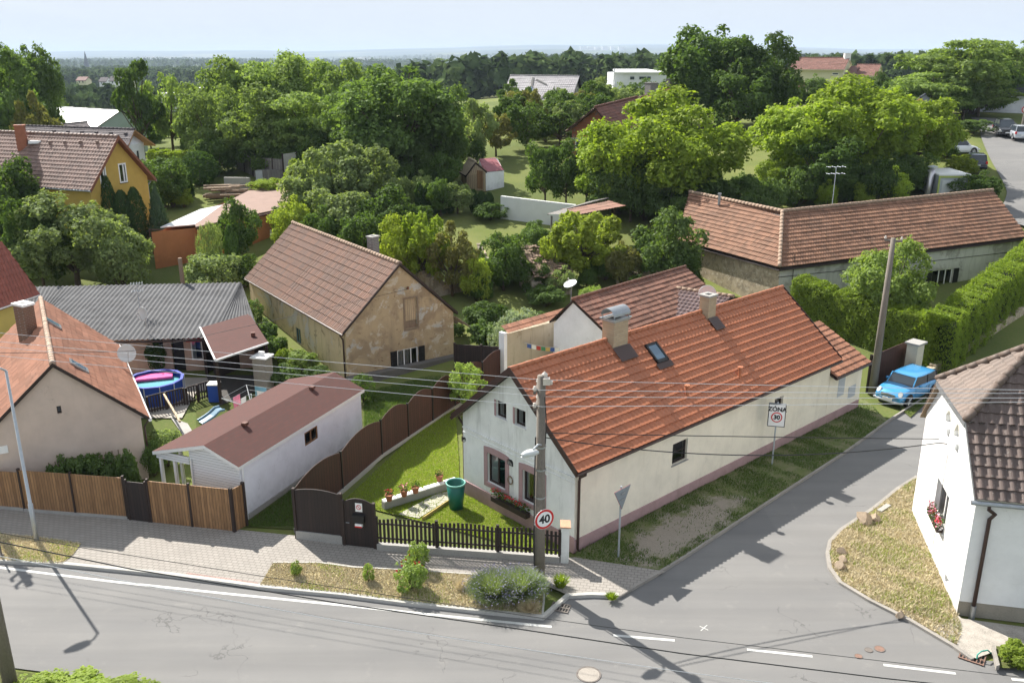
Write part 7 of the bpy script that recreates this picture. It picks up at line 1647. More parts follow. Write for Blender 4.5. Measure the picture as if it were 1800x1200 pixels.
roadcar(1788,246,math.atan2(.95,.25),'silver estate car seen from behind at the top of the street',PW)
roadcar(1680,272,math.atan2(.2,.95),'white car half hidden behind the brick solar house',PWh,4.2)
# road sign at the far street
q=ong(1795,232); T=thing('far_speed_sign','small round red-ringed speed sign far up the street','traffic sign',q); mb=MB(); mb.tube([q,q+V(2.7)],.04,6); mb.build('post',MATS['galv'],T); c=q+V(2.45)+Vector((0,-.06,0))
def ring(r,off,mat,nm,par): mb=MB(); mb.prism([c+Vector((r*math.cos(2*math.pi*k/20),-off,r*math.sin(2*math.pi*k/20))) for k in range(20)],(0,-.01,0)); return mb.build(nm,mat,par)
d0=ring(.4,0,MATS['red'],'red_ring',T); ring(.3,.012,MATS['signwhite'],'white_centre',d0)
q=ong(1793,236); T=thing('street_pole','tall thin pole at the top of the street, right frame edge','utility pole',q+Vector((.6,1,0))); mb=MB(); mb.tube([q+Vector((.6,1,0)),q+Vector((1.0,1,8))],[.15,.1],8); mb.build('pole',MATS['pole_conc'],T)
# church spire and far village
def farhouse(x0,x1,yr,ye,yb,Y,wall,roofc,lab,name='village_house'):
    a=atY(x0,ye,Y);b=atY(x1,ye,Y);zr=atY(x0,yr,Y).z;zb=atY(x0,yb,Y).z-3; T=thing(name,lab,'house',dn((a+b)/2,zb)); w=b.x-a.x; dp=9
    mb=MB(); mb.hexa(dn(a,zb),Vector((w,0,0)),Vector((0,dp,0)),V(a.z-zb)); mb.prism([a+Vector((0,.1,0)),a+Vector((0,dp/2,zr-a.z)),a+Vector((0,dp-.1,0))],(w,0,0)); mb.build('wall',wall,T)
    mb=MB(); mb.prism([a+Vector((-.4,-.5,-.2)),a+Vector((-.4,dp/2,zr-a.z+.3)),a+Vector((-.4,dp/2,zr-a.z-.05)),a+Vector((-.4,-.4,-.6))],(w+.8,0,0)); mb.prism([a+Vector((-.4,dp+.5,-.2)),a+Vector((-.4,dp/2,zr-a.z+.3)),a+Vector((-.4,dp/2,zr-a.z-.05)),a+Vector((-.4,dp+.4,-.6))],(w+.8,0,0)); mb.build('roof',roofc,T)
    for k in range(2): q=a+Vector((w*(.25+.4*k),-.03,-1.8)); mb=MB(); mb.hexa(q,Vector((w*.12,0,0)),Vector((0,-.05,0)),V(1.2)); mb.build('window',MATS['glassdark'],T)
farhouse(134,150,136,141,150,640,MATS['creamfar'],MATS['far_red'],'tiny far cream house with orange roof near the field, leftmost')
farhouse(192,209,135,142,147,640,MATS['white_render'],MATS['grey_tiles'],'tiny far white house with brown roof, middle of the distant village')
farhouse(174,186,137,143,148,650,MATS['white_render'],MATS['grey_tiles'],'tiny far pale house with steep grey roof left of the middle one')
farhouse(214,228,138,143,148,630,MATS['creamfar'],MATS['far_red'],'tiny far cream house with red roof, rightmost of the village')
q=atY(152,115,1900); T=thing('church_spire','slender dark church spire on the horizon at left','church',dn(q,-20)); mb=MB(); mb.hexa(dn(q,-20)-Vector((4,4,0)),Vector((8,0,0)),Vector((0,8,0)),V(q.z+20-2)); mb.build('tower',MATS['greybrick'],T); mb=MB(); mb.lathe((q.x,q.y,q.z-3),[(6.5,0),(4.2,8),(0,31)],8); mb.build('spire',MATS['slate'],T)
q=atY(254,112,1900); T=thing('far_tower','small pointed tower top behind the far tree line','tower',dn(q,-20)); mb=MB(); mb.hexa(dn(q,-20)-Vector((3,3,0)),Vector((6,0,0)),Vector((0,6,0)),V(q.z+20)); mb.build('tower',MATS['greybrick'],T); mb=MB(); mb.lathe((q.x,q.y,q.z),[(4.5,0),(0,12)],6); mb.build('spire',MATS['slate'],T)
for (x0,x1,y,Y,lab) in ((240,330,103,5200,'long pale warehouse roofs glinting on the plain, left part'),(600,650,105,4200,'pale factory block on the plain left of centre'),(1020,1100,84,9000,'distant pale town on the far ridge')):
    T=thing('far_warehouse',lab,'warehouse',dn(atY(x0,y,Y),-20)); a=atY(x0,y,Y);b=atY(x1,y,Y); nb=6
    for k in range(nb):
        mb=MB(); s=(b.x-a.x)/nb; h=random.uniform(.5,1)*(10 if Y<6000 else 14); mb.hexa(Vector((a.x+s*k,a.y+random.uniform(-60,60),a.z-30)),Vector((s*random.uniform(.5,.95),0,0)),Vector((0,60,0)),V(30+h)); mb.build('hall',MATS['bright_white'],T)
# ============================================================ vegetation
LM={}
for n,c,c2 in (('dark',(.075,.125,.032),(.135,.200,.060)),('locust',(.140,.205,.055),(.235,.310,.100)),('mid',(.115,.185,.033),(.195,.275,.065)),('ygreen',(.165,.240,.022),(.260,.335,.050)),('pale',(.160,.215,.080),(.240,.295,.125)),('silver',(.21,.27,.19),(.31,.36,.27)),('yellow',(.20,.265,.028),(.28,.335,.055)),('olive',(.14,.15,.04),(.21,.20,.07)),('thuja',(.120,.190,.017),(.215,.285,.040)),('thujadark',(.035,.072,.020),(.065,.112,.032)),('spruce',(.055,.095,.05),(.11,.16,.08)),('willow',(.18,.26,.06),(.27,.35,.10)),('lavgreen',(.15,.20,.10),(.22,.27,.15))):
    LM[n]=leafmat('leaf_'+n,c,c2)
def unit(v): return v/np.maximum(np.linalg.norm(v,axis=1,keepdims=True),1e-9)
def leafquads(P,N,s,rg,asp=.6,droop=0.):
    n=len(P); a=unit(np.cross(N,rg.normal(size=(n,3)))); b=np.cross(N,a); s=s[:,None]
    if droop: a=unit(a+np.array([0,0,-droop]))
    v=np.stack([P-a*s,P-b*s*asp,P+a*s,P+b*s*asp],1).reshape(-1,3); f=np.arange(n*4).reshape(-1,4); return v,f
PROTO={}
def crown(kind,seed,n=9000,ls=.021):
    key=(kind,seed,n)
    if key in PROTO: return PROTO[key]
    rg=np.random.default_rng(seed*17+len(kind)); P=[];N=[];limbs=[]
    if kind in('round','locust','open','shrub','willow'):
        Nc={'round':48,'locust':46,'open':42,'shrub':46,'willow':60}[kind]; zc={'round':.55,'locust':.55,'open':.57,'shrub':.42,'willow':.5}[kind]; rz={'round':.45,'locust':.45,'open':.42,'shrub':.50,'willow':.5}[kind]
        D=unit(rg.normal(size=(Nc*4,3))); D=D[D[:,2]>(-.8 if kind!='shrub' else -.6)][:Nc]
        ph=rg.uniform(0,6.28,6)
        W=1+.16*np.sin(D[:,0]*4+ph[0])*np.cos(D[:,1]*4+ph[1])+.13*np.sin(D[:,2]*5+ph[2]+D[:,0]*3)
        rc=rg.uniform(.07,.19,len(D)) if kind!='open' else rg.uniform(.06,.13,len(D))
        rad=rg.uniform(.55,1.0,len(D))**.5
        C=np.stack([D[:,0]*.5,D[:,1]*.5,D[:,2]*rz],1)*((W*rad)[:,None]*(1-rc[:,None]*1.3))+np.array([0,0,zc])
        if kind=='locust': C[:,2]=np.round(C[:,2]/.085)*.085+rg.normal(0,.012,len(C))
        w=rc**2; w/=w.sum(); idx=rg.choice(len(C),n,p=w)
        d=unit(rg.normal(size=(n,3))+np.array([0,0,.35])+unit(C[idx]-np.array([0,0,zc]))*.5)
        sq={'locust':np.array([1.25,1.25,.42]),'willow':np.array([.8,.8,1.3])}.get(kind,np.array([1,1,.8]))
        rr=rg.uniform(.6,1.,n)**.6
        # lumpy edges inside each clump
        rr*=1+.35*np.sin(d[:,0]*7+idx)*np.sin(d[:,1]*6+idx*2.)
        P=C[idx]+d*(rc[idx]*rr)[:,None]*sq; N=unit(d*.55+np.array([0,0,.45])+rg.normal(size=(n,3))*.45)
        m=int(n*.06); q=unit(rg.normal(size=(m,3)))*rg.uniform(.1,.8,(m,1)); P=np.concatenate([P,q*np.array([.42,.42,rz*.85])+np.array([0,0,zc])]); N=np.concatenate([N,unit(rg.normal(size=(m,3))+np.array([0,0,.5]))])
        if kind=='shrub': P[:,2]=np.maximum(P[:,2],.01)
        order=rg.permutation(len(C)); limbs=[C[i] for i in order[:{'open':26,'locust':20,'round':14,'shrub':10,'willow':8}[kind]]]
    elif kind in('cone','column','ball'):
        z=rg.uniform(0,1,n)**(1.25 if kind=='cone' else 1); 
        if kind=='cone': r=.5*(1-z)**.85*(.72+.28*((z*13)%1))+.01
        elif kind=='column': r=.5*np.minimum(1,(1.02-z)*3.2)**.6*np.minimum(1,.55+z*1.2)
        else: r=.5*np.sqrt(np.clip(1-(2*z-1)**2,0,1))
        a=rg.uniform(0,6.283,n); r=r*(1-.30*rg.random(n)**2)*(1+.10*np.sin(a*5+z*22)+.07*np.sin(a*11-z*37))
        P=np.stack([r*np.cos(a),r*np.sin(a),.02+.98*z],1); N=unit(np.stack([np.cos(a),np.sin(a),np.full(n,.45)],1)*.8+rg.normal(size=(n,3))*.45); limbs=[]
    s=ls*rg.uniform(.45,1.6,len(P))
    v,f=leafquads(P,N,s,rg,.6 if kind!='willow' else .4,droop={'willow':1.2,'cone':.4}.get(kind,0.))
    me=npmesh('crown_'+kind,v,f,LM['mid'])
    mb=MB(); top=.95 if kind in('cone','column','ball') else .6
    if kind in('cone','column','ball'): mb.tube([(0,0,-.04),(0,0,.85)],[.03,.008],6)
    elif kind=='shrub':
        for c in limbs: mb.tube([(0,0,-.03),(c[0]*.5,c[1]*.5,c[2]*.5),tuple(c)],[.014,.010,.004],5)
    else:
        rt={'open':.026,'locust':.022,'willow':.02}.get(kind,.024)
        mb.tube([(0,0,-.05),(.004,.0,.12),(.01,.006,.28),(0,0,.42)],[rt*1.35,rt,rt*.85,rt*.6],8)
        for i,c in enumerate(limbs):
            z0=.16+.2*((i*.618)%1); st=Vector((0,0,z0)); e=Vector(c); mid=st.lerp(e,.5)+Vector((0,0,-.02 if kind!='locust' else .02)); mb.tube([st,mid,e],[rt*.55,rt*.34,rt*.12],5)
    tm=bpy.data.meshes.new('trunk'); tm.from_pydata(mb.v,[],mb.f); tm.materials.append(MATS['bark']); tm.polygons.foreach_set('use_smooth',[True]*len(tm.polygons))
    PROTO[key]=(me,tm); return PROTO[key]
TC=[0]
def plant(name,lab,cat,base,h,w,kind,mat,seed=0,n=9000,ls=.021,rz=None,group=None,tilt=0,dfac=1.):
    cm,tm=crown(kind,seed,n,ls); t=bpy.data.objects.new(name,None); COL.objects.link(t); tag(t,lab,cat,group); TC[0]+=1
    t.location=base; t.scale=(w,w*dfac,h); t.rotation_euler=(0,tilt,0)
    t.rotation_euler=(tilt,0,rz if rz is not None else (TC[0]*2.399)%6.283)
    ORG[t.name]=Vector((0,0,0))
    o=bpy.data.objects.new('crown' if kind not in('shrub',) else 'foliage',cm); COL.objects.link(o); o.parent=t; o.material_slots[0].link='OBJECT'; o.material_slots[0].material=LM[mat]
    o2=bpy.data.objects.new('trunk' if kind not in('shrub',) else 'stem',tm); COL.objects.link(o2); o2.parent=t
    return t
def tree(x,yt,yb,w,kind,mat,lab,Y=None,seed=None,n=9000,ls=.021,name=None,cat='tree',group=None,hov=None,dfac=1.):
    if Y is None: b=ong(x,yb)
    else: q=atY(x,yb,Y); b=Vector((q.x,Y,g(q.x,Y)))
    top=atY(x,yt,b.y); h=max(.3,top.z-b.z)*1.0; ppm=F_/(b.y*CP-(b.z+h/2-CAMH)*SP); W_=w/ppm
    seed=seed if seed is not None else (TC[0]%3)
    nm=name or {'round':'broadleaf_tree','locust':'locust_tree','open':'orchard_tree','shrub':'shrub','willow':'willow_tree','cone':'spruce_tree','column':'columnar_thuja','ball':'clipped_bush'}[kind]
    return plant(nm,lab,cat if kind not in('shrub','ball') else 'shrub',b,h,W_,kind,LMN.get(mat,mat),seed,n,ls,group=group,dfac=dfac)
LMN={}
BIG=17000
tree(8,84,262,150,'round','dark','big dark tree at far left, cut by the frame edge',Y=104,seed=0,n=BIG,ls=.018)
tree(68,72,250,105,'round','dark','big dark tree rising into the sky beside the far-left one',Y=112,seed=1,n=BIG,ls=.018)
tree(66,168,242,72,'open','olive','small olive-brown tree in front of the white-roofed hall',Y=99)
tree(252,102,262,82,'open','mid','thin tall tree with bare lower trunk, left of the pair',Y=108,seed=0,n=7000)
tree(303,120,252,84,'open','locust','forked open tree before the white villa, right of the pair',Y=112,seed=1,n=6000)
for x,yt,w,Y,sd,l in ((395,104,140,110,0,'leftmost tall locust of the big grove'),(470,95,150,112,1,'second tall locust of the big grove from the left'),(545,90,150,113,2,'topmost locust of the grove with a spike against the sky'),(610,108,110,110,0,'right rear locust of the grove beside the big dark tree'),(375,150,110,98,2,'lower left locust of the grove beside the villa'),(455,150,160,97,0,'front middle locust of the grove above the board fence'),(545,150,150,96,1,'front right locust of the grove above the board fence')):
    tree(x,yt,300,w,'locust' if sd==1 else 'round','locust',l,Y=Y,seed=sd,n=BIG,ls=.017,name='locust_tree')
tree(705,108,345,225,'round','dark','largest dark locust tree in the centre left, over the sheds',Y=88,seed=1,n=24000,ls=.015)
tree(640,128,330,120,'locust','dark','dark locust tree on the left flank of the largest one',Y=92,seed=2,n=BIG,ls=.017)
tree(772,150,335,105,'round','dark','dark tree on the right flank of the largest locust',Y=90,seed=2,n=BIG,ls=.017)
for x,yt,yb,w,k,m_,l in ((838,172,285,72,'open','pale','feathery pale orchard tree right of the big dark tree'),(872,196,275,64,'open','olive','small olive orchard tree above the lawn edge'),(925,180,262,84,'round','mid','round orchard tree in the middle of the upper gardens'),(985,198,258,92,'open','mid','spreading orchard tree left of the brick house'),(1000,180,240,70,'round','pale','pale orchard tree behind the brick house gable'),(905,134,190,26,'cone','spruce','dark pointed spruce in front of the grey-roofed house'),(960,205,250,50,'shrub','yellow','bright yellow-green bush beyond the upper lawn'),(828,235,290,60,'shrub','mid','bush at the left end of the upper lawn')):
    tree(x,yt,yb,w,k,m_,l)
for x,yt,yb,w,m_,l in ((958,250,362,72,'mid','leftmost of four fruit trees behind the white garden wall'),(995,246,368,70,'mid','second of four fruit trees behind the white garden wall'),(1030,250,366,74,'dark','third of four fruit trees behind the white garden wall'),(1062,262,360,64,'mid','fourth of four fruit trees behind the white garden wall')):
    tree(x,yt,yb,w,'round',m_,l,n=9000)
tree(1185,160,410,250,'round','ygreen','huge yellow-green walnut tree behind the farm building, left one',Y=76,seed=0,n=26000,ls=.0145)
tree(1085,205,410,160,'round','ygreen','yellow-green walnut flank leaning before the brick house',Y=77,seed=1,n=BIG,ls=.017)
tree(1395,165,390,185,'round','ygreen','left crown of the great yellow-green tree clump behind the farm roof',Y=84,seed=1,n=20000,ls=.016)
tree(1500,136,385,215,'round','ygreen','tallest crown of the great yellow-green tree clump behind the farm roof',Y=85,seed=0,n=24000,ls=.015)
tree(1592,165,380,140,'round','ygreen','right crown of the great yellow-green tree clump beside the solar house',Y=87,seed=2,n=BIG,ls=.017)
tree(1440,240,375,120,'round','mid','lower dark-green crown in front of the great tree clump',Y=79,seed=2,n=12000)
tree(1240,38,260,185,'round','mid','tallest tree on the skyline, right of centre',Y=118,seed=1,n=22000,ls=.016)
tree(1332,62,250,135,'round','mid','tall dark tree touching the right side of the skyline tree',Y=114,seed=0,n=BIG,ls=.017)
tree(1290,120,270,120,'round','mid','lower tree joined to the two skyline trees',Y=110,seed=2,n=12000)
for x,yt,yb,w,Y,sd,m_,l in ((1660,58,262,180,122,0,'locust','tallest flat-layered locust above the upper street'),(1738,62,240,130,134,1,'locust','locust tree at the top of the upper street'),(1795,58,230,110,138,2,'dark','dark tree cut by the right frame edge'),(1620,120,270,120,117,2,'locust','left lower locust beside the solar house'),(1712,128,245,120,120,1,'locust','front locust whose crown hangs over the upper street')):
    tree(x,yt,yb,w,'locust',m_,l,Y=Y,seed=sd,n=BIG,ls=.017)
tree(1706,205,262,62,'shrub','dark','dark round bush beside the top of the street',Y=104)
tree(1690,268,303,58,'shrub','yellow','bright yellow grass-like bush behind the navy car',Y=86)
tree(1712,298,352,82,'shrub','mid','green bush between the container and the upper street',Y=77.5)
tree(1655,240,300,50,'shrub','mid','bush in front of the solar house gable',Y=92)
# left middle ground
tree(28,268,450,150,'round','mid','dense tree at the left edge in front of the yellow house',Y=68,seed=1,n=BIG,ls=.018)
tree(140,340,520,200,'round','pale','large spreading tree behind the corrugated roof',Y=61,seed=0,n=22000,ls=.0155)
tree(80,345,520,110,'round','mid','tree on the left side of the large spreading one',Y=60,seed=2,n=12000)
tree(215,385,500,110,'shrub','pale','low right part of foliage behind the corrugated roof',Y=60,seed=1)
tree(198,310,420,32,'column','thujadark','dark columnar thuja before the yellow gable, leftmost',Y=68)
tree(222,335,420,36,'column','thujadark','dark columnar thuja before the yellow gable, middle',Y=68)
tree(245,330,425,34,'column','thujadark','dark columnar thuja before the yellow gable, rightmost',Y=68.5)
tree(283,322,425,58,'cone','spruce','blue-green young spruce right of the thujas',Y=69)
tree(290,276,372,100,'round','mid','large-leaved tree right of the yellow house',Y=82)
tree(356,266,352,66,'ball','thujadark','dark rounded conifer in the back garden',Y=90,n=9000)
tree(262,280,330,60,'shrub','yellow','sunlit yellow-green bush below the chalet eaves',Y=88)
tree(372,398,470,52,'willow','pale','pale weeping shrub before the orange wall',Y=62)
tree(418,350,462,84,'round','mid','bushy tree hiding the orange building middle',Y=66,n=12000)
tree(409,396,462,24,'column','thujadark','narrow dark thuja beside the bushy tree',Y=63)
tree(382,432,520,105,'shrub','pale','pale green bush behind the corrugated roof, right end',Y=60,n=12000)
tree(432,440,500,60,'shrub','mid','dark bush between the corrugated roof and the derelict house',Y=61)
for x,yt,yb,w,k,m_,Y,l in ((590,240,425,150,'open','pale',76,'tall feathery pale tree left of centre'),(545,285,420,100,'shrub','pale',74,'pale bush below the feathery tree'),(650,262,430,130,'round','pale',75,'pale round tree before the largest dark locust'),(515,340,420,80,'shrub','yellow',69,'yellow-green bush at the end of the orange roof'),(605,330,440,120,'round','pale',70,'pale crown behind the derelict house ridge'),(690,330,455,110,'round','mid',69,'mid-green crown right above the derelict house ridge'),(560,360,430,80,'shrub','mid',67,'bush behind the derelict house ridge left part'),(640,355,450,90,'shrub','mid',65,'bush behind the derelict house chimney'),
  (700,380,470,84,'round','yellow',60,'bright yellow-green tree behind the derelict house chimney'),(748,365,505,100,'open','ygreen',60,'yellow-green tree right of derelict house roof'),(795,395,510,90,'open','olive',59,'olive-brown tangled tree above the rubble wall'),(838,440,515,56,'shrub','yellow',58,'yellow bush above the broken wall stump'),(805,318,400,66,'round','pale',78,'greyish small tree left of the white garden wall'),(885,408,520,92,'round','mid',60,'grey-green bush tree beside collapsed shed'),(862,352,400,66,'shrub','mid',76,'arching bush at the left end of the white garden wall'),
  (1022,362,500,140,'open','yellow',62,'open yellow-green tree over the collapsed shed'),(975,395,470,60,'open','yellow',61,'small yellow tree beside the veranda'),(1165,368,482,126,'round','dark',60,'dark glossy broadleaf tree left of the farm building'),(1095,420,500,70,'shrub','olive',60,'brownish shrub on the earth bank'),(1215,430,470,46,'shrub','mid',58,'ivy bush climbing the farm building corner'),(940,382,412,40,'shrub','dark',70,'dark small shrub before the white garden wall'),
  (850,525,605,84,'shrub','mid',53,'dark shrub against the broken wall stump'),(1040,488,520,54,'shrub','willow',54,'fresh light-green shrub behind the outbuilding roof'),(795,560,600,50,'shrub','mid',52,'low shrub behind the derelict house corner'),(960,500,560,70,'shrub','dark',57,'dark undergrowth below the collapsed shed')):
    tree(x,yt,yb,w,k,m_,l,Y=Y,n=12000 if w>95 else 8000)
tree(915,528,612,76,'shrub','silver','silvery willow-leaved bush behind the courtyard wall',Y=50,n=11000,ls=.017)
tree(878,560,640,44,'shrub','silver','low silver branches left of the silvery bush',Y=49,n=5000)
tree(822,634,722,74,'open','willow','small fruit tree by the scalloped fence and cottage gable',Y=41.5,n=7000,ls=.02)
tree(1553,424,590,148,'round','willow','rounded pale green tree behind the hedge and the tapered pole',Y=52.3,n=20000,ls=.016,seed=0)
for k,(x,h) in enumerate(((738,322),(752,324),(766,326),(779,328),(792,332),(833,334),(847,336),(860,338))): tree(x,h,h+42,17,'column','thujadark','dark narrow thuja in the row below the big dark locust',Y=78,n=2500,ls=.05,group='narrow thujas in a row')
tree(530,612,662,60,'shrub','willow','light green bush at the foot of the derelict house side wall',Y=47.5,n=5000,ls=.03)
tree(502,608,650,30,'shrub','ygreen','small leafy plant near the barbecue',Y=48,n=2500,ls=.04)
tree(275,592,640,34,'shrub','thujadark','dark bush before the corrugated outbuilding wall',Y=47,n=4000,ls=.03)
tree(292,742,795,62,'shrub','pale','leafy garden bush below the pool railing',Y=35.5,n=5000,ls=.03)
tree(268,765,810,40,'shrub','dark','dark bush against the beige house corner',Y=34.5,n=4000,ls=.03)
for i,(x,w) in enumerate(((115,60),(150,66),(185,74),(222,50))): tree(x,794-i%2*8,838,w,'shrub','dark','dark leafy garden shrub behind the street fence, by the trellis',Y=32.6,n=4500,ls=.035,group='shrubs along the beige house wall')
# hedges
def hedge(lab,a,b,th,h,mat,n,zf=None,name='hedge',ls=.085,h2=None,kind='hedge'):
    a=flat(a);b=flat(b);L=(b-a).length;u=(b-a).normalized();w=Vector((-u.y,u.x,0)); t=thing(name,lab,'hedge',a+V(g(a.x,a.y))); rg=np.random.default_rng(int(L*100)); h2=h2 or h
    ar=np.array([L*h,L*h,L*th]); pr=ar/ar.sum(); side=rg.choice(3,n,p=pr); s=rg.uniform(0,L,n); r1=rg.random(n)
    hh=h+(h2-h)*s/L+.07*np.sin(s*1.9)+.05*np.sin(s*4.3+1)+.05*np.sin(s*9.1); bul=.06*np.sin(s*1.3+1)+.05*np.sin(s*3.7)
    z=np.where(side==2,hh,r1*hh); y=np.where(side==0,-th/2-bul,np.where(side==1,th/2+bul,(r1-.5)*th)); capm=rg.random(n)<.07; s=np.where(capm,np.where(rg.random(n)<.5,rg.uniform(-.1,.12,n),L-rg.uniform(-.1,.12,n)),s); y=np.where(capm,rg.uniform(-th/2,th/2,n),y)
    lump=.10*np.sin(s*6.1+z*3.2)*np.cos(z*5.3+s*2.2); y=y*(1-.25*np.clip(z/hh-.75,0,1)*2)+np.sign(y)*lump*(side!=2); z=z+(side==2)*lump
    nx=np.zeros(n);ny=np.where(side==0,-1,np.where(side==1,1,0)).astype(float);nz=np.where(side==2,1.,.35)
    U=np.array(u);Wv=np.array(w); jit=rg.normal(0,.05,(n,3)); X=np.array(a)[None]+s[:,None]*U+y[:,None]*Wv; Z=gv(X[:,0],X[:,1])+z
    P=np.stack([X[:,0],X[:,1],Z],1)+jit; N=unit(ny[:,None]*Wv[None]+np.stack([np.zeros(n),np.zeros(n),nz],1)+rg.normal(size=(n,3))*.5)
    v,f=leafquads(P-np.array(t.location),N,ls*rg.uniform(.6,1.4,n),rg,.5,.3); me=npmesh('foliage',v,f,LM[mat]); o=bpy.data.objects.new('foliage',me); COL.objects.link(o); o.parent=t
    mb=MB(); k=max(2,int(L/2)); 
    for i in range(k):
        q=a+u*(L*i/k); hh_=(h+(h2-h)*(i+.5)/k)-.35; mb.hexa(q-w*(th/2-.3)+(u*.5 if i==0 else u*0)+V(g(q.x,q.y)-.1),u*(L/k-(.5 if i==0 else 0)-(.5 if i==k-1 else 0)),w*(th-.6),V(hh_-.1))
    mb.build('dark_core',pm('hedgecore',(.02,.03,.012),1,.2,3),t)  # solid dark core added to block the view through the leaves
hedge('tall clipped green thuja hedge running along the side street',at(1637,655),at(1800,566)+Vector((6.5,7.5,0)),1.7,2.95,'thuja',90000,h2=3.2,ls=.058)
hedge('clipped green hedge between cottage annex and the farm building garden',at(1395,588),at(1640,648),1.5,2.6,'thuja',56000,ls=.058)
hedge('bright green clipped hedge in the back gardens below the white villa',ong(272,300),ong(352,304),1.5,2.0,'ygreen',9000,ls=.16)
hedge('dark hedge row behind the timber pile at left',ong(300,345),ong(330,350),1.5,2.2,'thujadark',4000,ls=.14)
# low juniper below the orange roof
tree(470,310,336,90,'shrub','ygreen','low spreading juniper behind the felt roof',Y=86,n=6000,dfac=.7)
# lavender, roses, weeds on the street verge
def sprays(name,lab,cat,c,r,h,n,mat,flower=None,nf=0,fs=.03,blade=.012,lean=.6,tilt=.0):
    t=thing(name,lab,cat,c); rg=np.random.default_rng(n); a=rg.uniform(0,6.283,n); q=rg.random(n)**.5; x0=q*r*.35*np.cos(a);y0=q*r*.35*np.sin(a); hh=h*rg.uniform(.6,1.05,n)*(1-.35*q**2)
    dx=np.cos(a)*q*r*lean;dy=np.sin(a)*q*r*lean; m1=np.stack([x0+dx*.45,y0+dy*.45,hh*.6],1); m2=np.stack([x0+dx*1.1,y0+dy*1.1,hh],1); b0=np.stack([x0,y0,np.zeros(n)],1)
    w=np.stack([-np.sin(a+rg.normal(0,1,n)),np.cos(a),np.zeros(n)],1)*blade
    v=np.stack([b0-w,b0+w,m1+w*.8,m1-w*.8,m2],1).reshape(-1,3); i=np.arange(n)*5
    f=np.concatenate([np.stack([i,i+1,i+2,i+3],1)]); me=npmesh('foliage',v,f,LM[mat]); 
    f3=np.stack([i+3,i+2,i+4,i+4],1)
    mb=MB(); o=bpy.data.objects.new('foliage',npmesh('foliage',np.concatenate([v]),np.concatenate([f]),LM[mat])); COL.objects.link(o); o.parent=t
    tip=np.stack([m1-w*.8,m1+w*.8,m2],1).reshape(-1,3); ft=np.arange(n*3).reshape(-1,3); o3=bpy.data.objects.new('stem_tips',npmesh('tips',tip,ft,LM[mat])); COL.objects.link(o3); o3.parent=t
    if flower:
        k=rg.choice(n,nf); P=m2[k]+rg.normal(0,.015,(nf,3)); N=unit(rg.normal(size=(nf,3))); v,f=leafquads(P,N,fs*rg.uniform(.6,1.3,nf),rg,.5); o4=bpy.data.objects.new('blossoms',npmesh('blossoms',v,f,flower)); COL.objects.link(o4); o4.parent=t
    return t
pm('lavender',(.27,.25,.38),.9,.15,8,bmp=0); pm('straw',(.42,.33,.19),.95,.15,5,bmp=0); leafmat('leaf_straw',(.46,.39,.25),(.58,.50,.34),.12,(1,1,.9)); LM['straw']=MATS['leaf_straw']
for x,y,r,h,l in ((870,1052,.75,1.05,'large lavender bush on the kerbside verge, left half'),(915,1048,.72,1.05,'large lavender bush on the kerbside verge, beside the concrete pole')):
    sprays('lavender_bush',l,'lavender',at(x,y,.1),r*1.05,h*.9,5200,'lavgreen',MATS['lavender'],1100,.024,.011,.95)
sprays('dry_grass_clump','dry straw grass clump at the kerb below the lavender','grass',at(930,1072,.1),.45,.4,900,'straw')
def rose(x,y,w,h,n,nf,lab,col='petal_red'):
    b=at(x,y,.1); t=plant('rose_bush',lab,'rose bush',b,h,w,'shrub','willow',0,1700,.04); rg=np.random.default_rng(nf); D=unit(rg.normal(size=(nf,3))+np.array([0,-.4,.3])); P=D*np.array([.42,.42,.42])+np.array([0,0,.5]); v=[];f=[]
    for p in P:
        for k in range(7):
            a=unit(rg.normal(size=(1,3)))[0]*.035; b_=unit(np.cross(a,rg.normal(size=3))[None])[0]*.03; o=len(v); v+=[p-a,p-b_,p+a,p+b_]; f.append((o,o+1,o+2,o+3))
    o=bpy.data.objects.new('blossoms',npmesh('blossoms',np.array(v),np.array(f),MATS[col])); COL.objects.link(o); o.parent=t
rose(722,1036,1.1,1.2,3200,20,'large rose bush with dark red blossoms on the verge')
rose(648,1022,.42,.8,1500,8,'slim rose plant left of the large rose bush','petal_pink')
rose(521,1012,.4,.65,1200,9,'small scraggly rose at the left end of the verge')
rose(735,1000,.8,1.2,1500,3,'taller green rose shoots behind the large rose bush','petal_red')
sprays('dry_stalks','brown dry plant stalks between rose bush and lavender','grass',at(812,1035,.1),.35,.5,160,'straw',blade=.012)
sprays('weed_tuft','green weed tuft on the pavement by the pole','weed',at(985,1030,.1),.4,.5,260,'ygreen',MATS['petal_white'],30,.02,.014)
sprays('weed_tuft','green weed tuft growing in the kerb corner','weed',at(1075,1052,.08),.28,.25,240,'ygreen',None,0,.02,.012)
q=at(1783,1160,.11); tree(1783,1128,1172,60,'shrub','ygreen','bright low plants beside the white house at the right edge',Y=q.y,n=3500,ls=.04)
# foreground shrubs across the road
for i,(x,w) in enumerate(((70,110),(140,110),(205,100),(255,70))): 
    b=at(x,1225,0); plant('low_juniper','low spiky green juniper at the bottom left frame edge','shrub',b,.5-.04*i,w/62.,'shrub','ygreen',i%3,5000,.04,group='low junipers along the near verge')
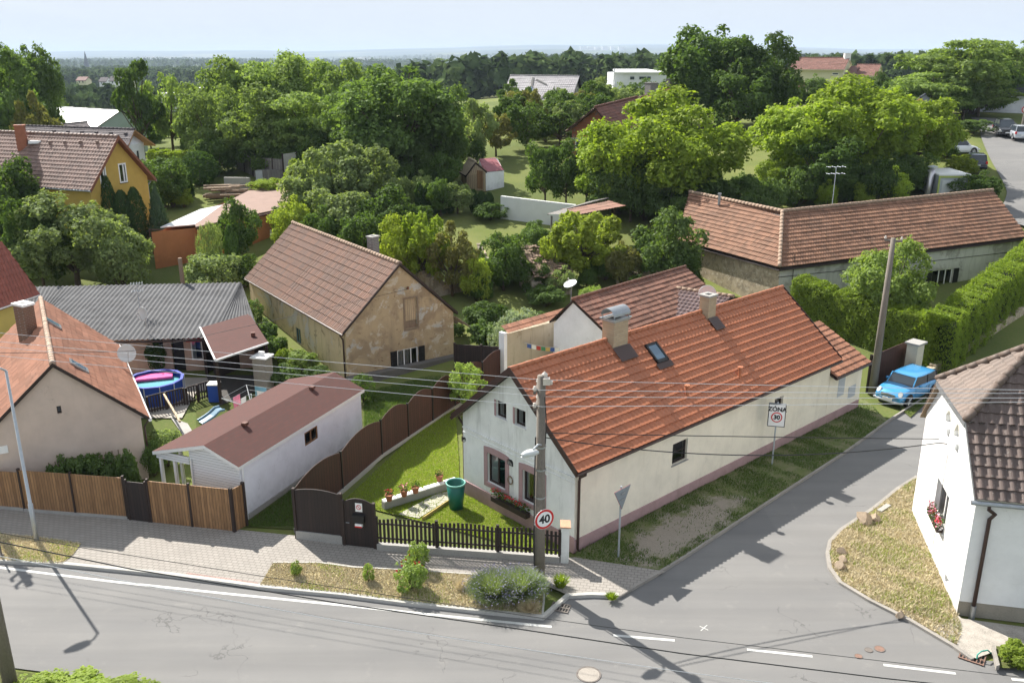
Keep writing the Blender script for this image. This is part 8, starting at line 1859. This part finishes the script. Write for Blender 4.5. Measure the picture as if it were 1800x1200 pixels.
# grass tufts
def inpoly(P,poly):
    x,y=P[:,0],P[:,1]; c=np.zeros(len(P),bool); n=len(poly)
    for i in range(n):
        x0,y0=poly[i][0],poly[i][1];x1,y1=poly[i-1][0],poly[i-1][1]
        if y0==y1: continue
        c^=((y0>y)!=(y1>y))&(x<(x1-x0)*(y-y0)/(y1-y0)+x0)
    return c
def tufts(name,lab,poly,z,n,h,mat,seed=0,patch=.0,w=.012,hole=None):
    rg=np.random.default_rng(seed); xs=[p[0] for p in poly];ys=[p[1] for p in poly]; P=np.stack([rg.uniform(min(xs),max(xs),n*2),rg.uniform(min(ys),max(ys),n*2)],1); P=P[inpoly(P,poly)]
    if hole: P=P[~(inpoly(P,hole)&(rg.random(len(P))>.12))]
    if patch: P=P[(np.sin(P[:,0]*1.9+1)+np.sin(P[:,1]*2.3)+np.sin((P[:,0]+P[:,1])*3.7)+rg.normal(0,.7,len(P)))>patch]
    m=len(P); a=rg.uniform(0,6.283,m); hh=h*rg.uniform(.4,1.2,m); l=rg.uniform(.2,1.0,m)*hh; B=np.stack([P[:,0],P[:,1],np.full(m,z) if not callable(z) else z(P)],1); W_=np.stack([-np.sin(a),np.cos(a),np.zeros(m)],1)*w; T_=B+np.stack([np.cos(a)*l,np.sin(a)*l,hh],1)
    v=np.stack([B-W_,B+W_,T_],1).reshape(-1,3); o=bpy.data.objects.new(name,npmesh(name,v,np.arange(m*3).reshape(-1,3),LM[mat])); COL.objects.link(o); o['kind']='stuff'; o['label']=lab; o['category']='grass'
tufts('lawn_grass','short green grass of the cottage garden',LW,.02,60000,.07,'ygreen',1)
tufts('roadside_grass_blades','grass blades on the verge below the cottage wall',VG,.09,80000,.09,'mid',2,-.6,hole=DP)
tufts('verge_grass_blades','dry grass blades on the street verge',VD2,.115,22000,.06,'straw',3,w=.016)
tufts('verge_grass_blades','greener grass blades among the dry verge grass',VD2,.115,9000,.08,'ygreen',4,.8)
tufts('verge_grass_blades','dry grass blades on the left verge by the street lamp',VD1,.115,16000,.08,'straw',5)
tufts('verge_grass_blades','green grass blades on the left verge by the street lamp',VD1,.115,6000,.08,'ygreen',6,.5)
tufts('corner_grass_blades','long dry grass on the corner verge by the white house',CD,.075,30000,.10,'straw',7,w=.018)
tufts('corner_grass_blades','green blades on the corner verge by the white house',CD,.075,20000,.10,'ygreen',8,.35)
tufts('hedge_side_grass','grass blades along the foot of the tall hedge',VG2,.06,40000,.10,'mid',9)
YD=px([(430,925),(525,925),(600,860),(790,700),(800,650),(640,690),(640,760)]); tufts('yard_grass_blades','rough grass between garden building and scalloped fence',YD,.0,40000,.13,'mid',10)
YB=px([(800,650),(893,660),(1000,560),(990,530),(900,520),(805,600)]); tufts('yard_grass_blades','wild grass in the overgrown yard behind the derelict house',YB,.0,40000,.22,'mid',11,w=.02)
# gardens between the houses and the open country: individual trees
rf=random.Random(5); BLD=[]
def fill(x0,x1,y0,y1,h0,h1,cnt,mats,kinds=('round','open','shrub')):
    for _ in range(cnt):
        x=rf.uniform(x0,x1);y=rf.uniform(y0,y1); b=ong(x,y); h=rf.uniform(h0,h1); k=rf.choice(kinds); m_=rf.choice(mats)
        lb={'mid':'mid-green garden tree','pale':'pale green garden tree','dark':'dark green garden tree','olive':'olive-toned garden tree','ygreen':'yellow-green garden tree','spruce':'dark garden conifer'}[m_]
        plant({'round':'garden_tree','open':'orchard_tree','shrub':'shrub','cone':'spruce_tree'}[k],lb+' among the back gardens between houses and forest','tree',b,h,h*rf.uniform(.75,1.05)*(1 if k!='cone' else .5),k,m_,rf.randrange(3),9000 if k!='shrub' else 8000,.021,group='trees in the back gardens')
fill(880,1060,205,240,4,6.,22,('mid','pale','mid','olive'))
fill(1030,1080,180,192,3,4.5,5,('mid','pale'))
fill(1040,1200,182,205,3,5,8,('mid','pale'))
fill(640,900,160,175,6,9,8,('dark','mid'))
fill(1350,1620,175,215,3,5,16,('mid','dark'))
fill(100,340,170,186,4,7,16,('mid','pale','dark','ygreen'))
fill(90,330,158,170,8,12,10,('mid','dark','spruce'),('round','cone','round'))
fill(120,330,200,240,2,3.5,12,('mid','ygreen','pale'),('shrub',))
fill(230,380,222,262,2.5,5,20,('mid','ygreen','pale','dark'),('shrub','round'))
fill(340,640,262,312,3,6,22,('dark','mid'),('shrub',))
fill(560,800,330,385,2.5,4.,20,('mid','dark','pale'),('shrub','round'))
fill(1060,1340,360,420,3,5.5,22,('dark','mid'),('shrub','round'))
fill(1330,1620,320,372,2.5,4.5,24,('mid','dark','ygreen'),('shrub',))
fill(500,760,400,475,2,3.6,18,('mid','pale'),('shrub',))
fill(800,1180,440,540,1.3,2.6,34,('dark','mid','pale'),('shrub',))
fill(0,60,470,500,3,4,3,('dark','mid'),('shrub',))
# far woods: one mass of thousands of crowns
def forest(name,lab,N,fn,seed,lq=46,hs=(10,17)):
    rg=np.random.default_rng(seed); XY=fn(rg,N); Z=gv(XY[:,0],XY[:,1]); m=len(XY); h=rg.uniform(hs[0],hs[1],m); w=h*rg.uniform(.55,.85,m); con=rg.random(m)<.3; w[con]*=.6
    D=unit(rg.normal(size=(m,lq,3))+np.array([0,-.35,.5]).reshape(1,1,3).repeat(m,0)).reshape(m,lq,3) if False else None
    d=rg.normal(size=(m,lq,3))+np.array([0,-.3,.5]); d/=np.linalg.norm(d,axis=2,keepdims=True)
    r=rg.uniform(.75,1.05,(m,lq,1)); P=d*r; 
    zz=P[:,:,2]*.5+.5; cone=con[:,None]; fac=np.where(cone,(1.05-zz)*1.3,1.0)
    P=np.stack([P[:,:,0]*fac*w[:,None]*.5,P[:,:,1]*fac*w[:,None]*.5,(zz*.92+.08)*h[:,None]],2)+np.stack([XY[:,0],XY[:,1],Z],1)[:,None,:]
    Nn=d*.7+rg.normal(size=(m,lq,3))*.45+np.array([0,0,.3]); P=P.reshape(-1,3);Nn=unit(Nn.reshape(-1,3)); s=(np.repeat(h,lq)*.135)*rg.uniform(.6,1.3,m*lq); v,f=leafquads(P,Nn,s,rg,.75)
    # a solid dark inner body so that no ground shows through a distant crown
    me=npmesh(name,v,f,None); o=bpy.data.objects.new(name,me); COL.objects.link(o); tag(o,lab,'forest',None,'stuff'); return o
def farleaf(name,c,c2):
    m=bpy.data.materials.new(name); m.use_nodes=True; nt=m.node_tree; nt.nodes.clear(); d=nt.nodes.new('ShaderNodeBsdfDiffuse'); geo=nt.nodes.new('ShaderNodeNewGeometry')
    col=mixc(nt,geo.outputs['Random Per Island'],c,c2); col=mixc(nt,ramp(nt,noi(nt,.05,3,.6),[(.4,0.),(.6,1.)]),col,tuple(x*.6 for x in c)); nt.links.new(col,d.inputs[0]); t=nt.nodes.new('ShaderNodeBsdfTranslucent'); nt.links.new(col,t.inputs[0]); mx=nt.nodes.new('ShaderNodeMixShader'); mx.inputs[0].default_value=.25; nt.links.new(d.outputs[0],mx.inputs[1]); nt.links.new(t.outputs[0],mx.inputs[2]); o=nt.nodes.new('ShaderNodeOutputMaterial'); nt.links.new(mx.outputs[0],o.inputs[0]); return m
FLm=farleaf('leaf_far',(.075,.12,.042),(.14,.19,.07))
def polar(rg,n,a0,a1,y0,y1,p=1.):
    Y=y0*(y1/y0)**(rg.random(n)**p); a=rg.uniform(a0,a1,n); return np.stack([a*Y,Y],1)
fo=forest('forest','dense mixed forest rising behind the village, centre and right',5200,lambda rg,n:polar(rg,n,-.16,.66,345,1500),1); fo.data.materials.append(FLm)
fo=forest('forest','dark wood beyond the far village at left',2600,lambda rg,n:polar(rg,n,-.66,-.14,820,1700),2,hs=(13,19)); fo.data.materials.append(FLm)
fo=forest('forest','scattered trees and hedgerows in the plain at left',420,lambda rg,n:polar(rg,n,-.66,-.12,330,560),3,hs=(7,12)); fo.data.materials.append(FLm)
fo=forest('forest','thin far belts of woodland before the hills',5600,lambda rg,n:polar(rg,n,-.62,.62,2400,7000),4,lq=22,hs=(18,30)); fo.data.materials.append(FLm)

fill(640,795,290,340,2.5,5,12,('dark','mid','pale'),('shrub','round'))
fill(525,640,330,420,2.,4,10,('pale','mid','ygreen'),('shrub','round'))
fill(230,330,350,390,1.5,2.5,6,('mid','ygreen'),('shrub',))
fill(1640,1745,170,212,5,8,8,('mid','dark'))
fill(0,110,235,270,4,7,8,('mid','dark'))

for x,yt,yb,w,m_,Y,l in ((468,560,620,50,'dark',50.5,'dark bush squeezed between carport roof and derelict house'),(488,585,640,44,'mid',49,'green bush in the gap beside the derelict house wall'),(442,520,560,50,'dark',54.5,'dark bush at the right end of the corrugated roof'),(505,640,690,60,'dark',45,'dark undergrowth behind the garden building'),(560,640,690,50,'mid',46,'weeds along the foot of the derelict house wall'),(640,650,720,46,'mid',43,'weeds behind the garden building back corner'),(855,560,612,60,'dark',50.5,'dark bush at the foot of the courtyard wall'),(955,545,585,70,'mid',52.5,'green undergrowth left of the outbuilding')):
    tree(x,yt,yb,w,'shrub',m_,l,Y=Y,n=5000,ls=.03)
tufts('yard_grass_blades','rough grass at the side of the derelict house',px([(440,560),(612,672),(640,690),(480,690),(440,640)]),.0,26000,.2,'mid',21,w=.02)
# ---------------------------------------------------------------- camera, sun, sky
cam=bpy.data.cameras.new('camera'); co=bpy.data.objects.new('camera',cam); COL.objects.link(co); SC.camera=co
cam.sensor_width=36; cam.lens=F_/1800*36; cam.clip_start=.5; cam.clip_end=60000
co.location=(0,0,CAMH); co.rotation_euler=(math.pi/2-PITCH,0,0)
SUN_AZ=-40.5; SUN_EL=43.5
sl=bpy.data.lights.new('sun','SUN'); sl.energy=4.8; sl.angle=R(.53); sl.color=(1,.95,.87); so=bpy.data.objects.new('sun',sl); COL.objects.link(so)
d=Vector((math.sin(R(SUN_AZ))*math.cos(R(SUN_EL)),math.cos(R(SUN_AZ))*math.cos(R(SUN_EL)),math.sin(R(SUN_EL))))
so.rotation_euler=d.to_track_quat('Z','Y').to_euler(); so.location=(0,0,60)
W=bpy.data.worlds.new('World'); SC.world=W; W.use_nodes=True; nt=W.node_tree; nt.nodes.clear()
sk=nt.nodes.new('ShaderNodeTexSky'); sk.sky_type='NISHITA'; sk.sun_disc=False; sk.sun_elevation=R(SUN_EL); sk.sun_rotation=R(SUN_AZ); sk.air_density=1.; sk.dust_density=2.2; sk.ozone_density=1.5; sk.altitude=300
tc=nt.nodes.new('ShaderNodeTexCoord'); mp_=nt.nodes.new('ShaderNodeMapping'); mp_.inputs['Scale'].default_value=(1.2,1.2,9); nt.links.new(tc.outputs['Generated'],mp_.inputs[0])
n1=nt.nodes.new('ShaderNodeTexNoise'); n1.inputs['Scale'].default_value=2.2; n1.inputs['Detail'].default_value=8; n1.inputs['Roughness'].default_value=.55; n1.inputs['Distortion'].default_value=.5; nt.links.new(mp_.outputs[0],n1.inputs['Vector'])
cf=ramp(nt,n1.outputs['Fac'],[(.36,.93),(.72,.985)])
hsv=nt.nodes.new('ShaderNodeHueSaturation'); hsv.inputs['Saturation'].default_value=.8; hsv.inputs['Value'].default_value=.8; nt.links.new(sk.outputs[0],hsv.inputs['Color'])
colr=mixc(nt,cf,hsv.outputs[0],(2.9,3.15,3.5))
bg=nt.nodes.new('ShaderNodeBackground'); bg.inputs[1].default_value=.12; nt.links.new(colr,bg.inputs[0])
wo=nt.nodes.new('ShaderNodeOutputWorld'); nt.links.new(bg.outputs[0],wo.inputs[0])
# the air between here and the far hills
m,nt,b=newmat('air'); nt.nodes.clear(); pv_=nt.nodes.new('ShaderNodeVolumePrincipled'); pv_.inputs['Color'].default_value=(.66,.80,1,1); pv_.inputs['Density'].default_value=.00011; pv_.inputs['Anisotropy'].default_value=.0
ou=nt.nodes.new('ShaderNodeOutputMaterial'); nt.links.new(pv_.outputs[0],ou.inputs['Volume'])
mb=MB(); mb.box((0,8000,62),(46000,26000,210)); hz_=mb.build('haze',MATS['air'],None,loc=(0,8000,62)); tag(hz_,'pale blue summer haze lying over the far hills','haze',None,'stuff')
SC.render.engine='CYCLES'; SC.cycles.max_bounces=6; SC.cycles.diffuse_bounces=4; SC.cycles.transparent_max_bounces=10; SC.cycles.volume_bounces=0; SC.cycles.use_light_tree=False
SC.cycles.use_denoising=True
SC.view_settings.view_transform='Standard'; SC.view_settings.look='None'; SC.view_settings.exposure=1.12; SC.view_settings.gamma=1
